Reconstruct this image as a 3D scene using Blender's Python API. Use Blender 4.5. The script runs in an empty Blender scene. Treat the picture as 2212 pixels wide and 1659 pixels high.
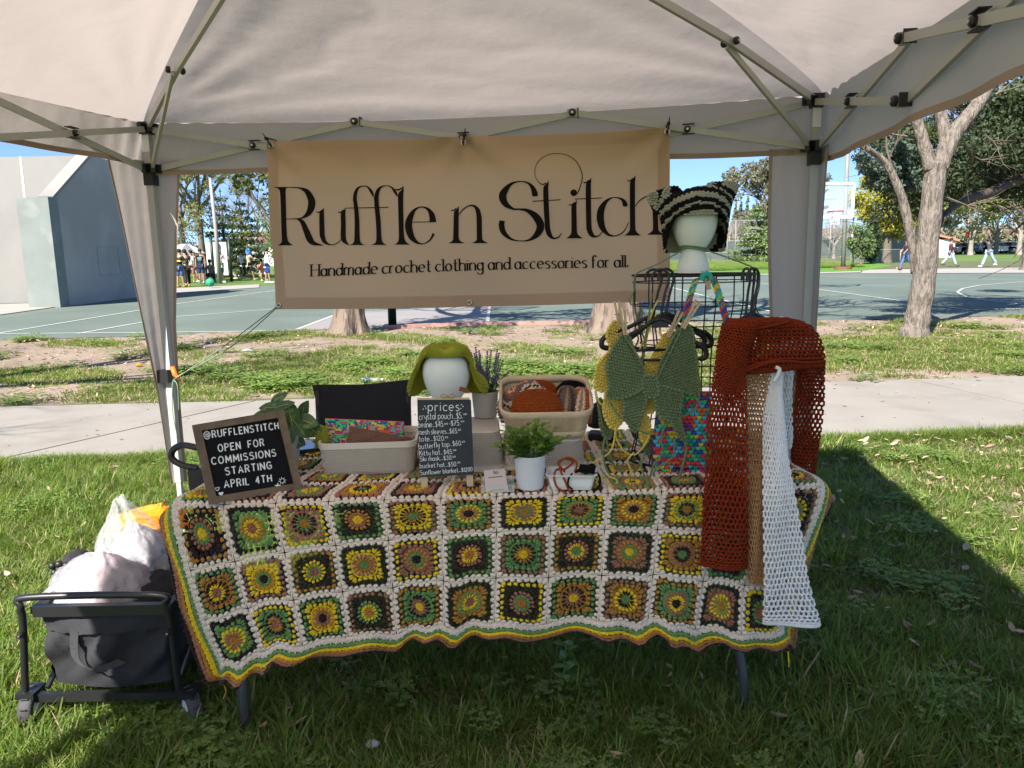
import bpy, math, random
import numpy as np
from mathutils import Vector, Matrix, noise as mnoise

# ------------------------------------------------------------------ camera, sky, sun, exposure
S = bpy.context.scene
F_PX, CAM_H, PITCH, ROLL = 1662.0, 1.45, math.radians(9.8), math.radians(1.0)
cam_d = bpy.data.cameras.new('camera'); cam = bpy.data.objects.new('camera', cam_d)
S.collection.objects.link(cam); S.camera = cam
cam_d.sensor_width = 36.0; cam_d.lens = F_PX / 2212.0 * 36.0
cam_d.clip_start = 0.05; cam_d.clip_end = 3000
_c, _s = math.cos(ROLL), math.sin(ROLL)
_X = Vector((1, 0, 0)); _U = Vector((0, math.sin(PITCH), math.cos(PITCH))); _Fw = Vector((0, math.cos(PITCH), -math.sin(PITCH)))
_r = _X * _c - _U * _s; _u = _X * _s + _U * _c; _b = -_Fw
cam.matrix_world = Matrix(((_r.x, _u.x, _b.x, 0), (_r.y, _u.y, _b.y, 0), (_r.z, _u.z, _b.z, CAM_H), (0, 0, 0, 1)))

SUN_AZ = math.atan2(-0.505, -0.863)      # direction towards the sun, seen from above
SUN_EL = math.radians(43.5)
world = bpy.data.worlds.new('World'); S.world = world; world.use_nodes = True
wn = world.node_tree; wn.nodes.clear()
sky = wn.nodes.new('ShaderNodeTexSky'); sky.sky_type = 'NISHITA'; sky.sun_disc = False
sky.sun_elevation = SUN_EL; sky.sun_rotation = SUN_AZ
sky.air_density = 0.38; sky.dust_density = 0.05; sky.ozone_density = 3.0
wbg = wn.nodes.new('ShaderNodeBackground'); wbg.inputs[1].default_value = 0.15
wo = wn.nodes.new('ShaderNodeOutputWorld')
gm_ = wn.nodes.new('ShaderNodeGamma'); gm_.inputs[1].default_value = 0.60          # the phone's tone curve holds the bright horizon
tn_ = wn.nodes.new('ShaderNodeMix'); tn_.data_type = 'RGBA'; tn_.blend_type = 'MULTIPLY'; tn_.inputs[0].default_value = 1.0; tn_.inputs[7].default_value = (0.62, .79, 1.0, 1)
wn.links.new(sky.outputs[0], gm_.inputs[0]); wn.links.new(gm_.outputs[0], tn_.inputs[6]); wn.links.new(tn_.outputs[2], wbg.inputs[0]); wn.links.new(wbg.outputs[0], wo.inputs[0])
sun_d = bpy.data.lights.new('sun', 'SUN'); sun = bpy.data.objects.new('sun', sun_d); S.collection.objects.link(sun)
sun_d.energy = 4.3; sun_d.angle = math.radians(0.5); sun_d.color = (1.0, 0.945, 0.86)
_sd = Vector((math.sin(SUN_AZ) * math.cos(SUN_EL), math.cos(SUN_AZ) * math.cos(SUN_EL), math.sin(SUN_EL)))
sun.rotation_euler = _sd.to_track_quat('Z', 'Y').to_euler()
S.view_settings.view_transform = 'Standard'; S.view_settings.look = 'None'
S.view_settings.gamma = 1.0; S.view_settings.use_curve_mapping = False
S.view_settings.exposure = 1.65
S.render.engine = 'CYCLES'
S.cycles.max_bounces = 7; S.cycles.diffuse_bounces = 4; S.cycles.transparent_max_bounces = 12
S.cycles.caustics_reflective = False; S.cycles.caustics_refractive = False
S.cycles.use_denoising = True

# ------------------------------------------------------------------ measuring helpers
def ray(px, py):
    a = (px - 1106) / F_PX; b = -(py - 829.5) / F_PX
    a, b = a * _c + b * _s, -a * _s + b * _c
    return np.array([a, math.cos(PITCH) + b * math.sin(PITCH), -math.sin(PITCH) + b * math.cos(PITCH)])
def gz(px, py, z=0.0):
    d = ray(px, py); t = (z - CAM_H) / d[2]; return np.array([d[0] * t, d[1] * t, z])
def at(px, py, y):
    d = ray(px, py); t = y / d[1]; return np.array([d[0] * t, y, CAM_H + d[2] * t])
def V(*a): return np.array(a, float)
RNG = np.random.default_rng(7); random.seed(7)
def nrm(v):
    v = np.asarray(v, float); n = np.linalg.norm(v); return v / n if n > 1e-12 else v

# ------------------------------------------------------------------ materials
_M = {}
def mat(name, col, rough=0.7, var=0.0, vscale=8.0, bump=0.0, bscale=60.0, metal=0.0, trans=0.0, tcol=None, spec=0.4,
        col2=None, c2scale=3.0, c2lo=0.45, c2hi=0.6, sheen=0.0, rnd=0.0, stretch=None, coord='Object', bdist=0.004, alpha=None):
    if name in _M: return _M[name]
    m = bpy.data.materials.new(name); m.use_nodes = True; nt = m.node_tree; N, L = nt.nodes, nt.links; N.clear()
    out = N.new('ShaderNodeOutputMaterial'); p = N.new('ShaderNodeBsdfPrincipled')
    tc = N.new('ShaderNodeTexCoord')
    if stretch:
        mp_ = N.new('ShaderNodeMapping'); mp_.inputs['Scale'].default_value = stretch; L.new(tc.outputs[coord], mp_.inputs['Vector']); CO = mp_.outputs[0]
    else: CO = tc.outputs[coord]
    rgb = N.new('ShaderNodeRGB'); rgb.outputs[0].default_value = (*col, 1); c = rgb.outputs[0]
    if col2 is not None:
        n2 = N.new('ShaderNodeTexNoise'); n2.inputs['Scale'].default_value = c2scale; n2.inputs['Detail'].default_value = 6
        L.new(CO, n2.inputs['Vector'])
        mr = N.new('ShaderNodeMapRange'); mr.inputs[1].default_value = c2lo; mr.inputs[2].default_value = c2hi
        L.new(n2.outputs['Fac'], mr.inputs[0])
        mx = N.new('ShaderNodeMix'); mx.data_type = 'RGBA'; mx.inputs[7].default_value = (*col2, 1)
        L.new(mr.outputs[0], mx.inputs[0]); L.new(c, mx.inputs[6]); c = mx.outputs[2]
    if var > 0:
        n1 = N.new('ShaderNodeTexNoise'); n1.inputs['Scale'].default_value = vscale; n1.inputs['Detail'].default_value = 5
        L.new(CO, n1.inputs['Vector'])
        mr = N.new('ShaderNodeMapRange'); mr.inputs[1].default_value = 0.25; mr.inputs[2].default_value = 0.75
        mr.inputs[3].default_value = 1 - var; mr.inputs[4].default_value = 1 + var
        L.new(n1.outputs['Fac'], mr.inputs[0])
        vm = N.new('ShaderNodeVectorMath'); vm.operation = 'SCALE'; L.new(c, vm.inputs[0]); L.new(mr.outputs[0], vm.inputs['Scale']); c = vm.outputs[0]
    if rnd > 0:
        oi = N.new('ShaderNodeObjectInfo'); mr = N.new('ShaderNodeMapRange'); mr.inputs[3].default_value = 1 - rnd; mr.inputs[4].default_value = 1 + rnd
        L.new(oi.outputs['Random'], mr.inputs[0])
        vm = N.new('ShaderNodeVectorMath'); vm.operation = 'SCALE'; L.new(c, vm.inputs[0]); L.new(mr.outputs[0], vm.inputs['Scale']); c = vm.outputs[0]
    L.new(c, p.inputs['Base Color'])
    p.inputs['Roughness'].default_value = rough; p.inputs['Metallic'].default_value = metal
    p.inputs['Specular IOR Level'].default_value = spec
    if sheen: p.inputs['Sheen Weight'].default_value = sheen
    nrm_out = None
    if bump > 0:
        nb = N.new('ShaderNodeTexNoise'); nb.inputs['Scale'].default_value = bscale; nb.inputs['Detail'].default_value = 4
        L.new(CO, nb.inputs['Vector'])
        b = N.new('ShaderNodeBump'); b.inputs['Strength'].default_value = bump; b.inputs['Distance'].default_value = bdist
        L.new(nb.outputs['Fac'], b.inputs['Height']); L.new(b.outputs[0], p.inputs['Normal']); nrm_out = b.outputs[0]
    surf = p.outputs[0]
    if trans > 0:
        t = N.new('ShaderNodeBsdfTranslucent'); ms = N.new('ShaderNodeMixShader'); ms.inputs[0].default_value = trans
        if tcol: t.inputs['Color'].default_value = (*tcol, 1)
        else: L.new(c, t.inputs['Color'])
        if nrm_out: L.new(nrm_out, t.inputs['Normal'])
        L.new(surf, ms.inputs[1]); L.new(t.outputs[0], ms.inputs[2]); surf = ms.outputs[0]
    if alpha is not None:
        tr = N.new('ShaderNodeBsdfTransparent'); ms = N.new('ShaderNodeMixShader'); ms.inputs[0].default_value = alpha
        L.new(tr.outputs[0], ms.inputs[1]); L.new(surf, ms.inputs[2]); surf = ms.outputs[0]
    L.new(surf, out.inputs['Surface'])
    _M[name] = m; return m

# ------------------------------------------------------------------ mesh building
class MB:
    def __init__(s): s.v = []; s.f = []; s.m = []; s.n = 0
    def add(s, v, f, mi=0):
        v = np.asarray(v, float).reshape(-1, 3)
        s.v.append(v)
        if isinstance(f, np.ndarray): s.f.extend((f + s.n).tolist()); k = len(f)
        else: s.f.extend([[i + s.n for i in q] for q in f]); k = len(f)
        s.m.extend([mi] * k if np.isscalar(mi) else list(mi)); s.n += len(v); return s
    def box(s, c, size, ax=None, mi=0):
        c = V(*c); h = V(*size) / 2
        A = np.eye(3) if ax is None else np.array([nrm(a) for a in ax])
        P = [c + A.T @ (h * V(i, j, k)) for i in (-1, 1) for j in (-1, 1) for k in (-1, 1)]
        return s.add(P, [(0, 1, 3, 2), (4, 6, 7, 5), (0, 4, 5, 1), (2, 3, 7, 6), (0, 2, 6, 4), (1, 5, 7, 3)], mi)
    def bar(s, a, b, w, h=None, up=(0, 0, 1), mi=0):
        a = V(*a); b = V(*b); h = h or w; d = nrm(b - a); up = V(*up)
        if abs(np.dot(d, nrm(up))) > .98: up = V(0, 1, 0)
        sd = nrm(np.cross(d, up)); u2 = np.cross(sd, d)
        return s.box((a + b) / 2, (np.linalg.norm(b - a), w, h), (d, sd, u2), mi)
    def tube(s, pts, r, n=8, closed=False, cap=True, mi=0, sx=1.0):
        P = np.asarray(pts, float); K = len(P)
        R = np.full(K, r, float) if np.isscalar(r) else np.asarray(r, float)
        if closed: T = np.roll(P, -1, 0) - np.roll(P, 1, 0)
        else: T = np.gradient(P, axis=0)
        T /= np.maximum(np.linalg.norm(T, axis=1, keepdims=True), 1e-9)
        u = np.cross(T[0], (0, 0, 1.)); 
        if np.linalg.norm(u) < .05: u = np.cross(T[0], (0, 1., 0))
        u = nrm(u); a = np.arange(n) * 2 * math.pi / n; vs = []
        for i in range(K):
            u = nrm(u - T[i] * np.dot(u, T[i])); w = np.cross(T[i], u)
            vs.append(P[i] + R[i] * (np.cos(a)[:, None] * u * sx + np.sin(a)[:, None] * w))
        vs = np.concatenate(vs); i, j = np.meshgrid(np.arange(K if closed else K - 1), np.arange(n), indexing='ij')
        i2 = (i + 1) % K; j2 = (j + 1) % n
        f = np.stack([i * n + j, i * n + j2, i2 * n + j2, i2 * n + j], -1).reshape(-1, 4)
        s.add(vs, f, mi)
        if cap and not closed:
            s.f.append([s.n - K * n + q for q in range(n)][::-1]); s.f.append([s.n - n + q for q in range(n)]); s.m += [mi, mi]
        return s
    def lathe(s, prof, c=(0, 0, 0), n=24, mi=0, sx=1, sy=1, ax=None):
        pr = np.asarray(prof, float); K = len(pr); a = np.arange(n) * 2 * math.pi / n
        vs = np.stack([pr[:, 0][:, None] * np.cos(a) * sx, pr[:, 0][:, None] * np.sin(a) * sy, np.repeat(pr[:, 1][:, None], n, 1)], -1).reshape(-1, 3)
        if ax is not None: vs = vs @ np.array(ax)
        i, j = np.meshgrid(np.arange(K - 1), np.arange(n), indexing='ij'); j2 = (j + 1) % n
        f = np.stack([i * n + j, i * n + j2, (i + 1) * n + j2, (i + 1) * n + j], -1).reshape(-1, 4)
        return s.add(vs + V(*c), f, mi)
    def grid(s, G, mi=0, wrap=False):
        G = np.asarray(G, float); a, b = G.shape[:2]
        i, j = np.meshgrid(np.arange(a - 1), np.arange(b if wrap else b - 1), indexing='ij'); j2 = (j + 1) % b
        f = np.stack([i * b + j, i * b + j2, (i + 1) * b + j2, (i + 1) * b + j], -1).reshape(-1, 4)
        return s.add(G.reshape(-1, 3), f, mi)
    def ell(s, c, r, n=12, m=8, mi=0, ax=None):
        t = np.linspace(0, math.pi, m + 1); prof = np.stack([np.sin(t), -np.cos(t)], 1)
        a = np.arange(n) * 2 * math.pi / n
        vs = np.stack([prof[:, 0][:, None] * np.cos(a), prof[:, 0][:, None] * np.sin(a), np.repeat(prof[:, 1][:, None], n, 1)], -1).reshape(-1, 3) * V(*([r] * 3 if np.isscalar(r) else r))
        if ax is not None: vs = vs @ np.array([nrm(q) for q in ax])
        i, j = np.meshgrid(np.arange(m), np.arange(n), indexing='ij'); j2 = (j + 1) % n
        f = np.stack([i * n + j, i * n + j2, (i + 1) * n + j2, (i + 1) * n + j], -1).reshape(-1, 4)
        return s.add(vs + V(*c), f, mi)
    def scatter(s, tv, tf, pos, mats, mi=0):     # template copied at pos with 3x3 row-axes
        pos = np.asarray(pos, float); K = len(pos)
        if K == 0: return s
        vs = np.einsum('vi,kij->kvj', tv, mats) + pos[:, None, :]
        f = (np.asarray(tf)[None] + (np.arange(K) * len(tv))[:, None, None]).reshape(-1, np.asarray(tf).shape[1])
        return s.add(vs.reshape(-1, 3), f, np.repeat(mi, len(tf)) if not np.isscalar(mi) else mi)

def link(o): S.collection.objects.link(o); return o
def mk(name, mb, mats, parent=None, smooth=False, uv=None):
    """one mesh object; built in world coordinates, origin at its base (or its parent's)"""
    v = np.concatenate(mb.v) if mb.v else np.zeros((0, 3))
    me = bpy.data.meshes.new(name)
    if parent is None:
        org = V((v[:, 0].min() + v[:, 0].max()) / 2, (v[:, 1].min() + v[:, 1].max()) / 2, v[:, 2].min())
    else: org = np.array(wloc(parent))
    v = v - org
    nf = len(mb.f); me.vertices.add(len(v)); me.vertices.foreach_set('co', v.astype(np.float32).ravel())
    ln = np.fromiter((len(f) for f in mb.f), np.int32, nf); tot = int(ln.sum())
    me.loops.add(tot); me.loops.foreach_set('vertex_index', np.fromiter((i for f in mb.f for i in f), np.int32, tot))
    me.polygons.add(nf); st = np.zeros(nf, np.int32); st[1:] = np.cumsum(ln)[:-1]
    me.polygons.foreach_set('loop_start', st); me.polygons.foreach_set('loop_total', ln)
    me.polygons.foreach_set('material_index', np.asarray(mb.m, np.int32))
    me.polygons.foreach_set('use_smooth', np.full(nf, bool(smooth)))
    me.update(calc_edges=True); me.validate()
    for m in (mats if isinstance(mats, (list, tuple)) else [mats]): me.materials.append(m)
    o = bpy.data.objects.new(name, me); link(o)
    if parent is None: o.location = org
    else: o.parent = parent
    return o
_W = {}
def wloc(o):
    p = Vector(o.location)
    while o.parent: o = o.parent; p = p + Vector(o.location)
    return p
def tag(o, label=None, cat=None, group=None, kind=None):
    if label: o['label'] = label
    if cat: o['category'] = cat
    if group: o['group'] = group
    if kind: o['kind'] = kind
    return o
def thing(name, loc, label, cat, group=None):
    o = bpy.data.objects.new(name, None); o.empty_display_size = .1; link(o); o.location = tuple(float(q) for q in loc)
    return tag(o, label, cat, group)
def dup(o, loc, rz=None, label=None, scale=None):
    r = o.copy(); link(r); r.location = loc
    if rz is not None: r.rotation_euler = (0, 0, rz)
    if scale is not None: r.scale = (scale,) * 3
    if label: r['label'] = label
    for ch in list(o.children):
        c = ch.copy(); link(c); c.parent = r
        for g in list(ch.children):
            d = g.copy(); link(d); d.parent = c
    return r
def catmull(P, k=8, closed=False):
    P = np.asarray(P, float); n = len(P)
    if n < 3 and not closed:
        t = np.linspace(0, 1, k + 1)[:, None]; return P[0] * (1 - t) + P[-1] * t
    out = []; rng = range(n) if closed else range(n - 1)
    for i in rng:
        if closed: a, b, c, d = P[(i - 1) % n], P[i], P[(i + 1) % n], P[(i + 2) % n]
        else: a, b, c, d = P[max(i - 1, 0)], P[i], P[i + 1], P[min(i + 2, n - 1)]
        t = np.linspace(0, 1, k, endpoint=False)[:, None]
        out.append(.5 * (2 * b + (c - a) * t + (2 * a - 5 * b + 4 * c - d) * t * t + (3 * b - a - 3 * c + d) * t ** 3))
    if not closed: out.append(P[-1:])
    return np.concatenate(out)
def fbm(x, y, sc=1.0, seed=0.0, oct=4):
    v = np.zeros(np.broadcast(x, y).shape); a = 1.0
    for o in range(oct):
        f = sc * 2 ** o; q = seed * 7.3 + o * 1.7
        v = v + a * (np.sin(x * f * 1.0 + y * f * .37 + q) * np.cos(y * f * .93 - x * f * .29 + q * 1.3) + .5 * np.sin((x * .71 + y * .83) * f * 1.9 + q * 2.1))
        a *= .5
    return v / 2.2

# ------------------------------------------------------------------ ground, path, court
def lin(r, g, b):
    f = lambda c: (c / 255 / 12.92) if c <= 10 else ((c / 255 + .055) / 1.055) ** 2.4
    return (f(r), f(g), f(b))
def struct(name, mb, m, parent=None, smooth=False):
    o = mk(name, mb, m, parent, smooth)
    if parent is None: o['kind'] = 'structure'
    return o
def poly(mb, pts, z, th=0.0, mi=0):
    pts = [V(p[0], p[1], z) for p in pts]; n = len(pts); mb.add(pts, [list(range(n))], mi)
    if th:
        b = [p - V(0, 0, th) for p in pts]
        for i in range(n):
            j = (i + 1) % n; mb.add([pts[i], b[i], b[j], pts[j]], [(0, 1, 2, 3)], mi)
    return mb
def ccw(p):
    a = sum(p[i][0] * p[(i + 1) % len(p)][1] - p[(i + 1) % len(p)][0] * p[i][1] for i in range(len(p)))
    return p if a > 0 else p[::-1]

m_soil = mat('soil', (.15, .115, .08), .95, .35, 6, .8, 40, col2=(.075, .10, .03), c2scale=1.7, c2lo=.35, c2hi=.6, bdist=.02)
m_field = mat('field_grass', (.085, .15, .028), .9, .25, .25, .5, 20, col2=(.12, .15, .04), c2scale=.08, bdist=.03)
m_dirt = mat('packed_dirt', (.25, .19, .145), .95, .22, 1.3, .8, 25, col2=(.17, .15, .08), c2scale=.9, c2lo=.5, c2hi=.72, bdist=.02)
m_conc = mat('sidewalk_concrete', (.25, .228, .20), .9, .10, 1.1, .35, 120, col2=(.21, .187, .162), c2scale=2.4, c2lo=.5, c2hi=.75, bdist=.002)
m_court = mat('court_paint', (.102, .13, .108), .8, .08, .35, .2, 60, col2=(.118, .145, .122), c2scale=.5, bdist=.002)
m_key = mat('court_key_paint', (.24, .222, .215), .8, .1, .6, .2, 60, bdist=.002)
m_line = mat('court_line_paint', (.5, .5, .48), .75, .1, 3)

g = MB(); poly(g, [(-900, -60), (900, -60), (900, 1500), (-900, 1500)], -.012)
struct('ground', g, m_field)
g = MB()
nx, ny = 60, 50
X, Y = np.meshgrid(np.linspace(-7, 8, nx), np.linspace(-1.5, 6.4, ny), indexing='ij')
g.grid(np.stack([X, Y, -.004 + .012 * fbm(X, Y, 2.2, 3)], -1)[:, ::-1][:, ::-1]); 
struct('lawn', g, m_soil, smooth=True)
# the dirt verge between path and court
court_near = [gz(-500, 748), gz(0, 735), gz(300, 727), gz(700, 711), gz(1100, 706), gz(1780, 693), gz(2212, 681), gz(2700, 668)]
court_near = [(p[0], p[1]) for p in court_near]
court_near[0] = (-16, 13.4); court_near[-1] = (17, 16.0)
walk_near = [(-12, 4.8), (-3.7, 5.36), (-2.4, 5.45), (2.33, 5.62), (3.95, 5.79), (12, 6.6)]
walk_far = [(-12, 7.2), (-5.04, 7.42), (-3.2, 7.46), (3.4, 8.02), (5.5, 8.17), (12, 8.6)]
nx = 120; ny = 40
xs = np.linspace(-16, 17, nx)
y0 = np.interp(xs, [p[0] for p in walk_far], [p[1] for p in walk_far]) - .2
y1 = np.interp(xs, [p[0] for p in court_near], [p[1] for p in court_near]) + .2
tt = np.linspace(0, 1, ny); Yv = y0[:, None] * (1 - tt) + y1[:, None] * tt; Xv = np.repeat(xs[:, None], ny, 1)
g = MB(); g.grid(np.stack([Xv, Yv, -.002 + .014 * fbm(Xv, Yv, 1.6, 5)], -1)); struct('dirt_verge', g, m_dirt, smooth=True)

# concrete path: slabs as pieces with recessed joints
path = bpy.data.objects.new('path', None); link(path); path.location = (0, 6.5, 0); path['kind'] = 'structure'
def wy(x, e): return float(np.interp(x, [p[0] for p in e], [p[1] for p in e]))
jt = [((-12, 4.8), (-11.6, 7.2))]
a, b = gz(400, 965), gz(650, 905)
# joints measured in the picture: one runs from (350,1000) to (660,915), one from (2212,880) back to (2030,832)
j1 = (gz(330, 1003), gz(700, 903)); j2 = (gz(2330, 905), gz(1975, 823))
def slab(x0n, x0f, x1n, x1f):
    mb = MB(); gp = .012
    pn = [(x0n + gp, wy(x0n, walk_near)), (x1n - gp, wy(x1n, walk_near))]
    pf = [(x1f - gp, wy(x1f, walk_far)), (x0f + gp, wy(x0f, walk_far))]
    poly(mb, pn + pf, .03, .05); return mk('slab', mb, m_conc, path)
jn = [(-11.5, -11.5), (-7.6, -7.2), (-4.1, -3.6), (float(j1[0][0]) + .2, float(j1[1][0])), (0.9, 1.0), (float(j2[0][0]), float(j2[1][0])), (8.3, 8.0), (11.8, 11.8)]
jn = [(-11.5, -11.5), (-7.4, -6.9), (-3.75, -2.55), (0.35, .75), (4.75, 4.25), (8.3, 8.0), (11.8, 11.8)]
for (a0, a1), (b0, b1) in zip(jn[:-1], jn[1:]): slab(a0, a1, b0, b1)
g = MB(); poly(g, [(-11.5, wy(-11.5, walk_near) + .03), (11.8, wy(11.8, walk_near) + .03), (11.8, wy(11.8, walk_far) - .03), (-11.5, wy(-11.5, walk_far) - .03)], .012)
mk('joint_bed', g, m_soil, path)

# court
far = [gz(2700, 572), gz(2212, 583), gz(1900, 590), gz(1700, 595), gz(1400, 603)]
g = MB(); pts = court_near + [(40, 16), (60, 44), (30, 45), (17.6, 43.5), (-6, 38.5), (-13, 37.2), (-32, 35), (-34, 13)]
poly(g, ccw(pts), .004); struct('court', g, m_court)
g = MB(); poly(g, ccw([gz(640, 713.5)[:2], gz(732, 678)[:2], gz(1058, 662)[:2], gz(1053, 699.5)[:2], gz(800, 706.5)[:2]]), .008)
struct('court_key', g, m_key)
def line_poly(mb, P, w, z):
    P = [V(p[0], p[1], z) for p in P]
    for a, b in zip(P[:-1], P[1:]):
        d = nrm(b - a); n = V(-d[1], d[0], 0) * w / 2; mb.add([a - n, b - n, b + n, a + n], [(0, 1, 2, 3)])
D = lambda *p: [gz(*q) for q in p]
lines = [D((-60, 722.5), (0, 721.8), (334, 719), (595, 715.6), (700, 712), (1273, 695.5)),
         D((-20, 724), (0, 720.5), (327, 666.6), (377, 657.7), (592, 628), (640, 622)),
         D((169, 721.5), (331, 693), (379, 685), (595, 668), (735, 657)),
         D((640, 713), (732, 678), (790, 655)), D((1053, 699.5), (1058, 660), (1060, 640)), D((735, 677), (1058, 662)),
         D((1370, 604), (1448, 621), (1530, 642), (1610, 660.5), (1699, 682)), D((1448, 596), (1543, 603.6), (1697, 617), (1775, 627), (1960, 652.6), (2093, 670.5), (2212, 667.5), (2300, 660)),
         D((1600, 593.5), (1690, 595.5), (1870, 600), (2212, 606)), D((2212, 609), (2117, 617), (2080, 624), (2067, 632), (2087, 642), (2130, 650), (2212, 658.6)),
         D((375, 634), (470, 628), (560, 620)), D((590, 630.5), (520, 633))]
for k, l in enumerate(lines):
    g = MB(); line_poly(g, l, .07, .012 + .0006 * k); struct('court_line', g, m_line)
# pale concrete bands round the far side and beside the wall
m_pad = mat('court_apron_concrete', (.30, .28, .255), .9, .08, .6, .2, 60)
g = MB(); poly(g, ccw([gz(1860, 583.5)[:2], gz(2300, 577)[:2], gz(2300, 590)[:2], gz(1860, 591.5)[:2]]), .024); struct('court_apron', g, m_pad)
g = MB(); poly(g, ccw([gz(1440, 595)[:2], gz(1862, 585)[:2], gz(1862, 589)[:2], gz(1440, 600)[:2]]), .024); struct('court_apron', g, m_pad)
g = MB(); poly(g, ccw([gz(372, 624)[:2], gz(560, 615)[:2], gz(560, 622)[:2], gz(372, 634)[:2]]), .024); struct('court_apron', g, m_pad)
g = MB(); poly(g, ccw([gz(-300, 668)[:2], gz(-300, 690)[:2], gz(0, 681.5)[:2], gz(126, 663.5)[:2], gz(120, 655)[:2]]), .024); struct('court_apron', g, m_pad)
# red kerb behind the post
m_kerb = mat('kerb_red_paint', (.36, .2, .17), .85, .2, 5)
g = MB()
for a, b in zip([(828, 711.5), (930, 706), (1060, 702.5)], [(930, 706), (1060, 702.5), (1275, 700)]):
    g.bar(gz(*a) + V(0, 0, .03), gz(*b) + V(0, 0, .03), .12, .08)
struct('kerb', g, m_kerb)

# ------------------------------------------------------------------ grass, clover and leaves: geometry nodes over measured patches
def proto(name, mb, mats, smooth=False):
    o = mk(name, mb, mats, None, smooth); S.collection.objects.unlink(o); o.location = (0, 0, 0)
    return o
def gn_scatter(name, protos, P, rz, sc, tilt=None, label=None, cat=None):
    col = bpy.data.collections.new(name + '_pieces')
    for p in protos: col.objects.link(p)
    me = bpy.data.meshes.new(name); n = len(P); me.vertices.add(n); me.vertices.foreach_set('co', np.asarray(P, np.float32).ravel())
    rot = np.zeros((n, 3), np.float32); rot[:, 2] = rz
    if tilt is not None: rot[:, 0] = tilt[:, 0]; rot[:, 1] = tilt[:, 1]
    a = me.attributes.new('rot', 'FLOAT_VECTOR', 'POINT'); a.data.foreach_set('vector', rot.ravel())
    a = me.attributes.new('sc', 'FLOAT', 'POINT'); a.data.foreach_set('value', np.asarray(sc, np.float32))
    a = me.attributes.new('idx', 'INT', 'POINT'); a.data.foreach_set('value', RNG.integers(0, len(protos), n).astype(np.int32))
    o = bpy.data.objects.new(name, me); link(o)
    ng = bpy.data.node_groups.new(name + '_nodes', 'GeometryNodeTree')
    ng.interface.new_socket('Geometry', in_out='INPUT', socket_type='NodeSocketGeometry'); ng.interface.new_socket('Geometry', in_out='OUTPUT', socket_type='NodeSocketGeometry')
    N, L = ng.nodes, ng.links
    i = N.new('NodeGroupInput'); out = N.new('NodeGroupOutput'); ci = N.new('GeometryNodeCollectionInfo'); ci.inputs[0].default_value = col
    ci.inputs[1].default_value = True; ci.inputs[2].default_value = True
    ip = N.new('GeometryNodeInstanceOnPoints')
    def at_(nm, ty):
        q = N.new('GeometryNodeInputNamedAttribute'); q.data_type = ty; q.inputs[0].default_value = nm; return [s for s in q.outputs if s.enabled][0]
    L.new(i.outputs[0], ip.inputs['Points']); L.new(ci.outputs[0], ip.inputs['Instance']); ip.inputs['Pick Instance'].default_value = True
    L.new(at_('idx', 'INT'), ip.inputs['Instance Index'])
    e = N.new('FunctionNodeEulerToRotation'); L.new(at_('rot', 'FLOAT_VECTOR'), e.inputs[0]); L.new(e.outputs[0], ip.inputs['Rotation'])
    L.new(at_('sc', 'FLOAT'), ip.inputs['Scale']); L.new(ip.outputs[0], out.inputs[0])
    md = o.modifiers.new('scatter', 'NODES'); md.node_group = ng
    tag(o, label, cat, kind='stuff'); return o

m_blade = mat('grass_blade', (.10, .165, .028), .55, .3, 3, trans=.4, tcol=(.32, .47, .05), rnd=.4, spec=.3)
m_blade2 = mat('grass_blade_yellowish', (.19, .215, .055), .6, .25, 3, trans=.4, tcol=(.40, .45, .08), rnd=.35, spec=.3)
m_dry = mat('dry_blade', (.34, .27, .15), .8, .2, 4, trans=.2)
m_clover = mat('clover_leaf', (.17, .25, .06), .6, .2, 3, trans=.35, tcol=(.38, .5, .08), rnd=.35)
m_leaf = mat('fallen_leaf', (.33, .235, .16), .8, .25, 20, rnd=.5)
def blade(mb, x, y, h, w, az, lean, mi=0, curl=.5):
    d = V(math.cos(az), math.sin(az), 0); sd = V(-d[1], d[0], 0)
    pts = []; 
    for t in (0, .4, .75, 1.0):
        pts.append(V(x, y, 0) + d * h * lean * (t ** (1 + curl)) + V(0, 0, h * (t - .28 * lean * t * t)))
    ws = (w, w * .85, w * .5, 0)
    v = []
    for p, q in zip(pts[:3], ws[:3]): v += [p - sd * q / 2, p + sd * q / 2]
    v.append(pts[3]); mb.add(v, [(0, 1, 3, 2), (2, 3, 5, 4), (4, 5, 6)], mi)
def clump(seed, n, rad, h, w, lean, dry=.03):
    r = random.Random(seed); mb = MB()
    for k in range(n):
        a = r.uniform(0, 6.28); q = rad * math.sqrt(r.random())
        blade(mb, q * math.cos(a), q * math.sin(a), h * r.uniform(.5, 1.25), w * r.uniform(.7, 1.3), a + r.gauss(0, 1.0), lean * r.uniform(.4, 1.7), 2 if r.random() < dry else (1 if r.random() < .25 else 0), r.uniform(.2, 1))
    return mb
def clover(seed, n, rad, size):
    r = random.Random(seed); mb = MB()
    for k in range(n):
        a = r.uniform(0, 6.28); q = rad * math.sqrt(r.random()); x, y = q * math.cos(a), q * math.sin(a); h = r.uniform(.01, .06) * size / .02
        t0 = r.uniform(0, 6.28); tl = r.uniform(-.35, .35)
        for j in range(3):
            b = t0 + j * 2.094; s_ = size * r.uniform(.8, 1.2); d = V(math.cos(b), math.sin(b), tl); e = V(-math.sin(b), math.cos(b), .1)
            o_ = V(x, y, h); mb.add([o_, o_ + d * s_ * .55 - e * s_ * .42, o_ + d * s_, o_ + d * s_ * .55 + e * s_ * .42], [(0, 1, 2, 3)], 0)
    return mb
gm = [m_blade, m_blade2, m_dry]
tall = [proto('grass_tuft', clump(k, 34, .07, .085, .0052, .75), gm) for k in range(6)]
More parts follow.
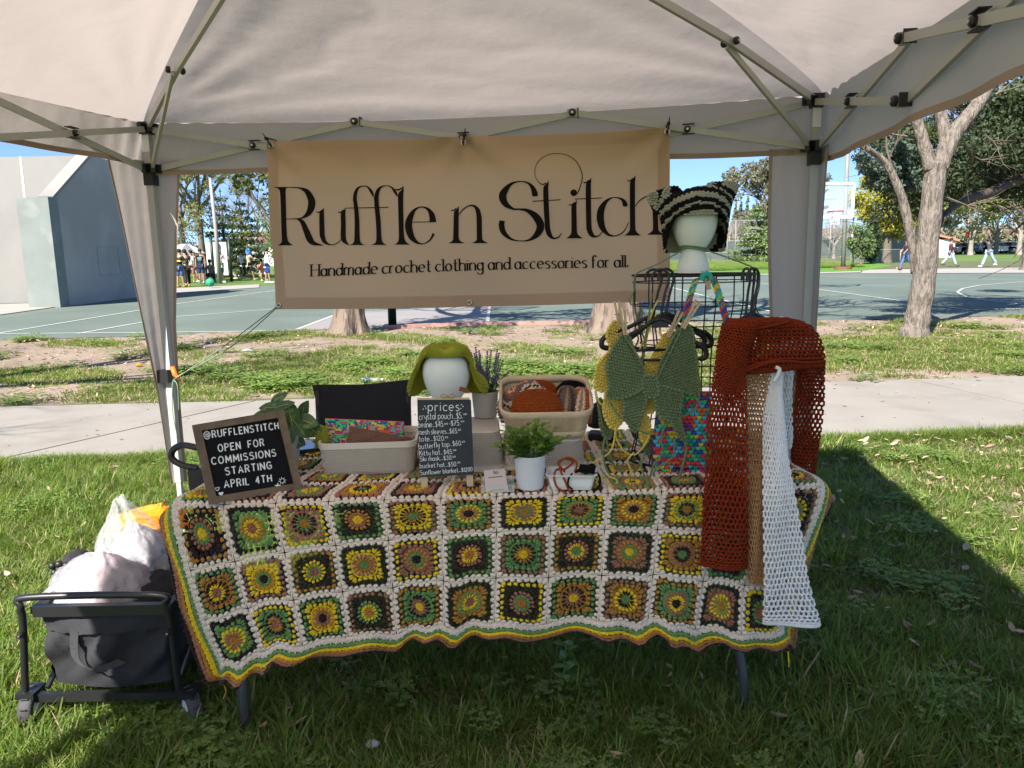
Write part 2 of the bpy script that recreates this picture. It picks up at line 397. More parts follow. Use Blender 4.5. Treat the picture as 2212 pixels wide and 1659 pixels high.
short = [proto('grass_tuft', clump(20 + k, 30, .09, .045, .006, .9, .22), gm) for k in range(5)]
cl = [proto('clover_patch', clover(40 + k, 26, .08, .016), [m_clover]) for k in range(4)]
clb = [proto('clover_patch', clover(50 + k, 30, .13, .03), [m_clover]) for k in range(4)]
def leafmb(seed):
    r = random.Random(seed); mb = MB(); L_ = r.uniform(.03, .055); W_ = L_ * r.uniform(.28, .5); c = r.uniform(.2, .6)
    P = []
    for t in np.linspace(0, 1, 6):
        w = W_ * math.sin(math.pi * min(1, t * .92 + .06)) ; z = c * L_ * (t - .5) ** 2 * 2; P.append([V(t * L_, -w / 2, z + w * .35), V(t * L_, 0, z), V(t * L_, w / 2, z + w * .4)])
    mb.grid(P); return mb
lf = [proto('dry_leaf', leafmb(70 + k), [m_leaf], True) for k in range(6)]
def rnd_pts(n, x0, x1, y0, y1, keep=None):
    P = np.stack([RNG.uniform(x0, x1, n), RNG.uniform(y0, y1, n)], 1)
    if keep is not None: P = P[keep(P[:, 0], P[:, 1]) > RNG.random(len(P))]
    return P
def P3(P, z=0): return np.concatenate([P, np.full((len(P), 1), z)], 1)
vis = lambda x, y: (np.abs(x) < .80 * y + 1.1).astype(float)
notwalk = lambda x, y: ((y < np.interp(x, [p[0] for p in walk_near], [p[1] for p in walk_near]) + .0) | (y > np.interp(x, [p[0] for p in walk_far], [p[1] for p in walk_far]) - .0)).astype(float)
# near lawn: lush on the left and in the middle, thinner to the right
lush = lambda x, y: np.clip(.80 - .34 * np.clip(x - .9, 0, 3) + .75 * fbm(x, y, 2.6, 1), .05, 1)
P = rnd_pts(21000, -5.6, 5.6, 1.2, 5.75, lambda x, y: vis(x, y) * notwalk(x, y) * lush(x, y))
P = np.concatenate([P, rnd_pts(5200, -2.6, 2.6, 1.2, 2.9, lambda x, y: vis(x, y) * lush(x, y))])
gn_scatter('grass', tall, P3(P), RNG.uniform(0, 6.28, len(P)), RNG.uniform(.42, 1.1, len(P)) * (1 + .5 * fbm(P[:, 0], P[:, 1], 3.1, 8)), RNG.normal(0, .2, (len(P), 2)), 'lush green lawn grass round the table and in front of the path', 'grass')
P = rnd_pts(9000, -5, 5, 1.2, 5.75, lambda x, y: vis(x, y) * notwalk(x, y))
gn_scatter('grass', short, P3(P), RNG.uniform(0, 6.28, len(P)), RNG.uniform(.6, 1.2, len(P)), None, 'short matted turf between the taller tufts near the table', 'grass')
P = rnd_pts(9000, -4, 4, 1.2, 5.6, lambda x, y: vis(x, y) * notwalk(x, y) * np.clip(fbm(x, y, 3.9, 9) * 1.5 - .35, 0, 1))
gn_scatter('clover', cl, P3(P, .03), RNG.uniform(0, 6.28, len(P)), RNG.uniform(.7, 1.3, len(P)), None, 'small clover leaves mixed into the lawn by the table', 'clover')
P = rnd_pts(420, -2, 2.4, 1.3, 2.9, lambda x, y: vis(x, y) * np.clip(fbm(x, y, 3.3, 19) * 1.6 + .1, 0, 1))
gn_scatter('clover', clb, P3(P, .035), RNG.uniform(0, 6.28, len(P)), RNG.uniform(.3, .5, len(P)), None, 'broader clover leaves in the shaded lawn before the table', 'clover')
# fringe of longer blades along the near edge of the path
xx = RNG.uniform(-5, 6, 1500); yy = np.interp(xx, [p[0] for p in walk_near], [p[1] for p in walk_near]) - np.abs(RNG.normal(0, .07, 1500))
gn_scatter('grass', tall, np.stack([xx, yy, 0 * xx], 1), RNG.uniform(0, 6.28, 1500), RNG.uniform(.5, 1.1, 1500), None, 'fringe of longer grass leaning over the near edge of the path', 'grass')
# verge patches
def patch(x, y):
    G = lambda cx, cy, sx, sy: np.exp(-((x - cx) / sx) ** 2 - ((y - cy) / sy) ** 2)
    k = np.clip(fbm(x, y, 1.7, 12) * .9 - .05 + 1.2 * G(-.9, 9.2, 3.2, 1.5) + 1.1 * G(6.2, 10.4, 3.6, 2.0) + .6 * G(3.6, 9.6, 1.6, .9) + .8 * G(-6.6, 9.6, 1.2, .5) + .5 * G(-3.2, 13.6, 2.5, .5) + .35 * G(-1.5, 11.5, 2, .8) - .6 * G(1.5, 11.6, 2.4, 1.3) - .5 * G(4.0, 8.5, 2.0, .35), 0, 1)
    return k * (y < np.interp(x, [p[0] for p in court_near], [p[1] for p in court_near]) - .05)
P = rnd_pts(30000, -11, 12, 7.5, 15.4, lambda x, y: vis(x, y) * notwalk(x, y) * patch(x, y))
gn_scatter('grass', short, P3(P), RNG.uniform(0, 6.28, len(P)), RNG.uniform(.9, 1.7, len(P)), None, 'patchy bright grass on the dirt verge between path and court', 'grass')
P = rnd_pts(22000, -11, 12, 7.5, 14, lambda x, y: vis(x, y) * notwalk(x, y) * np.clip(fbm(x, y, 2.3, 31) * 1.3 - .55 + .95 * np.exp(-((x + .9) / 2.4) ** 2 - ((y - 8.9) / 1.0) ** 2) + .6 * np.exp(-((x - 1.0) / .9) ** 2 - ((y - 9.3) / .5) ** 2) + .5 * np.exp(-((x + 3.8) / 1.6) ** 2 - ((y - 10) / .5) ** 2), 0, 1))
gn_scatter('clover', clb, P3(P, .01), RNG.uniform(0, 6.28, len(P)), RNG.uniform(.7, 1.5, len(P)), None, 'broad leaved clover and mallow patches on the verge beyond the path', 'clover')
# leaves
P = rnd_pts(2300, -4, 5, 1.4, 5.6, lambda x, y: vis(x, y) * notwalk(x, y) * np.clip(.22 + .34 * x, .10, 1))
gn_scatter('leaf_litter', lf, P3(P, .05), RNG.uniform(0, 6.28, len(P)), RNG.uniform(.6, 1.5, len(P)), RNG.normal(0, .35, (len(P), 2)), 'curled brown leaves lying in the lawn', 'leaves')
P = rnd_pts(3600, -10, 11, 7.6, 15, lambda x, y: vis(x, y) * (y < np.interp(x, [p[0] for p in court_near], [p[1] for p in court_near])))
gn_scatter('leaf_litter', lf, P3(P, .02), RNG.uniform(0, 6.28, len(P)), RNG.uniform(.8, 1.9, len(P)), RNG.normal(0, .25, (len(P), 2)), 'dry leaves scattered over the dirt verge', 'leaves')
P = rnd_pts(120, -6, 7, 5.5, 8, lambda x, y: 1 - notwalk(x, y))
gn_scatter('leaf_litter', lf, P3(P, .034), RNG.uniform(0, 6.28, len(P)), RNG.uniform(.5, 1.0, len(P)), None, 'a few leaf scraps and twigs on the concrete path', 'leaves')

# ------------------------------------------------------------------ the canopy tent
BL = V(-1.69, 3.756, 0); BR = V(1.29, 3.355, 0); BK = nrm(BR - BL); SD = V(-.1338, -.991, 0); OUTB = -SD
WID = np.linalg.norm(BR - BL); FL = BL + SD * WID; FR = BR + SD * WID; CT = (BL + FR) / 2; PEAK = 2.62
m_tent = mat('tent_fabric', (.62, .545, .50), .75, .03, 3, .25, 9, trans=.5, tcol=(.42, .36, .325), bdist=.02, spec=.25)
m_steel = mat('white_tent_steel', (.42, .42, .385), .38, .05, 5, spec=.5)
m_black = mat('black_plastic', (.012, .012, .013), .45, spec=.5)
m_bolt = mat('bolt_metal', (.5, .5, .5), .3, metal=.9)
tent = thing('canopy_tent', (CT[0], CT[1], 0), 'cream pop-up canopy tent whose folding steel frame shades the craft table', 'tent')
SEAM = []
def roof(A, B, seed, name='roof_panel'):
    n, m_ = 70, 46
    s_ = np.linspace(0, 1, n)[:, None]; t = np.linspace(0, 1, m_)[None, :]
    ee = (B - A)[:2]; Px = (A[0] + ee[0] * s_) * (1 - t) + CT[0] * t; Py = (A[1] + ee[1] * s_) * (1 - t) + CT[1] * t
    hip = 2.075 + .56 * np.power(t, .8)
    sag = -.10 * np.sin(math.pi * s_) * np.sin(math.pi * t) - .035 * np.sin(math.pi * s_) * (1 - t)
    d0 = np.sqrt(s_ ** 2 + (t * .6) ** 2) + .03; d1 = np.sqrt((1 - s_) ** 2 + (t * .6) ** 2) + .03
    a0 = np.arctan2(t * .6, s_); a1 = np.arctan2(t * .6, 1 - s_)
    w = .016 * np.sin(a0 * 16 + seed) * np.exp(-d0 * 3.2) * np.clip(d0 * 8, 0, 1) + .016 * np.sin(a1 * 15 + seed * 2) * np.exp(-d1 * 3.2) * np.clip(d1 * 8, 0, 1)
    w = w + .006 * fbm(s_ * 3, t * 14, 2.2, seed) * (1 - t) - .010 * np.abs(np.sin(fbm(s_ * 2, t * 3, 1.6, seed + 2) * 5 + s_ * 6)) ** 6 + .005 * np.sin(t * 40 + s_ * 4 + 3 * fbm(s_, t, 3, seed)) * np.exp(-t * 9) + .004 * fbm(s_ * 9, t * 6, 1.5, seed + 4)
    w = w * np.clip(np.sin(math.pi * s_) * 6, 0, 1) * np.clip(t * 12, 0, 1) * .6
    Z = hip + sag + w
    if seed == 1.: seam_G = np.stack([Px + 0 * Z, Py + 0 * Z, Z], -1)[33:35, :] - V(0, 0, .0015); seam_G[1] = seam_G[0] * .45 + seam_G[1] * .55; SEAM.append(seam_G)
    mb = MB(); mb.grid(np.stack([Px + 0 * Z, Py + 0 * Z, Z], -1)); return mk(name, mb, m_tent, tent, True)
e_ = .035
cBL = BL - BK * e_ + OUTB * e_; cBR = BR + BK * e_ + OUTB * e_; cFL = FL - BK * e_ - OUTB * e_; cFR = FR + BK * e_ - OUTB * e_
for A, B, sd in ((cBL, cBR, 1.), (cBR, cFR, 2.3), (cFR, cFL, 3.1), (cFL, cBL, 4.7)): roof(A, B, sd)
def valance(A, B, seed, bot=1.83):
    n = 160; s_ = np.linspace(0, 1, n)[:, None]; t = np.linspace(0, 1, 10)[None, :]
    nrm_ = nrm(np.cross(B - A, V(0, 0, 1)))
    wob = .012 * np.sin(s_ * 34 + seed) * t * (.3 + np.abs(np.sin(s_ * 5 + seed))) + .014 * np.sin(s_ * 9 + seed * 2) * t + .02 * np.exp(-((s_ * (1 - s_)) * 22) ** 1) * np.sin(s_ * 160 + 5 * t) * .5
    top = 2.079 - .035 * np.sin(math.pi * s_); Z = top * (1 - t) + bot * t + 0 * wob
    X_ = A[0] + (B[0] - A[0]) * s_ + nrm_[0] * wob; Y_ = A[1] + (B[1] - A[1]) * s_ + nrm_[1] * wob
    mb = MB(); G = np.stack([X_, Y_, Z], -1); mb.grid(G); o = mk('valance', mb, m_tent, tent, True)
    hb = MB(); off = nrm_ * .003                       # stitched hem: a second layer along the bottom edge
    H2 = G[:, -2:].copy(); H2[:, 0, 2] = H2[:, 1, 2] + .022; hb.grid(H2 + off); mk('hem', hb, m_hem, o, True)
m_hem = mat('tent_hem', (.34, .25, .19), .8)
for A, B, sd, bt_ in ((cBL, cBR, 1., 1.832), (cBR, cFR, 2., 1.795), (cFL, cBL, 3., 1.872)): valance(A, B, sd, bt_)
# legs with sliders and feet
def tent_leg(P, full=True):
    mb = MB(); mb.box(P + V(0, 0, 1.18), (.032, .032, 1.70), (BK, OUTB, (0, 0, 1))); lg = mk('leg', mb, m_steel, tent)
    mb = MB(); mb.box(P + V(0, 0, .33), (.024, .024, .66), (BK, OUTB, (0, 0, 1))); mk('inner_leg', mb, m_steel, lg)
    mb = MB(); mb.box(P + V(0, 0, .004), (.08, .08, .008), (BK, OUTB, (0, 0, 1))); mk('foot', mb, m_steel, lg)
    return lg
for P in (BL, BR, FL, FR):
    lg = tent_leg(P)
    i1 = nrm(CT - P)
    mb = MB(); mb.box(P + V(0, 0, 2.045), (.05, .05, .055), (BK, OUTB, (0, 0, 1)))
    for d in (BK * (1 if np.dot(BK, CT - P) > 0 else -1), SD * (1 if np.dot(SD, CT - P) > 0 else -1), i1): mb.bar(P + V(0, 0, 2.045), P + V(0, 0, 2.045) + V(d[0], d[1], 0) * .058, .02, .035)
    mk('top_bracket', mb, m_black, tent)
    mb = MB(); mb.box(P + V(0, 0, 1.835), (.048, .048, .10), (BK, OUTB, (0, 0, 1)))
    for d in (BK * (1 if np.dot(BK, CT - P) > 0 else -1), SD * (1 if np.dot(SD, CT - P) > 0 else -1), i1): mb.bar(P + V(0, 0, 1.86), P + V(0, 0, 1.86) + V(d[0], d[1], 0) * .055, .02, .04)
    mk('slider_bracket', mb, m_black, tent)
    mb = MB(); mb.box(P + V(0, 0, 1.975) - OUTB * .0175, (.034, .003, .075), (BK, OUTB, (0, 0, 1))); mk('corner_patch', mb, mat('white_tape', (.75, .75, .75), .5), tent)
# scissor trusses along back and both sides
def bolt(p, n, par, s_=1.0):
    mb = MB(); n = nrm(n); a, b = nrm(np.cross(n, V(0, 0, 1))), V(0, 0, 1)
    mb.lathe([(0.0001, .012), (.009 * s_, .012), (.014 * s_, .007), (.014 * s_, -.004), (.0001, -.004)], p, 10, ax=(a, b, n)); o = mk('bolt', mb, m_black, par)
    m2 = MB(); m2.lathe([(.0001, .0145), (.005 * s_, .0135), (.005 * s_, .011)], p, 8, ax=(a, b, n)); mk('bolt_head', m2, m_bolt, par)
def truss(A, B, inward, n_sc=3, bolts=True):
    L_ = B - A; hi, lo = 2.035, 1.862; mid = (hi + lo) / 2
    step = L_ / n_sc
    for k in range(n_sc):
        a = A + step * k; b = A + step * (k + 1); off = nrm(inward) * .011
        z0h, z0l = (hi, lo)
        for z0, z1, s_ in ((hi, lo, 1), (lo, hi, -1)):
            mb = MB(); mb.bar(a + V(0, 0, z0) + off * s_, b + V(0, 0, z1) + off * s_, .013, .026); mk('truss_bar', mb, m_steel, tent)
        c = (a + b) / 2 + V(0, 0, mid)
        if bolts:
            bolt(c + nrm(inward) * .02, inward, tent)
            for z1, z2 in ((.02, .022), (-.02, -.018)): mb = MB(); mb.bar(c + off - nrm(L_) * .02 + V(0, 0, z1), c + off + nrm(L_) * .03 + V(0, 0, z2), .03, .003); mk('joint_clip', mb, m_black, tent)
            if k < n_sc - 1:
                for z in (hi, lo):
                    p = b + V(0, 0, z); mb = MB(); mb.box(p, (.045, .034, .032), (nrm(L_), nrm(inward), (0, 0, 1))); mk('joint_block', mb, m_steel, tent)
                    mb = MB(); mb.box(p + nrm(L_) * .024, (.004, .038, .04), (nrm(L_), nrm(inward), (0, 0, 1))); mk('joint_clip', mb, m_black, tent)
                    bolt(p + nrm(inward) * .022, inward, tent, 1.15)
truss(BL + BK * .04, BR - BK * .04, SD); truss(BL + SD * .04, FL - SD * .04, BK); truss(BR + SD * .04, FR - SD * .04, -BK)
# hip poles to the peak and the struts that push them up
hub = V(CT[0], CT[1], PEAK - .035)
for P in (BL, BR, FL, FR):
    d = nrm(CT - P); a = P + V(0, 0, 2.05) + d * .03; k1 = P + d * .58 + V(0, 0, 2.195); k2 = P + d * 1.24 + V(0, 0, 2.325)
    for q0, q1 in ((a, k1), (k1, k2), (k2, hub)):
        mb = MB(); mb.bar(q0, q1, .016, .028); mk('hip_pole', mb, m_steel, tent)
    sdv = nrm(np.cross(d, V(0, 0, 1)))
    mb = MB(); mb.bar(P + V(0, 0, 1.87) + d * .05, k1 - V(0, 0, .012) + sdv * .016, .013, .022); mk('strut', mb, m_steel, tent)
    bolt(k1 + sdv * .03, sdv, tent, 1.0); bolt(k1 - sdv * .022, -sdv, tent, 1.0)
mb = MB(); mb.ell(hub, .05, 12, 8); mk('hub', mb, m_black, tent)
# leg curtains: two narrow panels meeting at each back leg
def curtain(prof):
    """prof: (z, back_edge_offset, side_edge_offset) metres along the two walls from the corner"""
    zs = np.linspace(prof[0][0], prof[-1][0], 60); pz = [p[0] for p in prof][::-1]
    be = np.interp(zs, pz, [p[1] for p in prof][::-1]); se = np.interp(zs, pz, [p[2] for p in prof][::-1])
    return zs, be, se
def make_curtain(C, dirb, dirs, prof, seed):
    zs, be, se = curtain(prof); m_ = 34; G = []
    inb = -nrm(dirs); ins = -nrm(dirb)
    for z, b, s_ in zip(zs, be, se):
        row = []
        for j in range(m_):
            u = j / (m_ - 1) * 2 - 1
            w = .010 * math.sin(u * 6 + seed + z * 1.2) * (.15 + .85 * (1.85 - z)) * (1 - abs(u) * .4) + .0015 * math.sin(u * 19 + z * 7)
            if u < 0: p = C + dirb * b * (-u) + V(0, 0, z) - dirs * w
            else: p = C + dirs * s_ * u + V(0, 0, z) - dirb * w
            row.append(p)
        G.append(row)
    mb = MB(); mb.grid(np.array(G)); o = mk('leg_curtain', mb, m_tent, tent, True)
    G = np.array(G); hb = MB()
    for e0, e1 in ((0, 1), (-1, -2)):
        E0 = G[:, e0]; dd = G[:, e1] - G[:, e0]; dd /= np.maximum(np.linalg.norm(dd, axis=1, keepdims=True), 1e-6)
        hb.grid(np.stack([E0, E0 + dd * .014], 1) - (dirb + dirs) * -.003)
    mk('hem', hb, m_hem, o, True)
make_curtain(cBL + V(0, 0, 0), BK, SD, [(1.90, .17, .30), (1.5, .115, .22), (1.13, .07, .15), (.8, .055, .09), (.4, .05, .05), (.32, .05, .04)], 1.)
make_curtain(cBR + V(0, 0, 0), -BK, SD, [(1.86, .21, .12), (1.5, .205, .10), (1.13, .18, .09), (.8, .17, .09), (.4, .13, .08), (.32, .12, .07)], 4.)
# canopy added out of view behind the camera to shade the front lawn
m_shade_canopy = mat('added_canopy_fabric', (.8, .76, .70), .8, .03, 3, .2, 9, trans=.68, tcol=(.86, .77, .66), bdist=.02)  # high translucency lets the added canopy fill the fronts of the table goods
shade_canopy = thing('canopy_tent', (CT[0] - .4, CT[1] - 3.0, 0), 'added canopy out of view behind the viewer, shading the front of the lawn', 'tent')
_o = SD * (WID + .08); q = V(CT[0], CT[1], 0) + _o; K4 = [p + _o for p in (cBL, cBR, cFR, cFL)]
for A, B in zip(K4, K4[1:] + K4[:1]):
    n_ = 20; s_ = np.linspace(0, 1, n_)[:, None]; t = np.linspace(0, 1, 12)[None, :]
    G = np.stack([(A[0] + (B[0] - A[0]) * s_) * (1 - t) + q[0] * t, (A[1] + (B[1] - A[1]) * s_) * (1 - t) + q[1] * t, 2.075 + .56 * t ** .8 - .06 * np.sin(math.pi * s_) * np.sin(math.pi * t)], -1)
    mb = MB(); mb.grid(G); mk('roof_panel', mb, m_shade_canopy, shade_canopy, True)
for A, B in ((K4[1], K4[2]), (K4[2], K4[3]), (K4[3], K4[0])):
    s_ = np.linspace(0, 1, 30)[:, None]; G = np.stack([A + (B - A) * s_ + V(0, 0, 2.075), A + (B - A) * s_ + V(0, 0, 1.83)], 1); mb = MB(); mb.grid(G); mk('valance', mb, m_shade_canopy, shade_canopy, True)
for P in (BL, BR, FL, FR):
    P = P + _o; mb = MB(); mb.box(P + V(0, 0, 1.03), (.032, .032, 2.06), (BK, OUTB, (0, 0, 1))); mk('leg', mb, m_steel, shade_canopy)
# sunlit inner fold of the left curtain, buckle and strap on the left leg
mb = MB(); z_ = .875; mb.box(BL + V(-.02, -.02, z_), (.07, .045, .062), (BK, OUTB, (0, 0, 1))); mk('leg_clamp', mb, m_black, tent)
m_or = mat('orange_plastic', (.8, .16, .02), .4)
mb = MB(); mb.tube([BL + V(.03, -.03, z_ + .045), BL + V(.045, -.04, z_ + .01), BL + V(.07, -.045, z_ - .02)], [.012, .014, .006], 6); mk('clamp_lever', mb, m_or, tent, True)

# ------------------------------------------------------------------ banner
Nb = SD                                         # towards the viewer
def ban_off(x, z):                              # soft ripples of the vinyl
    return .016 * math.sin(x * 2.4 + z * 3.1) + .010 * math.sin(x * 5.1 - z * 7.0 + 1) + .006 * math.sin(x * 9 + z * 11) + sum(.012 * math.exp(-((x - gx) ** 2 + (z - 1.95) ** 2) * 14) * math.sin(8 * math.atan2(z - 1.97, x - gx + .001)) for gx in (-1.1, -.2, .7))
B0 = BL + Nb * .045
def on_ban(px, py, extra=0.0):
    d = ray(px, py); o = V(0, 0, CAM_H); t = np.dot(B0 - V(0, 0, 0), Nb) / np.dot(d, Nb) ; p = o + t * d
    return p + Nb * (ban_off(p[0], p[2]) + extra)
m_ban = mat('banner_vinyl', (.60, .42, .285), .5, .03, 2, trans=.34, tcol=(.74, .50, .31), spec=.3)
m_ban2 = mat('banner_hem_vinyl', (.50, .345, .23), .5, trans=.22, tcol=(.5, .32, .18), spec=.3)
top = np.array(catmull([(577, 305), (700, 303), (850, 300), (1000, 293.5), (1130, 292), (1300, 287), (1447, 276)], 12))
botl = np.array(catmull([(597, 668), (800, 666), (1015, 663.5), (1200, 659), (1447, 650)], 18)); 
nn = 73; ui = np.linspace(0, 1, nn)
tp = np.stack([np.interp(ui, np.linspace(0, 1, len(top)), top[:, i]) for i in (0, 1)], 1); bt = np.stack([np.interp(ui, np.linspace(0, 1, len(botl)), botl[:, i]) for i in (0, 1)], 1)
rows = []
for v in np.linspace(0, 1, 30):
    q = tp * (1 - v) + bt * v; rows.append([on_ban(x, y) for x, y in q])
rows = np.array(rows); mb = MB(); mb.grid(rows)
banner = mk('banner', mb, m_ban, None, True); tag(banner, 'tan vinyl banner with tall dark serif lettering hung under the tent edge', 'banner')
hb = MB(); off = -Nb * .002
hb.grid(rows[:3] + off); hb.grid(rows[-3:] + off); hb.grid(rows[2:-2, :4] + off); hb.grid(rows[2:-2, -4:] + off)
hb2 = mk('hem', hb, m_ban2, banner, True)
m_ink = mat('dark_print', (.012, .009, .008), .8, spec=.1)
def ribbon(mb, P, W, f, mi=0, cap=False):
    """flat stroke through 2-D points with widths, mapped to 3-D by f(x, y)"""
    Q = np.concatenate([np.asarray(P, float), np.asarray(W, float)[:, None]], 1)
    if len(Q) > 2: Q = catmull(Q, 7)
    T = np.gradient(Q[:, :2], axis=0); T /= np.maximum(np.linalg.norm(T, axis=1, keepdims=True), 1e-6); Nn = np.stack([-T[:, 1], T[:, 0]], 1)
    w = np.maximum(Q[:, 2:3], .01)
    a = Q[:, :2] + Nn * w / 2; b = Q[:, :2] - Nn * w / 2
    G = np.array([[f(*p), f(*q)] for p, q in zip(a, b)]); mb.grid(G, mi)
def hstroke(mb, P, f, mi=0):
    """stroke widths measured horizontally: stems with flared feet"""
    Q = catmull(np.asarray(P, float), 6) if len(P) > 2 else np.asarray(P, float)
    G = np.array([[f(x - w / 2, y), f(x + w / 2, y)] for x, y, w in Q]); mb.grid(G, mi)
cA = lambda x, y: on_ban(576 + .23153 * x, 301.7 + .23153 * y, .004)
cB = lambda x, y: on_ban(1014.9 + .24804 * x, 274.3 + .24804 * y, .004)
def letter(strokes, f):
    mb = MB()
    for k, P in strokes:
        if k == 'h': hstroke(mb, P, f)
        elif k == 'd':
            cx, cy, r = P; a = np.linspace(0, 6.283, 20)[:-1]; mb.add([f(cx + r * math.cos(t), cy + r * math.sin(t)) for t in a], [list(range(19))])
        else: ribbon(mb, [p[:2] for p in P], [p[2] for p in P], f)
    mk('letter', mb, m_ink, banner)
hook = lambda x, y, top: [('r', [(x - 50, y, 9), (x - 32, y + 6, 10), (x - 12, y - 4, 14), (x + 2, y - 20, 8)])]
LA = {
 'R': [('r', [(85, 447, 5), (200, 445, 6), (300, 446, 8)]), ('h', [(150, 448, 100), (157, 462, 62), (163, 490, 48), (170, 600, 46), (174, 740, 46), (178, 880, 48), (183, 940, 56), (187, 965, 84), (188, 986, 144)]),
       ('r', [(230, 446, 8), (300, 450, 14), (370, 482, 45), (412, 560, 64), (414, 620, 64), (390, 685, 48), (335, 730, 16), (260, 740, 8), (195, 740, 7)]), ('r', [(290, 741, 8), (335, 765, 36), (375, 850, 52), (410, 930, 58), (450, 968, 36), (530, 985, 5)])],
 'u': hook(510, 672, 0) + [('h', [(525, 634, 3), (518, 662, 20), (508, 690, 40), (513, 800, 46), (520, 900, 46)]), ('r', [(519, 890, 46), (540, 945, 36), (580, 975, 16), (620, 981, 8), (665, 962, 9), (692, 930, 6)]),
       ] + hook(706, 672, 0) + [('h', [(723, 634, 3), (716, 665, 22), (704, 690, 42), (708, 800, 44), (711, 900, 48), (722, 945, 46), (740, 965, 36), (765, 982, 10)])],
 'f': [('h', [(843, 983, 150), (843, 968, 84), (842, 940, 56), (838, 880, 48), (834, 760, 44), (825, 640, 40), (814, 560, 36)]), ('r', [(813, 565, 36), (820, 500, 32), (845, 450, 20), (890, 431, 9), (935, 440, 14), (970, 485, 26), (988, 530, 10)]),
       ('r', [(720, 637, 7), (920, 634, 8), (1130, 630, 9)])],
 'g': [('h', [(1048, 982, 154), (1048, 966, 84), (1046, 935, 54), (1042, 860, 46), (1033, 740, 46), (1020, 620, 44), (1015, 540, 44)]), ('r', [(1014, 545, 44), (1030, 475, 34), (1065, 437, 16), (1110, 428, 8), (1155, 441, 14), (1190, 485, 24), (1215, 527, 12)])],
 'l': [('r', [(1190, 462, 10), (1230, 464, 16), (1263, 436, 5)]), ('h', [(1265, 430, 3), (1259, 470, 22), (1244, 510, 48), (1248, 650, 48), (1256, 850, 48), (1260, 925, 56), (1264, 958, 86), (1266, 979, 152)])],
 'e': [('r', [(1362, 769, 7), (1585, 766, 7)]), ('r', [(1553, 768, 62), (1540, 700, 50), (1500, 645, 24), (1440, 628, 10), (1380, 655, 26), (1337, 730, 58), (1325, 810, 68), (1350, 900, 58), (1400, 955, 28), (1460, 972, 10), (1520, 943, 14), (1550, 900, 20), (1560, 875, 22)])],
 'n': hook(1767, 655, 0) + [('h', [(1788, 618, 3), (1780, 650, 22), (1768, 680, 44), (1768, 800, 48), (1768, 890, 50), (1771, 940, 66), (1775, 966, 156)]), ('r', [(1793, 700, 6), (1830, 650, 12), (1885, 616, 12), (1935, 620, 22), (1968, 660, 40), (1981, 725, 48)]),
       ('h', [(1981, 715, 49), (1985, 900, 50), (1988, 940, 66), (1992, 966, 154)])]}
for k in LA: letter(LA[k], cA)
LB = {
 'S': [('r', [(568, 605, 44), (566, 575, 50), (545, 525, 34), (505, 488, 16), (440, 475, 9), (360, 497, 24), (300, 560, 58), (284, 612, 66), (312, 672, 50), (375, 712, 20), (430, 716, 16), (500, 728, 32), (572, 780, 62), (612, 855, 68), (588, 925, 56), (520, 980, 22), (440, 992, 8), (355, 975, 20), (293, 920, 44), (274, 860, 50), (280, 815, 46)])],
 't': [('h', [(686, 468, 3), (678, 500, 20), (664, 528, 42), (664, 640, 46), (668, 760, 46), (674, 890, 46)]), ('r', [(673, 880, 46), (690, 935, 42), (725, 968, 18), (770, 958, 12), (795, 922, 6)]), ('r', [(547, 647, 8), (790, 634, 8)]),
       ('r', [(668, 490, 12), (640, 502, 10), (608, 488, 6), (578, 445, 5), (569, 400, 5), (580, 335, 5), (622, 278, 5), (690, 242, 5), (770, 233, 5), (850, 248, 5), (920, 293, 6), (965, 365, 7), (980, 430, 8), (968, 500, 8), (945, 562, 9), (928, 588, 5)])],
 'i': [('d', (905, 573, 29))] + hook(912, 674, 0) + [('h', [(930, 636, 3), (921, 665, 20), (907, 692, 42), (907, 800, 46), (907, 890, 48), (908, 935, 64), (910, 969, 148)])],
 'v': hook(1038, 480, 0) + [('h', [(1055, 442, 3), (1047, 475, 22), (1033, 508, 44), (1033, 700, 46), (1037, 890, 46)]), ('r', [(1037, 880, 46), (1055, 930, 42), (1092, 955, 18), (1130, 940, 10), (1155, 905, 6)]), ('r', [(915, 628, 8), (1152, 617, 8)])],
 'c': [('r', [(1353, 692, 36), (1350, 665, 42), (1325, 630, 22), (1260, 612, 8), (1195, 640, 26), (1148, 710, 56), (1136, 790, 64), (1155, 875, 52), (1205, 935, 24), (1265, 948, 10), (1330, 920, 10), (1365, 870, 8), (1382, 828, 6)])],
 'h': hook(1422, 464, 0) + [('h', [(1440, 424, 3), (1431, 455, 22), (1417, 490, 44), (1417, 700, 46), (1418, 860, 48), (1418, 910, 66), (1418, 945, 146)]), ('r', [(1442, 690, 6), (1480, 640, 10), (1540, 605, 12), (1588, 612, 28), (1612, 660, 44), (1615, 730, 46)]), ('h', [(1615, 720, 46), (1618, 870, 46), (1618, 908, 64), (1618, 938, 150)])]}
for k in LB: letter(LB[k], cB)

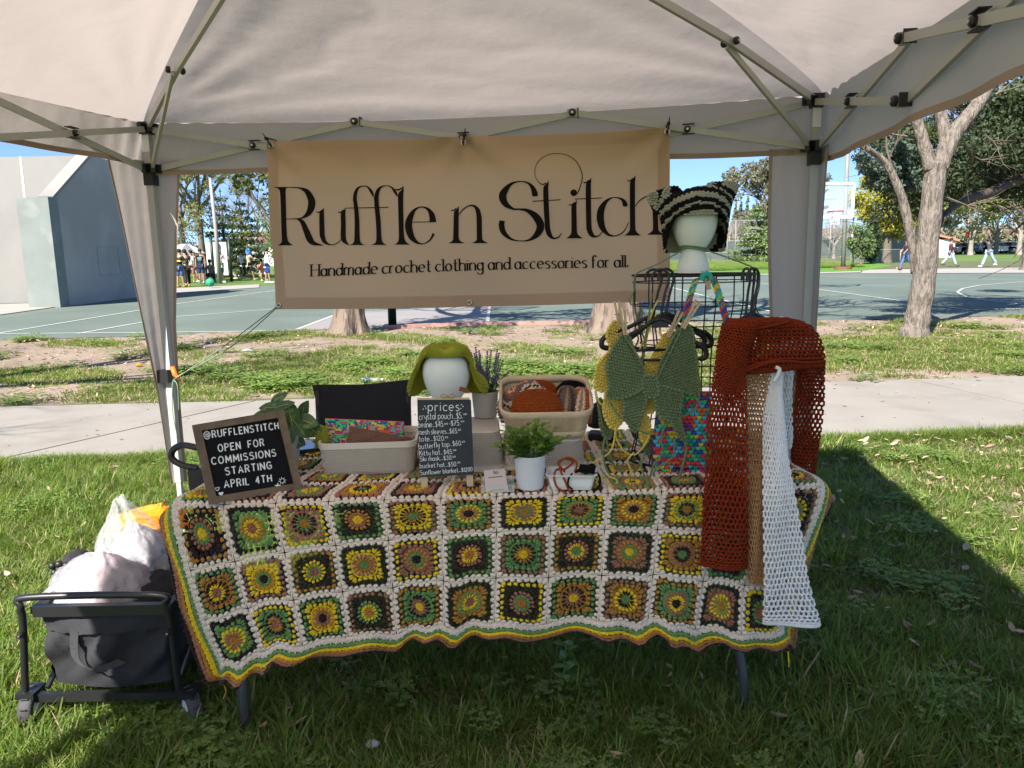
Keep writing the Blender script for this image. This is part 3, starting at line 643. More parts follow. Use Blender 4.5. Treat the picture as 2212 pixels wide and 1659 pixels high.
# ------------------------------------------------------------------ single-stroke alphabet (drawn from scratch); baseline 0, cap height 1, x-height .62
def A_(cx, cy, rx, ry, a0, a1, n=9):
    return [(cx + rx * math.cos(math.radians(a0 + (a1 - a0) * i / n)), cy + ry * math.sin(math.radians(a0 + (a1 - a0) * i / n))) for i in range(n + 1)]
GL = {
 'A': (.66, [[(0, 0), (.33, 1), (.66, 0)], [(.12, .34), (.54, .34)]]), 'B': (.6, [[(0, 0), (0, 1)]]),
 'C': (.64, [A_(.34, .5, .34, .5, 48, 312)]), 'E': (.5, [[(.5, 1), (0, 1), (0, 0), (.5, 0)], [(0, .52), (.44, .52)]]),
 'F': (.5, [[(.5, 1), (0, 1), (0, 0)], [(0, .5), (.42, .5)]]), 'G': (.66, [A_(.34, .5, .34, .5, 48, 300) + [(.64, .12), (.64, .46), (.38, .46)]]),
 'H': (.58, [[(0, 0), (0, 1)], [(.58, 0), (.58, 1)], [(0, .52), (.58, .52)]]), 'I': (.02, [[(.01, 0), (.01, 1)]]),
 'L': (.46, [[(0, 1), (0, 0), (.46, 0)]]), 'M': (.74, [[(0, 0), (.04, 1), (.37, .25), (.70, 1), (.74, 0)]]), 'N': (.6, [[(0, 0), (0, 1), (.6, 0), (.6, 1)]]),
 'O': (.68, [A_(.34, .5, .34, .5, 90, 450, 16)]), 'P': (.52, [[(0, 0), (0, 1), (.26, 1)] + A_(.28, .75, .24, .25, 90, -90) + [(0, .5)]]),
 'R': (.56, [[(0, 0), (0, 1), (.26, 1)] + A_(.28, .75, .24, .25, 90, -90) + [(0, .5)], [(.28, .5), (.56, 0)]]),
 'S': (.56, [A_(.28, .74, .26, .26, 40, 220)[:-1] + A_(.28, .26, .28, .26, 90, -140)[1:]]),
 'T': (.6, [[(0, 1), (.6, 1)], [(.3, 1), (.3, 0)]]), 'U': (.6, [[(0, 1), (0, .3)] + A_(.3, .3, .3, .3, 180, 360) + [(.6, 1)]]),
 'K': (.5, [[(0, 0), (0, 1)], [(.48, 1), (0, .42)], [(.16, .58), (.5, 0)]]),
 '@': (.98, [A_(.49, .42, .17, .2, 20, 380, 14), [(.67, .62), (.66, .3), (.74, .2), (.86, .26)] + A_(.49, .44, .47, .54, -10, 310, 22)]),
 'a': (.42, [A_(.2, .3, .2, .3, 20, 380, 14), [(.41, .6), (.41, .04), (.46, 0)]]), 'b': (.42, [[(0, 1), (0, 0)], A_(.21, .3, .21, .3, 180, 540, 14)]),
 'c': (.38, [A_(.22, .3, .22, .3, 50, 310)]), 'd': (.42, [A_(.21, .3, .21, .3, 0, 360, 14), [(.42, 1), (.42, 0)]]), 'e': (.42, [[(.02, .32), (.41, .34)] + A_(.21, .31, .21, .3, 12, 310, 12)]),
 'f': (.3, [[(.34, .9)] + A_(.22, .84, .12, .16, 60, 180, 5) + [(.1, 0)], [(0, .6), (.28, .6)]]), 'g': (.42, [A_(.2, .3, .2, .3, 0, 360, 14), [(.4, .6), (.4, -.15)] + A_(.2, -.15, .2, .2, 0, -160, 6)]),
 'h': (.4, [[(0, 1), (0, 0)], [(0, .38)] + A_(.2, .4, .2, .22, 170, 0, 6) + [(.4, 0)]]), 'i': (.04, [[(.02, .6), (.02, 0)], [(.02, .8), (.025, .85)]]), 'k': (.36, [[(0, 1), (0, 0)], [(.34, .6), (0, .25)], [(.1, .33), (.36, 0)]]),
 'l': (.04, [[(.02, 1), (.02, 0)]]), 'm': (.64, [[(0, .6), (0, 0)], [(0, .4)] + A_(.16, .42, .16, .2, 170, 0, 6) + [(.32, 0)], [(.32, .4)] + A_(.48, .42, .16, .2, 170, 0, 6) + [(.64, 0)]]),
 'n': (.4, [[(0, .6), (0, 0)], [(0, .38)] + A_(.2, .4, .2, .22, 170, 0, 6) + [(.4, 0)]]), 'o': (.42, [A_(.21, .3, .21, .3, 90, 450, 14)]), 'p': (.42, [[(0, .6), (0, -.35)], A_(.21, .3, .21, .3, 180, 540, 14)]),
 'r': (.28, [[(0, .6), (0, 0)], [(0, .36)] + A_(.17, .38, .17, .22, 160, 60, 4)]), 's': (.32, [A_(.17, .46, .15, .15, 40, 220, 6)[:-1] + A_(.16, .15, .16, .15, 90, -140, 7)[1:]]),
 't': (.28, [[(.12, .9), (.12, .1), (.2, 0), (.28, .04)], [(0, .6), (.28, .6)]]), 'u': (.4, [[(0, .6), (0, .2)] + A_(.19, .2, .19, .2, 180, 350, 6) + [(.4, .6)], [(.4, .6), (.4, 0)]]), 'v': (.4, [[(0, .6), (.2, 0), (.4, .6)]]),
 'w': (.56, [[(0, .6), (.14, 0), (.28, .5), (.42, 0), (.56, .6)]]), 'y': (.42, [[(0, .6), (.02, .3), (.12, .16), (.38, .3)], [(.42, .6), (.38, .1), (.3, -.3), (.14, -.36)]]),
 '0': (.42, [A_(.21, .45, .2, .45, 90, 450, 14)]), '1': (.1, [[(0, .72), (.09, .9), (.09, 0)]]), '2': (.42, [A_(.2, .68, .19, .22, 160, -30, 7) + [(0, .02), (.42, 0)]]),
 '3': (.4, [A_(.18, .68, .18, .22, 140, -80, 7) + A_(.18, .24, .21, .24, 80, -140, 8)]), '4': (.48, [[(.36, 0), (.36, .95), (0, .3), (.48, .3)]]), '5': (.4, [[(.38, .92), (.06, .92), (.04, .52)] + A_(.18, .28, .21, .28, 100, -140, 9)]),
 '6': (.4, [[(.3, .95), (.08, .5)] + A_(.2, .25, .19, .25, 150, 500, 12)]), '7': (.4, [[(0, .9), (.4, .9), (.12, 0)], [(.1, .45), (.34, .45)]]),
 '$': (.4, [A_(.2, .63, .18, .2, 30, 220, 6)[:-1] + A_(.2, .25, .19, .2, 90, -140, 7)[1:], [(.2, 1), (.2, -.1)]]),
 '.': (.05, [[(.02, .02), (.06, .02)]]), '-': (.24, [[(0, .34), (.24, .36)]]), "'": (.05, [[(.0, .9), (.0, 1)]])}
def text_strokes(t, h, gap=.2, space=.42, caps4=None):
    """list of (char, strokes) with x advancing; returns also the width"""
    x = 0; out = []
    for ch in t:
        if ch == ' ': x += space * h; continue
        w, st = GL[ch]
        out.append((ch, [[(x + px * h, py * h) for px, py in s_] for s_ in st])); x += (w + gap) * h
    return out, x - gap * h
def smooth_if(P): return P if len(P) > 5 else P
def write(par, t, f, x, y, h, w, m, gap=.2, space=.42, name='letter', serif=False, jitter=0, width=None, slope=0):
    """f(x, y) -> 3-D; every character a child mesh of par"""
    S_, W_ = text_strokes(t, h, gap, space); k = 1.0 if width is None else width / W_; r = random.Random(len(t) * 31 + int(h * 1e5))
    for ch, st in S_:
        if ch == '.':
            px, py = st[0][0]; q = w * .62; mb = MB(); cx_, cy_ = x + px * k, y + py + q + slope * px; mb.add([f(cx_ + q * math.cos(a), cy_ + q * math.sin(a)) for a in np.arange(8) * math.pi / 4], [list(range(8))]); mk(name, mb, m, par); continue
        mb = MB(); jx, jy = (r.uniform(-jitter, jitter) * h, r.uniform(-jitter, jitter) * h) if jitter else (0, 0)
        for s_ in st:
            P = [(x + px * k + jx, y + py + jy + slope * px) for px, py in s_]
            Q = np.array(P)
            if len(Q) == 2: Q = np.array([Q[0], (Q[0] + Q[1]) / 2, Q[1]])
            if serif:
                T = np.gradient(Q, axis=0); T /= np.maximum(np.linalg.norm(T, axis=1, keepdims=True), 1e-9); ws = w * (.42 + .78 * np.abs(T[:, 1]) ** 1.5)
            else: ws = np.full(len(Q), w)
            T = np.gradient(Q, axis=0); T /= np.maximum(np.linalg.norm(T, axis=1, keepdims=True), 1e-9)
            if len(Q) > 3:                               # sharp corners: separate segments
                for a, b, wa in zip(Q[:-1], Q[1:], ws): 
                    d = nrm(b - a); n = np.array([-d[1], d[0]]) * wa / 2; e = d * wa * .28
                    mb.add([f(*(a - n - e)), f(*(b - n + e)), f(*(b + n + e)), f(*(a + n - e))], [(0, 1, 2, 3)])
            else:
                G = [[f(*(q + np.array([-tt[1], tt[0]]) * wa / 2)), f(*(q - np.array([-tt[1], tt[0]]) * wa / 2))] for q, tt, wa in zip(Q, T, ws)]; mb.grid(np.array(G))
            if serif and len(Q) <= 3 and abs(Q[-1][0] - Q[0][0]) < .06 * h and abs(Q[-1][1] - Q[0][1]) > .4 * h:
                for e in (Q[0], Q[-1]):
                    if e[1] < y + .05 * h + slope * 9 or ch == 'H' or (e[1] > y + .5 * h): 
                        sgn = 1 if (e[1] < Q.mean(0)[1]) else -1
                        x0, x1 = (e[0] - w * 1.5, e[0] + w * 1.5) if (sgn == 1 or ch == 'H') else (e[0] - w * 1.6, e[0] + w * .45)
                        mb.add([f(x0, e[1]), f(x1, e[1]), f(x1, e[1] + sgn * w * .42), f(x0, e[1] + sgn * w * .42)], [(0, 1, 2, 3)])
        mk(name, mb, m, par)
    return W_ * k
# tagline of the banner: baseline from (675,597) to (1357,575)
tg0 = (675., 597.); tg1 = (1357., 577.)
def f_tag(x, y):
    k = x / (tg1[0] - tg0[0]); return on_ban(tg0[0] + x, tg0[1] + (tg1[1] - tg0[1]) * k - y - 3 * math.sin(k * 3.14), .004)
write(banner, 'Handmade crochet clothing and accessories for all.', f_tag, 0, 0, 26, 3.2, m_ink, gap=.15, space=.22, serif=True, width=tg1[0] - tg0[0])
# grommets
m_brass = mat('grommet_nickel', (.6, .57, .5), .35, metal=.8)
gr = [(587, 314), (1001, 308), (1440, 287), (604, 659), (1013, 654), (1440, 641)]
def ring(mb, c, n, R_, r_, k=14, kk=6):
    a, b = nrm(np.cross(n, V(0, 0, 1))), None
    if np.linalg.norm(np.cross(n, V(0, 0, 1))) < .05: a = V(1, 0, 0)
    b = np.cross(n, a); t = np.arange(k) * 2 * math.pi / k
    mb.tube([c + R_ * (math.cos(q) * a + math.sin(q) * b) for q in t], r_, kk, closed=True)
for px, py in gr:
    mb = MB(); ring(mb, on_ban(px, py, .004), Nb, .010, .0034); mk('grommet', mb, m_brass, banner, True)
    mb = MB(); c = on_ban(px, py, .0032); mb.lathe([(.0001, 0), (.008, 0)], c, 10, ax=(BK, V(0, 0, 1), Nb)); mk('grommet_hole', mb, mat('grommet_gap', (.25, .26, .24), .8), banner)
# zip ties
for (px, py), tip, lab in ((gr[0], (571, 289), 'black zip tie holding the corner of the banner beside the letter R'), (gr[1], (1005, 277), 'black zip tie at the middle of the banner top edge'), (gr[2], (1446, 254), 'black zip tie on the banner corner above the striped cat hat')):
    c = on_ban(px, py, .006); t_ = on_ban(*tip, .02); mid = c + (t_ - c) * .55
    mb = MB(); mb.tube([c - V(0, 0, .008), c + Nb * .012, mid], .0045, 6); mb.box(mid, (.014, .016, .012), (BK, Nb, (0, 0, 1))); mb.tube([mid, t_], [.0035, .002], 6)
    mb.tube([mid, mid - Nb * .05 + V(0, 0, .005), c - Nb * .06 + V(0, 0, .03), c - Nb * .02], .0035, 5)
    tag(mk('zip_tie', mb, m_black, None, True), lab, 'zip tie', 'zip ties along the banner top')
# green yarn from the lower grommets
m_ygreen = mat('sage_yarn', (.17, .24, .14), .95, .15, 60, .5, 300, bdist=.002)
def yarn(mb, P, r=.0025, k=8, n=5, curve=True, closed=False, twist=0):
    Q = catmull(np.array(P, float), k, closed) if curve else np.array(P, float); mb.tube(Q, r, n, closed=closed, cap=not closed); return mb
a = on_ban(604, 659, .004); cl_ = BL + V(.04, -.05, .86)
mb = MB(); yarn(mb, [a, a * .5 + cl_ * .5 - V(0, 0, .01), cl_]); yarn(mb, [a + V(0, 0, -.004), a * .55 + cl_ * .45 - V(0, 0, .035), cl_ + V(.01, 0, .012)])
yarn(mb, [cl_, cl_ + V(.0, -.02, -.03), cl_ + V(-.01, -.02, -.15), cl_ + V(.0, -.02, -.28)]); yarn(mb, [cl_, cl_ + V(.025, -.02, -.03), cl_ + V(.02, -.02, -.15)])
tag(mk('tie_cord', mb, m_ygreen, None, True), 'sage green yarn tying the lower banner corner to the clamp on the left tent leg', 'cord')

# ------------------------------------------------------------------ the table and the sunflower granny-square blanket
CX1 = [442, 550, 660, 774, 894, 1013, 1132, 1250, 1370, 1480, 1597]; CY1 = [1170, 1148, 1133, 1122, 1107, 1102, 1098, 1093, 1095, 1095, 1100]
CX2 = [466, 571, 678, 788, 900, 1015, 1131, 1245, 1360, 1473, 1583]; CY2 = [1282, 1252, 1236, 1224, 1210, 1203, 1198, 1194, 1192, 1197, 1208]
CX3 = [502, 597, 691, 799, 905, 1014, 1126, 1240, 1352, 1462, 1562]; CY3 = [1381, 1342, 1337, 1321, 1308, 1300, 1297, 1293, 1290, 1297, 1312]
HEM = [(484, 1480), (556, 1462), (632, 1428), (740, 1425), (850, 1399), (957, 1388), (1072, 1385), (1185, 1377), (1297, 1380), (1410, 1389), (1515, 1403), (1612, 1399), (1702, 1407)]
edge_y = lambda x: 2.155 + .038 * x
back = nrm(V(-.038, 1, 0))
NB = np.zeros((15, 11, 3))                       # k = -1..13, j = -6..4
def N_(k, j): return (k + 1, j + 6)
dsp = {}
for k in range(1, 11):
    m1 = ((CX1[k - 1] + CX1[k]) / 2, (CY1[k - 1] + CY1[k]) / 2); m2 = ((CX2[k - 1] + CX2[k]) / 2, (CY2[k - 1] + CY2[k]) / 2); m3 = ((CX3[k - 1] + CX3[k]) / 2, (CY3[k - 1] + CY3[k]) / 2)
    dsp[k, 1] = ((m1[0] + m2[0]) / 2, (m1[1] + m2[1]) / 2); dsp[k, 2] = ((m2[0] + m3[0]) / 2, (m2[1] + m3[1]) / 2)
    dsp[k, 0] = (m1[0] * 1.5 - m2[0] * .5, m1[1] * 1.5 - m2[1] * .5); dsp[k, 3] = (m3[0] * 1.5 - m2[0] * .5, m3[1] * 1.5 - m2[1] * .5)
dsp.update({(0, 0): (383, 1112), (0, 1): (412, 1234), (0, 2): (444, 1342), (0, 3): (484, 1436), (11, 0): (1662, 1058), (11, 1): (1650, 1160), (11, 2): (1607, 1262), (11, 3): (1600, 1368),
            (12, 0): (1772, 1068), (12, 1): (1738, 1172), (12, 2): (1702, 1272), (12, 3): (1684, 1368),
            (-1, 0): (344, 1128), (-1, 1): (374, 1262), (-1, 2): (404, 1368), (-1, 3): (438, 1456), (13, 0): (1797, 1082), (13, 1): (1758, 1188), (13, 2): (1728, 1288), (13, 3): (1718, 1380), (-1, 4): (446, 1476), (13, 4): (1720, 1402)})
for k in range(13): dsp[k, 4] = HEM[k]
x0_ = gz(383, 1112, .752)[0]; x12 = .925
TZ = .752
for k in range(-1, 14):
    for j in range(0, 5):
        px, py = dsp[k, j]
        if j == 0 and 0 <= k <= 12:
            d_ = ray(px, py); xk = d_[0] / d_[1] * 2.16; xk = d_[0] / d_[1] * edge_y(xk); p = V(xk, edge_y(xk), TZ - .006)
        else:
            yy = 2.145 + .038 * ((px - 1106) / 760) - .022 * j * (1 if 0 < k < 12 else .3) - (.0 if j == 0 else .016) + .02 * math.sin(k * 1.9 + .7) * (j / 4)
            if k in (-1, 13): yy += .05
            p = at(px, py, yy)
        NB[N_(k, j)] = p
for k in range(-1, 14):
    b0 = NB[N_(min(max(k, 0), 12), 0)].copy(); b0[0] = x0_ + (x12 - x0_) * min(max(k, 0), 12) / 12; b1 = NB[N_(min(max(k, 0), 12), 0)]
    for j in range(-1, -7, -1):
        q_ = min(1, -j / 3); p = b1 * (1 - q_) + b0 * q_; p[1] = edge_y(p[0]); p = p + back * (.149 * min(-j, 5)) + V(0, 0, .006)
        if j == -6: p = p + back * .05 - V(0, 0, .05)
        if k == -1: p = p + V(-.048, -.01, -.05)
        if k == 13: p = p + V(.048, 0, -.05)
        NB[N_(k, j)] = p
def surf(U, W):
    """smooth blanket surface; U = column coordinate -1..13, W = row coordinate -6..4 (0 is the table edge)"""
    U = np.asarray(U, float); W = np.asarray(W, float)
    a = np.clip(U + 1, 0, 13.9999); b = np.clip(W + 6, 0, 9.9999); i = a.astype(int); j = b.astype(int); s_ = a - i; t = b - j
    def wts(t): return [.5 * (-t + 2 * t ** 2 - t ** 3), .5 * (2 - 5 * t ** 2 + 3 * t ** 3), .5 * (t + 4 * t ** 2 - 3 * t ** 3), .5 * (-t ** 2 + t ** 3)]
    wa, wb = wts(s_), wts(t); out = 0
    for p in range(4):
        for q in range(4):
            out = out + (wa[p] * wb[q])[..., None] * NB[np.clip(i + p - 1, 0, 14), np.clip(j + q - 1, 0, 10)]
    k = np.clip(W / 4, 0, 1.1) ** 1.6                           # soft vertical folds that deepen towards the hem
    ph = U * 4.1 + .9 * np.sin(U * 1.3) + .4
    out = out + np.stack([0 * k, -.020 * k * np.sin(ph) - .008 * k * np.sin(ph * 2.3 + 1), .014 * k * np.sin(ph + .9) + .009 * k * np.sin(ph * 1.9)], -1)
    top = np.clip(-W, 0, 1); out = out + np.stack([0 * k, 0 * k, top * .0025 * np.sin(U * 2.9 + W * 3.7)], -1)
    return out
def surfn(U, W):
    e = .03; du = surf(U + e, W) - surf(U - e, W); dw = surf(U, W + e) - surf(U, W - e)
    n = np.cross(dw, du); n /= np.maximum(np.linalg.norm(n, axis=-1, keepdims=True), 1e-9); return n
m_top = mat('dark_table_plastic', (.03, .03, .032), .6)
tm = thing('folding_table', (-.03, 2.5, 0), 'folding table with bent grey tube legs standing on the grass under the blanket', 'table')
e0, e1 = nrm(V(1, .038, 0)), back
tc_ = V(-.03, 2.16, 0) + back * .375
mb = MB(); mb.box(tc_ + V(0, 0, .728), (1.80, .73, .03), (e0, e1, (0, 0, 1))); mk('table_top', mb, m_top, tm)
m_tube = mat('grey_steel_tube', (.16, .17, .19), .3, metal=.7)
def tpath(P): return catmull(np.array(P, float), 10)
lf0 = gz(532, 1586); lf1 = gz(1606, 1543)
for k, (f0, xt) in enumerate(((lf0, lf0[0] + .005), (lf1, lf1[0] - .055))):
    mb = MB(); mb.tube(tpath([f0 + V(0, .0, .0), f0 + V(-.004 if k else 0, 0, .12), f0 + V((xt - f0[0]) * .5, .02, .3), V(xt, f0[1] + .03, .712)]), .0155, 12); mk('leg', mb, m_tube, tm, True)
    b_ = f0 + back * .56; mb = MB(); mb.tube(tpath([b_, b_ + V(0, -.01, .2), V(xt - .02, b_[1] - .05, .712)]), .0155, 12); mk('leg', mb, m_tube, tm, True)
    mb = MB(); mb.tube([f0 + V((xt - f0[0]) * .6, .03, .4), b_ + V(0, -.03, .4)], .011, 8); mk('cross_bar', mb, m_tube, tm, True)
    for q in (f0, b_): mb = MB(); mb.lathe([(.0185, 0), (.0185, .03), (.016, .035)], q, 12); mk('foot_cap', mb, m_black, tm)

YC = {'Y': lin(232, 184, 28), 'O': lin(170, 118, 44), 'M': lin(148, 98, 78), 'G': lin(98, 136, 76), 'D': lin(38, 22, 18), 'B': lin(205, 184, 160)}
YC = {k: tuple(min(.8, c * 1.15) for c in v) for k, v in YC.items()}
YC['B'] = (.80, .68, .56)
def yarnmat(key, col, sc=900, fib=.14): return mat(key, col, .95, fib, 140, .7, sc, spec=.15, sheen=.25, bdist=.0016, rnd=.05)
MY = {k: yarnmat('yarn_' + n, YC[k]) for k, n in zip('YOMGDB', ('yellow', 'ochre', 'mauve', 'green', 'dark_brown', 'oatmeal'))}
_t = np.arange(8) * math.pi / 4
PT_B = np.stack([.5 * np.cos(_t), .5 * np.sin(_t) * (1 + .22 * np.cos(_t)), np.zeros(8)], 1); PT_T = PT_B * V(.62, .56, 0) + V(0, 0, 1.)
PTV = np.concatenate([PT_B, PT_T]); PTF = [(i, (i + 1) % 8, 8 + (i + 1) % 8, 8 + i) for i in range(8)] + [(8, 9, 10, 11), (8, 11, 12, 15), (12, 13, 14, 15)]
TRI = PTV.copy(); TRI[:, 1] *= np.where(TRI[:, 0] > 0, .72, 1.25)
def sq_pieces():
    L = []                                       # s, t, angle, length, width, height, ring, shape
    for k in range(12): a = k * math.pi / 6; L.append((.05 * math.cos(a), .05 * math.sin(a), a, .075, .026, .7, 0, 0))
    for k in range(16): a = k * math.pi / 8; L.append((.128 * math.cos(a), .128 * math.sin(a), a, .090, .041, 1.2, 1, 0))
    for k in range(16): a = (k + .5) * math.pi / 8; L.append((.205 * math.cos(a), .205 * math.sin(a), a, .082, .066, 1.3, 2, 0))
    for q in range(4):
        R_ = q * math.pi / 2; c, s_ = math.cos(R_), math.sin(R_)
        def put(x, y, a, l, w, h, r, sh): L.append((x * c - y * s_, x * s_ + y * c, a + R_, l, w, h, r, sh))
        for o in (-.11, 0, .11): put(.285, o, 0, .082, .092, 1.1, 3, 0)
        for a in (12, 33, 57, 78): a = math.radians(a); put(.17 + .125 * math.cos(a), .17 + .125 * math.sin(a), a, .135, .052, 1.1, 3, 0)
        for o in (-.24, -.12, 0, .12, .24): put(.366, o, 0, .078, .088, 1.1, 4, 1)
        for a in (15, 45, 75): a = math.radians(a); put(.315 + .055 * math.cos(a), .315 + .055 * math.sin(a), a, .09, .058, 1.1, 4, 0)
        for o in (-.32, -.19, -.065, .065, .19, .32): put(.45, o, math.pi, .088, .118, 1.0, 5, 1)
        put(.42, .42, math.radians(225), .12, .11, 1.0, 5, 1)
    return L
SQ = sq_pieces()
def ring_band(mb, k, j, r0, r1, p, mi, h=-.0004):
    """flat band between two rounded squares (p = 2 circle, large = square)"""
    n = 32; a = np.arange(n + 1) * 2 * math.pi / n; c, s_ = np.cos(a), np.sin(a); d = (np.abs(c) ** p + np.abs(s_) ** p) ** (-1 / p)
    G = []
    for r in (r0, r1): U = k + .5 + r * c * d; W = j + .5 + r * s_ * d; G.append(surf(U, W) + surfn(U, W) * h)
    mb.grid(np.stack(G, 0), mi)
def granny(k, j, cols, par):
    mb = MB(); r = random.Random(k * 97 + j * 13)
    for ring in range(6):
        for sh in (0, 1):
            sel = [q for q in SQ if q[6] == ring and q[7] == sh]
            if not sel: continue
            T = TRI if sh else PTV; vs = []
            for (s_, t, a, l, w, h, _, _2) in sel:
                a += r.gauss(0, .10); l *= r.uniform(.86, 1.12); w *= r.uniform(.84, 1.08); s_ += r.gauss(0, .006); t += r.gauss(0, .006)
                x, y = T[:, 0] * l, T[:, 1] * w; U = k + .5 + s_ + x * math.cos(a) - y * math.sin(a); W = j + .5 + t + x * math.sin(a) + y * math.cos(a)
                vs.append(np.stack([U, W, T[:, 2] * h * .0062 + .0002], -1))
            vs = np.concatenate(vs); P = surf(vs[:, 0], vs[:, 1]) + surfn(vs[:, 0], vs[:, 1]) * vs[:, 2:3]
            n = len(sel); f = (np.asarray(PTF)[None] + (np.arange(n) * 16)[:, None, None]).reshape(-1, 4); mb.add(P, f, ring)
    for ring, (r0, r1, p) in enumerate(((.002, .098, 2), (.098, .168, 2), (.168, .242, 2), (.235, .262, 2.6), (0, 0, 0), (.472, .499, 30))): ring_band(mb, k, j, r0, r1, p, (0, 2, 3, 3, 4, 5)[ring], -.0003) if r1 else None
    return mk('granny_square', mb, [MY[c] for c in cols] + [MY['B']], par, True)
ROW = {0: ['YGMDO', 'MYOGD', 'OGDMY', 'YMODG', 'GODYM', 'DMYGO', 'OGMYD', 'MDOGY', 'DMYOG', 'ODGYM', 'YGDMO', 'OGYDM'],
       1: ['MYDOG', 'DGOYM', 'MGYDO', 'GOMYD', 'DGOMY', 'OYMDG', 'YODGM', 'GYMDO', 'YGOMD', 'GDMOY', 'MOYDG', 'DYOGM'],
       2: ['OMYGD', 'MODGY', 'DMOYG', 'OYGDM', 'YMDGO', 'MYGOD', 'OGMDY', 'YMDOG', 'GDYOM', 'DYMGO', 'OGYMD', 'OMGDY'],
       -1: ['MGOYG', 'OYGDM', 'OYGMD', 'GDYOM', 'GYOMD', 'GDOMY', 'OGYDM', 'MGYOD', 'DYMGO', 'YOGDM', 'GMYDO', 'ODYMG'],
       -2: ['YDMGO', 'GYMOD', 'MYGOD', 'OMGYD', 'DYOGM', 'OYDMG', 'YGMOD', 'MODYG', 'OGMYD', 'YMGDO', 'DOYGM', 'MYGDO']}
blanket = thing('crochet_blanket', (-.03, 2.2, .3), 'granny square sunflower blanket in yellow, green, brown and oatmeal draped over the table', 'blanket')
perm = ['YMODG', 'DGYOM', 'OYMGD', 'GODMY', 'MYDGO', 'YDGMO', 'ODMYG']
for j in range(-5, 3):
    for k in range(12): granny(k, j, ROW[j][k] if j in ROW else perm[(k * 3 - j * 2) % 7], blanket)
# scalloped border stripes, walked right round the edge
def border(frac0, frac1, key, idx):
    mb = MB(); um, vm = [], []
    W_ = list(np.arange(-5.2, 3.001, .125)); cor = np.linspace(0, math.pi / 2, 9)[1:-1]
    f = (frac0 + frac1) / 2
    def path_(f):
        P = [(-f, w) for w in W_] + [(-f * math.cos(a), 3 + f * math.sin(a)) for a in cor] + [(u, 3 + f) for u in np.arange(0, 12.001, .125)] + [(12 + f * math.sin(a), 3 + f * math.cos(a)) for a in cor] + [(12 + f, w) for w in W_[::-1]]
        return np.array(P)
    P0, P1, Pm = path_(frac0), path_(frac1 - .03), path_(f); sc = np.array([.03 if i % 2 else -.035 for i in range(len(P1))])[:, None]
    O = P1 - P0; O /= np.maximum(np.linalg.norm(O, axis=1, keepdims=True), 1e-6)
    P1 = P1 + O * sc
    rip = .006 * np.sin(np.arange(len(Pm)) * .55 + idx) * frac1
    hh = -.001 * idx
    G = [surf(q[:, 0], q[:, 1]) + surfn(q[:, 0], q[:, 1]) * (hh + rip)[:, None] for q in (P0, Pm, P1)]
    mb.grid(np.stack(G, 0))
    T = np.gradient(Pm, axis=0); T /= np.maximum(np.linalg.norm(T, axis=1, keepdims=True), 1e-6)
    vs = []; r = random.Random(idx)
    for i in range(0, len(Pm)):
        for s2 in ((-.035, -.35), (0, .3), (.035, -.35)):
            o = O[i]; t = T[i]; a0 = PTV
            q = Pm[i] + t * s2[0] + o * (frac1 - frac0) * s2[1] * .3
            l, w = (frac1 - frac0) * 1.05, .05
            an = s2[0] * 9
            oo = o * math.cos(an) + t * math.sin(an); tt = t * math.cos(an) - o * math.sin(an)
            uv = q + a0[:, :1] * l * oo + a0[:, 1:2] * w * tt
            vs.append(np.concatenate([uv, a0[:, 2:] * .0036 + hh + rip[i]], 1))
    vs = np.concatenate(vs); P = surf(vs[:, 0], vs[:, 1]) + surfn(vs[:, 0], vs[:, 1]) * vs[:, 2:3]; n = len(vs) // 16
    mb.add(P, (np.asarray(PTF)[None] + (np.arange(n) * 16)[:, None, None]).reshape(-1, 4))
    return mk('border_stripe', mb, MY[key], blanket, True)
fr = [0, .2, .37, .54, .7, .86, 1.0]
for i, c in enumerate('BGYOMD'): border(fr[i], fr[i + 1], c, i)
# loose yarn ends at the lower corners
m_end = MY['O']
a = NB[N_(0, 4)] + V(-.0, 0, 0); mb = MB(); yarn(mb, [a, a + V(.004, 0, -.02), a + V(-.006, 0, -.045)], .0018); mk('yarn_end', mb, m_end, blanket, True)
a = NB[N_(12, 4)]; mb = MB(); yarn(mb, [a, a + V(.0, -.01, -.025), a + V(.005, 0, -.05)], .0018); mk('yarn_end', mb, MY['Y'], blanket, True)

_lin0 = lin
def lin(r, g, b): return tuple(min(.82, c * 1.3) for c in _lin0(r, g, b))     # colours below were read off shaded cloth

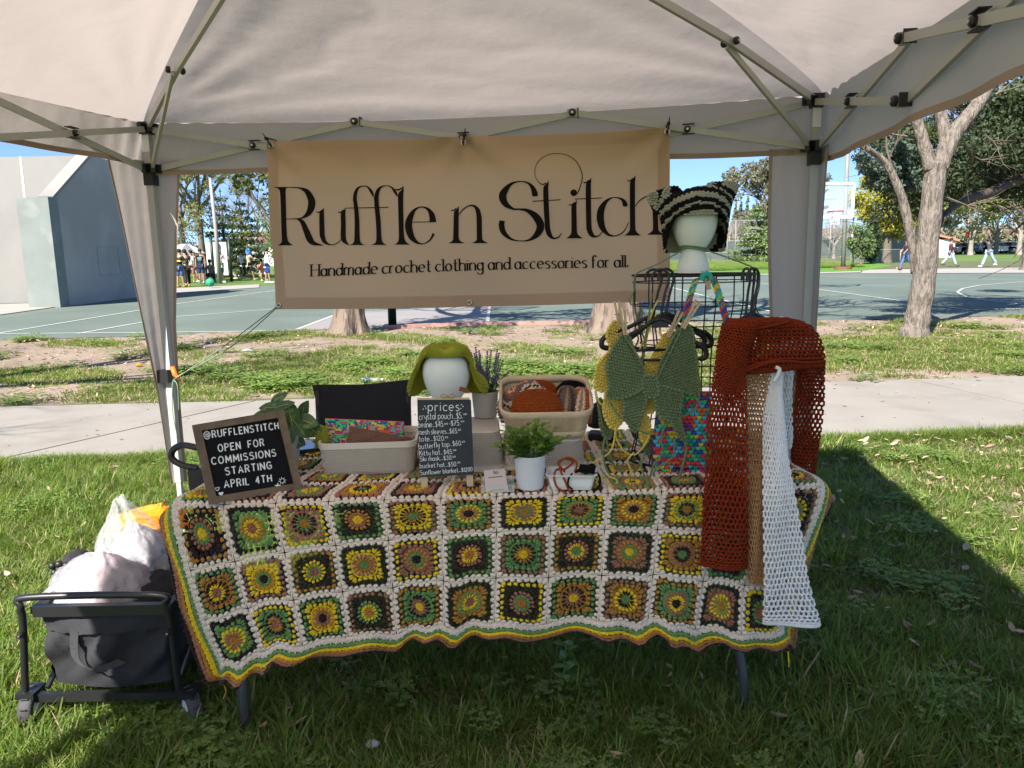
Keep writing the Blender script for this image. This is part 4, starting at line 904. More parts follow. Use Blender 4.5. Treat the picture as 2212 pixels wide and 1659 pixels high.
# ------------------------------------------------------------------ crochet helpers
def puffs(mb, P, X, Y, Z, mi):
    """stitches: centres P with row axes X (long), Y (across), Z (height)"""
    mb.scatter(PTV, PTF, P, np.stack([X, Y, Z], 1), mi)
def stitch_surface(mb, fn, nu, nv, mi=0, h=.0025, closed=True, fill=.95, along='v', base=True, skip=None, jit=.06, seed=1, aspect=1.0):
    """fn(U, V) -> points; rows of stitches over it, with a sheet beneath"""
    r = np.random.default_rng(seed)
    u = (np.arange(nu) + .5) / nu; v = (np.arange(nv) + .5) / nv; U, W = np.meshgrid(u, v, indexing='ij')
    U = U + (np.arange(nv)[None] % 2) * .5 / nu; U = U % 1.0 if closed else np.clip(U, 0, 1)
    U = U + r.normal(0, jit / nu, U.shape); W = W + r.normal(0, jit / nv, W.shape)
    U, W = U.ravel(), W.ravel(); e = .25 / max(nu, nv)
    P = fn(U, W); du = (fn(U + e, W) - fn(U - e, W)) / (2 * e) / nu; dv = (fn(U, W + e) - fn(U, W - e)) / (2 * e) / nv
    n = np.cross(du, dv); n /= np.maximum(np.linalg.norm(n, axis=1, keepdims=True), 1e-9)
    if (np.sum(n * (P - P.mean(0))) if closed else -n[:, 1].sum()) < 0: n = -n
    Mi = np.full(len(U), mi) if np.isscalar(mi) else mi(U, W, r)
    k = np.ones(len(U), bool) if skip is None else ~skip(U, W)
    X, Y = (dv, du) if along == 'v' else (du, dv)
    puffs(mb, P[k], X[k] * fill * aspect, Y[k] * fill * .92, n[k] * h, Mi[k])
    if base:
        Ub, Vb = np.meshgrid(np.linspace(0, 1, nu + 1), np.linspace(0, 1, nv + 1), indexing='ij')
        G = fn(Ub.ravel(), Vb.ravel()).reshape(nu + 1, nv + 1, 3)
        mb.grid(G, 0) if np.isscalar(mi) else mb.add(G.reshape(-1, 3), np.stack([(i := np.meshgrid(np.arange(nu), np.arange(nv), indexing='ij'))[0] * (nv + 1) + i[1], i[0] * (nv + 1) + i[1] + 1, (i[0] + 1) * (nv + 1) + i[1] + 1, (i[0] + 1) * (nv + 1) + i[1]], -1).reshape(-1, 4), mi(((i[0] + .5) / nu).ravel(), ((i[1] + .5) / nv).ravel(), r))
    return mb
def inside(poly_, x, y):
    P = np.asarray(poly_, float); c = np.zeros(np.shape(x), bool); j = len(P) - 1
    for i in range(len(P)):
        xi, yi = P[i]; xj, yj = P[j]
        c ^= ((yi > y) != (yj > y)) & (x < (xj - xi) * (y - yi) / (yj - yi + 1e-12) + xi); j = i
    return c
def panel(outl, y, m, name, par=None, cell=.0080, h=.0055, bulge=None, row_ang=0.0, seed=1, back_=True, gap=None):
    """knitted flat piece with the outline given by picture measurements at depth y"""
    O = np.array([at(px, py, y)[[0, 2]] for px, py in outl]); O = catmull(O, 4, True)
    c = O.mean(0); ca, sa = math.cos(row_ang), math.sin(row_ang); R_ = np.array([[ca, sa], [-sa, ca]]); L = (O - c) @ R_.T
    x0, z0 = L.min(0); x1, z1 = L.max(0); gx, gz_ = np.meshgrid(np.arange(x0, x1, cell), np.arange(z0, z1, cell * 1.15), indexing='ij')
    gx = gx + (np.arange(gx.shape[1])[None] % 2) * cell / 2
    k = inside(L, gx, gz_); q = np.stack([gx[k], gz_[k]], 1) @ R_ + c
    bf = bulge or (lambda x, z: .006 * np.sin(x * 38) + .004 * np.sin(z * 27))
    P = np.stack([q[:, 0], y + bf(q[:, 0], q[:, 1]), q[:, 1]], 1); n = len(P); r = np.random.default_rng(seed)
    X = np.tile(V(-sa * 0 + ca * 0 + sa * -1, 0, ca) * cell * 1.35, (n, 1)); Y = np.tile(V(ca, 0, sa) * cell * 1.1, (n, 1)); Z = np.tile(V(0, -h, 0), (n, 1)) * r.uniform(.7, 1.2, (n, 1))
    mb = MB(); puffs(mb, P, X, Y, Z, 0)
    if back_:
        s_ = cell * .62; qv = np.array([(-s_, -s_ * 1.15), (s_, -s_ * 1.15), (s_, s_ * 1.15), (-s_, s_ * 1.15)]) @ R_
        vs = np.stack([np.stack([q[:, 0] + a, y + .0008 + bf(q[:, 0] + a, q[:, 1] + b), q[:, 1] + b], 1) for a, b in qv], 1)
        mb.add(vs.reshape(-1, 3), np.arange(4 * n).reshape(n, 4))
    # scalloped rim stitches
    T = np.roll(O, -1, 0) - np.roll(O, 1, 0); T /= np.maximum(np.linalg.norm(T, axis=1, keepdims=True), 1e-9)
    s0 = np.concatenate([[0], np.cumsum(np.linalg.norm(np.roll(O, -1, 0) - O, axis=1))]); m_ = max(8, int(s0[-1] / (cell * 1.6)))
    ss = np.linspace(0, s0[-1], m_, endpoint=False); Oc = np.concatenate([O, O[:1]]); Tc = np.concatenate([T, T[:1]])
    E_ = np.stack([np.interp(ss, s0, Oc[:, i]) for i in (0, 1)], 1); Te = np.stack([np.interp(ss, s0, Tc[:, i]) for i in (0, 1)], 1)
    P = np.stack([E_[:, 0], y + bf(E_[:, 0], E_[:, 1]), E_[:, 1]], 1); Tx = np.stack([Te[:, 0], 0 * ss, Te[:, 1]], 1); Nx = np.stack([Te[:, 1], 0 * ss, -Te[:, 0]], 1)
    puffs(mb, P, Tx * cell * 1.9, Nx * cell * 1.5, np.tile(V(0, -h * 1.1, 0), (m_, 1)), 0)
    return mk(name, mb, m, par, True)
def net(mb, fn, nu, nv, r=.0022, mi=0, closed=True, sag=.22, tilt=.0, seed=3, jit=.07):
    """mesh stitch: wavy rows joined by short posts, staggered from row to row"""
    g_ = np.random.default_rng(seed); A_l, B_l = [], []
    du, dv = 1 / nu, 1 / nv; sub = 4; us = np.arange(nu * sub + (0 if closed else 1)) / (nu * sub)
    J = np.arange(nv + 1)
    for j in J:
        ph = (j % 2) * .5; ww = sag * dv * np.cos((us * nu - ph) * 2 * math.pi)
        jj = g_.normal(0, jit * dv * .4)
        P = fn(us, np.clip(j * dv + ww + jj * (0 < j < nv), 0, 1)); Q = np.roll(P, -1, 0) if closed else P[1:]
        A_l.append(P if closed else P[:-1]); B_l.append(Q)
        if j < nv:
            k = (np.arange(nu + (0 if closed else 1)) + ph) * du; k = k % 1 if closed else np.clip(k, 0, 1); k = k + g_.normal(0, jit * du, len(k))
            p0 = fn(k, np.full(len(k), j * dv + sag * dv)); p1 = fn(k + tilt * du, np.full(len(k), min(1, (j + 1) * dv - sag * dv * .6))); A_l.append(p0); B_l.append(p1)
    A, B = np.concatenate(A_l), np.concatenate(B_l)
    d = B - A; L = np.linalg.norm(d, axis=1, keepdims=True); d /= np.maximum(L, 1e-9); A = A - d * r * .5; B = B + d * r * .5
    up = np.tile(V(0, 1, .02), (len(A), 1)); s1 = np.cross(d, up); s1 /= np.maximum(np.linalg.norm(s1, axis=1, keepdims=True), 1e-9); s2 = np.cross(d, s1)
    rr = r * g_.uniform(.85, 1.2, (len(A), 1)); cs = [s1 * rr, s2 * rr * .9, -s1 * rr, -s2 * rr * .9]
    Vv = np.stack([A + c for c in cs] + [B + c for c in cs], 1).reshape(-1, 3); k = np.arange(len(A))[:, None] * 8
    F_ = np.concatenate([k + np.array([[i, (i + 1) % 4, 4 + (i + 1) % 4, 4 + i]]) for i in range(4)]); mb.add(Vv, F_, mi); return mb
def quad(TL, TR, BR_, BL_):
    n = nrm(np.cross(TR - TL, BL_ - TL)); n = n if n[1] < 0 else -n
    return lambda u, v, w=0.0: (TL * (1 - u) + TR * u) * (1 - v) + (BL_ * (1 - u) + BR_ * u) * v + n * w
def qbox(mb, f, u0, v0, u1, v1, w0, w1, mi=0):
    P = [f(u, v, w) for w in (w0, w1) for u, v in ((u0, v0), (u1, v0), (u1, v1), (u0, v1))]
    return mb.add(P, [(3, 2, 1, 0), (4, 5, 6, 7), (0, 1, 5, 4), (1, 2, 6, 5), (2, 3, 7, 6), (3, 0, 4, 7)], mi)
def invq(f, dpt):
    """(u, v) of a picture point on the quad's plane"""
    o = V(0, 0, CAM_H); d = ray(*dpt); a, b, c = f(0, 0), f(1, 0), f(0, 1); n = np.cross(b - a, c - a); t = np.dot(a - o, n) / np.dot(d, n); p = o + d * t
    A = np.stack([b - a, c - a], 1); s_, *_ = np.linalg.lstsq(A, p - a, rcond=None); return s_

# ------------------------------------------------------------------ things on the table: signs
m_walnut = mat('weathered_wood', (.17, .115, .075), .7, .25, 30, .4, 90, col2=(.10, .068, .045), c2scale=14, c2lo=.4, c2hi=.7)
m_felt = mat('black_felt', (.006, .006, .008), .95)
m_wpl = mat('white_plastic', (.80, .80, .80), .4)
TLb, TRb = at(415, 919, 2.155), at(612, 886, 2.275); BLb = V(-.866, 2.098, .756); BRb = V(-.634, 2.222, .757)
fb = quad(TLb, TRb, BRb, BLb)
lb = thing('letter_board', (BLb + BRb) / 2, 'black felt letter board in a wooden frame leaning at the left end of the blanket', 'letter board')
mb = MB(); qbox(mb, fb, .075, .07, .925, .935, -.010, -.002)
nr = 34
for i in range(nr): v0 = .078 + .85 * i / nr; qbox(mb, fb, .08, v0, .92, v0 + .85 / nr * .55, -.002, .0005)
o = mk('felt_panel', mb, m_felt, lb)
for (a, b, c, d) in ((0, 0, 1, .085), (0, .915, 1, 1), (0, .085, .085, .915), (.915, .085, 1, .915)):
    mb = MB(); qbox(mb, fb, a, b, c, d, -.014, .008 if b in (0, .915) else .0076); mk('frame_rail', mb, m_walnut, lb)
# letters: lines measured in the picture (crop of 700..1300 x 1550..2050, 3.318 px per px)
def lbp(cx, cy): return (.5486 * (700 + cx / 3.318), .5486 * (1550 + cy / 3.318))
def board_text(t, p0, p1, hpx, sw, m, par, f, w, conv, name='letter', gap=.2, space=.42, jitter=0):
    a = invq(f, conv(*p0)); b = invq(f, conv(*p1)); c = invq(f, conv(p0[0] - (p1[1] - p0[1]) / (p1[0] - p0[0]) * -0 + 0, p0[1] - hpx))
    ex = (b - a); W3 = np.linalg.norm(f(*b) - f(*a)); H3 = np.linalg.norm(f(*c) - f(*a))
    dx = nrm(f(*b) - f(*a)); nn_ = nrm(np.cross(f(1, 0) - f(0, 0), f(0, 1) - f(0, 0))); dy = np.cross(dx, nn_); dy = dy if dy[2] > 0 else -dy
    o = f(*a); nf = f(0, 0, 1) - f(0, 0, 0)
    g_ = lambda x, y: o + dx * x + dy * y + nf * w
    write(par, t, g_, 0, 0, H3, sw, m, gap, space, name=name, width=W3, jitter=jitter)
for t, p0, p1, h_, sp in (('@RUFFLENSTITCH', (345, 588), (1310, 450), 88, .4), ('OPEN FOR', (530, 755), (1117, 665), 90, .9), ('COMMISSIONS', (445, 925), (1268, 790), 90, .4), ('STARTING', (623, 1055), (1210, 950), 92, .4), ('APRIL 4TH', (607, 1222), (1208, 1115), 92, .75)):
    board_text(t, p0, p1, h_, .0034, m_wpl, lb, fb, .0035, lbp, 'letter', .36, sp)
def ngon(mb, pts): mb.add(pts, [list(range(len(pts)))])
def icon(pts2, c, name='icon'):
    a = invq(fb, lbp(*c)); mb = MB(); o = fb(*a, .004); dx = nrm(fb(1, 0) - fb(0, 0)); dy = nrm(fb(0, 0) - fb(0, 1)); ngon(mb, [o + dx * x + dy * y for x, y in pts2]); mk(name, mb, m_wpl, lb)
star = [(.0065 * (1 if i % 2 == 0 else .42) * math.sin(i * math.pi / 5 + .2), .0065 * (1 if i % 2 == 0 else .42) * math.cos(i * math.pi / 5 + .2)) for i in range(10)]
heart = [(.0045 * (math.sin(t) ** 3), .0045 * (.81 * math.cos(t) - .31 * math.cos(2 * t) - .125 * math.cos(3 * t))) for t in np.linspace(0, 6.1, 22)]
icon([(x * 1.6, y * 1.6) for x, y in star], (1285, 1170), 'star_shape'); icon([(x * 1.45, y * 1.45) for x, y in heart], (560, 1300), 'heart_shape')
a = invq(fb, lbp(1343, 1100)); o = fb(*a, .004); dx = nrm(fb(1, 0) - fb(0, 0)); dy = nrm(fb(0, 0) - fb(0, 1)); mb = MB()
mb.tube([o + dx * .006 * math.cos(t) + dy * .006 * math.sin(t) for t in np.linspace(0, 6.28, 15)[:-1]], .0007, 5, closed=True)
for t in np.linspace(0, 6.28, 9)[:-1]: mb.tube([o + (dx * math.cos(t) + dy * math.sin(t)) * q for q in (.0065, .0108)], .0011, 4)
mk('sun_shape', mb, m_wpl, lb)
a = invq(fb, lbp(512, 1240)); o = fb(*a, .004); mb = MB(); mb.tube([o + dx * x * 1.3 + dy * y * 1.3 for x, y in heart], .001, 5, closed=True); mk('heart_outline', mb, m_wpl, lb)

# price board
m_pine = mat('pine_wood', (.55, .40, .24), .6, .15, 40, .2, 90)
m_chalk = mat('slate_board', (.016, .022, .032), .6, .1, 9)
m_chw = mat('chalk_ink', (.85, .86, .85), .8)
pc = lambda x, y: (877.8 + .19842 * x, 713.2 + .19842 * y)
yt, yb = 2.265, 2.212
fp = quad(at(*pc(118, 762), yt), at(*pc(702, 757), yt), at(*pc(735, 1573), yb), at(*pc(142, 1598), yb))
pbd = thing('price_board', (-.2, 2.2, .757), 'small slate price list on a pine stand in front of the green hat', 'price board')
mb = MB(); qbox(mb, fp, 0, 0, 1, 1, -.006, 0); mk('slate', mb, m_chalk, pbd)
mb = MB(); qbox(mb, fp, .0, -.028, .97, -.002, -.012, .004); mk('top_rail', mb, m_pine, pbd)
for u in (.02, .86):
    mb = MB(); qbox(mb, fp, u, -.03 if False else 0.0, u + .12, 1.165, -.016, -.0065); mk('leg', mb, m_pine, pbd)
    p0 = fp(u + .06, .0, -.02); mb = MB(); mb.bar(p0, V(p0[0], p0[1] + .12, .758), .016, .007); mk('leg', mb, m_pine, pbd)
mb = MB(); c = fp(.58, -.04, .004)
for s_ in (-1, 1): yarn(mb, [c, c + V(.012 * s_, -.002, .008), c + V(.022 * s_, -.002, .002), c + V(.008 * s_, -.003, -.002), c], .0014)
yarn(mb, [c, c + V(.02, 0, -.006)], .0012); yarn(mb, [c, c + V(-.02, 0, -.008)], .0012); mk('twine_bow', mb, mat('jute', (.32, .2, .1), .9), pbd, True)
PT = [('prices', (240, 882), (575, 878), 118, .22, .0026), ('crystal pouch...$5.', (140, 975), (612, 966), 82, .15, .0016), ('00', (622, 928), (655, 926), 22, .2, .0013), ('beanie...$45.', (135, 1060), (408, 1052), 74, .15, .0016), ('00', (414, 1032), (450, 1030), 20, .2, .0012), ('-$75.', (465, 1045), (585, 1040), 70, .15, .0016), ('00', (592, 1008), (628, 1006), 20, .2, .0012),
      ('mesh sleeves...$65.', (135, 1137), (558, 1130), 66, .15, .0015), ('00', (562, 1100), (592, 1098), 20, .2, .0012), ('tote...$120.', (138, 1212), (418, 1206), 66, .15, .0015), ('00', (422, 1180), (452, 1178), 20, .2, .0012), ('butterfly top...$60.', (140, 1296), (600, 1262), 66, .15, .0015), ('00', (605, 1234), (635, 1230), 20, .2, .0012),
      ('Kitty hat...$45.', (145, 1366), (505, 1356), 62, .15, .0015), ('00', (510, 1325), (540, 1322), 20, .2, .0012), ('Ski mask...$30.', (148, 1428), (498, 1420), 56, .15, .0015), ('00', (503, 1396), (533, 1394), 20, .2, .0012), ('bucket hat...$50.', (150, 1502), (550, 1492), 58, .15, .0015), ('00', (553, 1462), (583, 1460), 20, .2, .0012), ('Sunflower blanket...$1200', (150, 1578), (716, 1552), 54, .15, .0015)]
for t, p0, p1, h_, gp, sw in PT: board_text(t, p0, p1, h_ * .88, sw * .88, m_chw, pbd, fp, .0012, pc, 'letter', gp, .3, .03)
for c in ((185, 860), (202, 828), (215, 850), (592, 855), (600, 812), (617, 832)):
    a = invq(fp, pc(*c)); o = fp(*a, .0012); mb = MB()
    for q in (0, 1): e = V(1, 0, 0) if q else V(0, 0, 1); mb.box(o, (.0045, .0012, .001), (e, np.cross(e, V(0, 1, 0)), V(0, 1, 0)))
    mk('sparkle_mark', mb, m_chw, pbd)

# QR card in its clear holder (the code itself is left out)
m_card = mat('pink_card', (.62, .50, .46), .6); m_acr = mat('clear_acrylic', (.8, .85, .85), .05, alpha=.22)
fc = quad(at(1045, 1016, 2.185), at(1090, 1012, 2.185), at(1099, 1063, 2.168), at(1050, 1067, 2.168))
card = thing('business_card', (-.05, 2.17, .757), 'pale pink card with small dark lettering standing in a clear holder beside the white pot', 'card')
mb = MB(); qbox(mb, fc, 0, 0, 1, 1, -.0006, 0); mk('card', mb, m_card, card)
ck = lambda x, y: tuple(.5486 * q for q in (1600 + x / 2.765, 1300 + y / 2.765))
board_text('RnS', (950, 1568), (1002, 1563), 34, .0011, m_ink, card, fc, .0008, ck, 'letter', .1)
mb = MB(); qbox(mb, fc, .18, .31, .84, .335, .0005, .0009); mk('text_line', mb, m_ink, card); mb = MB(); qbox(mb, fc, .22, .86, .8, .885, .0005, .0009); mk('text_line', mb, m_ink, card)
hd = thing('card_holder', (-.045, 2.175, .757), 'clear acrylic holder round the foot of the pink card', 'holder')
mb = MB(); mb.box((-.047, 2.160, .768), (.098, .0015, .022)); mk('front_lip', mb, m_acr, hd)
mb = MB(); mb.box((-.047, 2.205, .775), (.098, .0015, .036)); mk('back_wall', mb, m_acr, hd)
mb = MB(); mb.box((-.047, 2.183, .7585), (.098, .044, .002)); mk('base', mb, m_acr, hd)

# ------------------------------------------------------------------ woven tubs
def weave_mat(name, col, sc):
    m = mat(name, col, .6, .06, 20); nt = m.node_tree; N, L = nt.nodes, nt.links; p = [n for n in N if n.type == 'BSDF_PRINCIPLED'][0]
    tc = [n for n in N if n.type == 'TEX_COORD'][0]; sep = N.new('ShaderNodeSeparateXYZ'); L.new(tc.outputs['Object'], sep.inputs[0])
    ad = N.new('ShaderNodeMath'); ad.operation = 'ADD'; L.new(sep.outputs[0], ad.inputs[0]); L.new(sep.outputs[1], ad.inputs[1])
    outs = []
    for src, f in ((ad.outputs[0], sc), (sep.outputs[2], sc * .8)):
        m1 = N.new('ShaderNodeMath'); m1.operation = 'MULTIPLY'; m1.inputs[1].default_value = f; L.new(src, m1.inputs[0]); m2 = N.new('ShaderNodeMath'); m2.operation = 'SINE'; L.new(m1.outputs[0], m2.inputs[0]); outs.append(m2.outputs[0])
    mu = N.new('ShaderNodeMath'); mu.operation = 'MAXIMUM'; L.new(outs[0], mu.inputs[0]); L.new(outs[1], mu.inputs[1])
    b = N.new('ShaderNodeBump'); b.inputs['Strength'].default_value = 1; b.inputs['Distance'].default_value = .002; L.new(mu.outputs[0], b.inputs['Height']); L.new(b.outputs[0], p.inputs['Normal'])
    return m
m_weave = weave_mat('cream_woven_plastic', (.72, .64, .54), 1400)
def rrect(w, d, r, n=6):
    P = []
    for cx, cy, a0 in ((w / 2 - r, d / 2 - r, 0), (-w / 2 + r, d / 2 - r, 90), (-w / 2 + r, -d / 2 + r, 180), (w / 2 - r, -d / 2 + r, 270)):
        for i in range(n + 1): a = math.radians(a0 + 90 * i / n); P.append((cx + r * math.cos(a), cy + r * math.sin(a)))
    return np.array(P)
def loft(mb, secs, org, A=None, mi=0, cap0=True, cap1=False):
    """secs: (w, d, r, z)"""
    G = []
    for w, d, r, z in secs: q = rrect(w, d, r); G.append(np.concatenate([q, np.full((len(q), 1), z)], 1))
    G = np.array(G)
    if A is not None: G = G @ np.array(A)
    G = G + V(*org); mb.grid(G, mi, wrap=True); n = G.shape[1]
    if cap0: mb.add(G[0], [list(range(n))[::-1]], mi)
    if cap1: mb.add(G[-1], [list(range(n))], mi)
    return mb
def rotz(a): c, s_ = math.cos(a), math.sin(a); return np.array([[c, s_, 0], [-s_, c, 0], [0, 0, 1]])
def tub(c, w, d, h, rz, label, flip=False):
    t = thing('woven_basket', (c[0], c[1], c[2]), label, 'basket', 'cream woven plastic baskets on the table'); mb = MB(); A = rotz(rz)
    if not flip:
        loft(mb, [(w * .92, d * .9, .02, 0), (w * .95, d * .94, .028, h * .08), (w, d, .032, h * .8), (w * .985, d * .98, .03, h * .8), (w * .93, d * .9, .026, h * .1)], c, A, 0, True, True); mk('basket_wall', mb, m_weave, t, False)
        mb = MB(); loft(mb, [(w * 1.0, d, .032, h * .8), (w * 1.02, d * 1.02, .033, h * .82), (w * 1.03, d * 1.03, .034, h), (w * .98, d * .975, .03, h), (w * .975, d * .97, .03, h * .8)], c, A, 0, False); mk('rim', mb, mat('cream_plastic', (.72, .64, .55), .5), t, False)
    else:
        mb = MB(); loft(mb, [(w, d, .034, h * .12), (w * .97, d * .97, .034, h * .6), (w * .94, d * .93, .034, h * .97)], c, A, 0, False, False); mk('basket_wall', mb, m_weave, t, False)
        mb = MB(); loft(mb, [(w * .94, d * .93, .034, h * .97), (w * .92, d * .91, .03, h), (w * .86, d * .83, .03, h), (w * .84, d * .8, .03, h * .985)], c, A, 0, False, True); mk('base', mb, mat('cream_plastic', (.72, .64, .55), .5), t, False)
        mb = MB(); loft(mb, [(w * 1.04, d * 1.04, .036, 0), (w * 1.04, d * 1.04, .036, h * .12), (w, d, .034, h * .122)], c, A, 0, False, False); mk('rim', mb, mat('cream_plastic', (.72, .64, .55), .5), t, False)
    return t
tub(V(-.468, 2.47, .757), .305, .22, .106, .06, 'low cream woven basket holding the folded crochet pouches')
tub(V(-.168, 2.50, .757), .262, .25, .128, .03, 'upturned cream woven basket under the hat stand and lavender pot', True)
tub(V(.098, 2.51, .757), .262, .24, .092, .03, 'upturned cream woven basket carrying the bamboo basket', True)

# pouches in the low basket
RB = [lin(214, 66, 84), lin(52, 152, 140), lin(96, 196, 120), lin(58, 90, 168), lin(226, 190, 70), lin(128, 74, 138), lin(220, 110, 70), lin(84, 182, 204)]
MR = [mat('rainbow_yarn', RB[0], .95, .12, 140, .6, 900, spec=.15)] + [mat('rainbow_yarn_%d' % i, RB[i], .95, .12, 140, .6, 900, spec=.15) for i in range(1, 8)]
def rb_idx(su, sv, seed):
    def f(U, W, r):
        q = (fbm(U * su, W * sv, 3.0, seed) * 5 + U * su * 5 + np.floor(W * sv * 6) * 1.3 + r.normal(0, .12, np.shape(U))); return (np.floor(q).astype(int)) % 8
    return f
def bl4(P):
    P = [V(*p) for p in P]
    def f(U, W):
        U, W = np.asarray(U, float)[..., None], np.asarray(W, float)[..., None]
        q = (P[0] * (1 - U) + P[1] * U) * (1 - W) + (P[3] * (1 - U) + P[2] * U) * W
        return q + V(0, -1, .25) * (.018 * np.sin(np.pi * U) * np.sin(np.pi * W) + .003 * np.sin(U * 17 + W * 9))
    return f
def pouch(P4, mats_, mi, nu, nv, label, name='crochet_pouch', cat='pouch', group='crochet pouches in the basket'):
    mb = MB(); f = bl4(P4); stitch_surface(mb, f, nu, nv, mi, .003, closed=False, along='u')
    b = [V(*p) + V(0, .012, 0) for p in P4]; mb.add(b, [(0, 1, 2, 3)]); f2 = [V(*p) for p in P4]
    for i in range(4): j = (i + 1) % 4; mb.add([f2[i], f2[j], b[j], b[i]], [(0, 1, 2, 3)])
    return tag(mk(name, mb, mats_, None, True), label, cat, group)
pouch([at(702, 905, 2.50), at(872, 912, 2.52), at(870, 965, 2.47), at(712, 968, 2.44)], MR, rb_idx(3, 1.5, 2), 40, 15, 'rainbow variegated crochet pouch at the back of the low basket')
m_bry = mat('taupe_yarn', lin(112, 84, 70), .95, .15, 140, .6, 900, spec=.15)
pouch([at(757, 922, 2.45), at(897, 950, 2.42), at(880, 968, 2.40), at(745, 975, 2.40)], [m_bry], 0, 30, 9, 'brown crochet pouch folded over in front of the rainbow one')
m_olv = mat('olive_yarn', lin(136, 140, 52), .95, .15, 140, .6, 900, spec=.15)
pouch([at(682, 915, 2.44), at(706, 925, 2.44), at(712, 968, 2.41), at(680, 968, 2.41)], [m_olv], 0, 8, 12, 'olive crochet piece tucked in the left corner of the basket')

# ------------------------------------------------------------------ foam head, bucket hat, pots
m_foam = mat('white_foam', (.78, .80, .76), .8, .02, 30, .25, 260, bdist=.001)
def foam_head(c, s_, label, neck=True):
    """egg shaped wig head on a flared neck, c = base centre"""
    t = MB(); prof = [(.0001, 0), (.056, 0), (.060, .004), (.059, .02), (.05, .055), (.043, .075), (.046, .09), (.062, .115), (.078, .15), (.086, .185), (.085, .215), (.076, .24), (.055, .262), (.028, .274), (.0001, .277)]
    P = catmull(np.array(prof), 4); P[:, 0] = np.maximum(P[:, 0], .0001); t.lathe(P * s_, c, 32, sy=1.08)
    return tag(mk('foam_head', t, m_foam, None, True), label, 'foam head')
HB = V(-.215, 2.50, .886)
foam_head(HB, .90, 'white foam wig head wearing the lime bucket hat')
m_lime = mat('lime_yarn', lin(146, 146, 50), .95, .12, 140, .6, 900, spec=.15)
def bucket(U, W):
    U = np.asarray(U, float); W = np.asarray(W, float); a = U * 2 * math.pi      # a = -90 deg faces the viewer
    q = np.clip((-np.sin(a) + .05) / .75, 0, 1); front = q * q * (3 - 2 * q); side = np.abs(np.cos(a))
    cr = np.clip(W / .5, 0, 1); br = np.clip((W - .5) / .5, 0, 1)
    r = .090 * np.sin(cr * math.pi / 2) ** .66 * (1 - .12 * front)
    zc = 1.153 - (.066 * (1 - np.cos(cr * math.pi / 2)) ** 1.3 + .022 * cr ** 3) * (1 - .62 * front)
    rip = np.sin(a * 6 + .7) * .012 * br
    zr = .978 + .008 * np.sin(a * 3) + (.172 + .008 * np.sin(a * 9)) * front
    rr = .090 + .030 * (1 - front * .6) * (1 + .15 * np.sin(a * 5))
    r = r + (rr - .090) * 1.15 * np.sin(br * 2.3) + rip * .7; z = zc * (1 - br) + zr * br + rip * .6
    return np.stack([HB[0] + r * np.cos(a), HB[1] + r * np.sin(a) * .96, z], -1)
mb = MB(); stitch_surface(mb, bucket, 46, 26, 0, .0048, along='v'); hat = tag(mk('bucket_hat', mb, m_lime, None, True), 'lime green crochet bucket hat with a wavy brim on the lower foam head', 'hat')
mb = MB(); c = at(1002, 842, 2.375); mb.box(c, (.03, .003, .014), (nrm(V(1, .35, -.35)), nrm(V(.3, -1, 0)), V(.3, 0, 1))); mk('leather_label', mb, mat('tan_leather', (.25, .09, .035), .6), hat)
def pot(c, r0, r1, h, m, label, lean=0):
    t = MB(); P = catmull(np.array([(.0001, 0), (r0 * .86, 0), (r0 * .97, .004), (r0, h * .15), ((r0 + r1) / 2 * 1.0, h * .55), (r1, h), (r1 * .955, h), (r1 * .94, h * .86), (r1 * .9, h * .8), (.0001, h * .8)]), 3); P[:, 0] = np.maximum(P[:, 0], .0001)
    t.lathe(P, c, 32); return t
m_pot = mat('matte_white_ceramic', (.72, .72, .76), .35); m_potg = mat('matte_grey_ceramic', (.50, .48, .45), .5); m_earth = mat('potting_soil', (.03, .022, .016), .95, .3, 60, .8, 120)
def potted(c, r0, r1, h, m, label, cat='potted plant'):
    t = thing('potted_plant', c, label, cat); mk('pot', pot(V(*c), r0, r1, h, m, ''), m, t, True); mb = MB(); mb.lathe([(.0001, h * .83), (r1 * .92, h * .82)], c, 20); mk('soil', mb, m_earth, t); return t
def leaf(mb, p, d, up, L, W, curl=.25, fold=.25, n=5, mi=0):
    d = nrm(d); s_ = nrm(np.cross(d, up)); u = np.cross(s_, d); G = []
    for i in range(n + 1):
        t = i / n; w = W * .5 * math.sin(math.pi * (t * .93 + .05)) ** .8; c = p + d * L * t - u * curl * L * t * t
        G.append([c + s_ * w + u * w * fold, c, c - s_ * w + u * w * fold])
    mb.grid(np.array(G), mi)
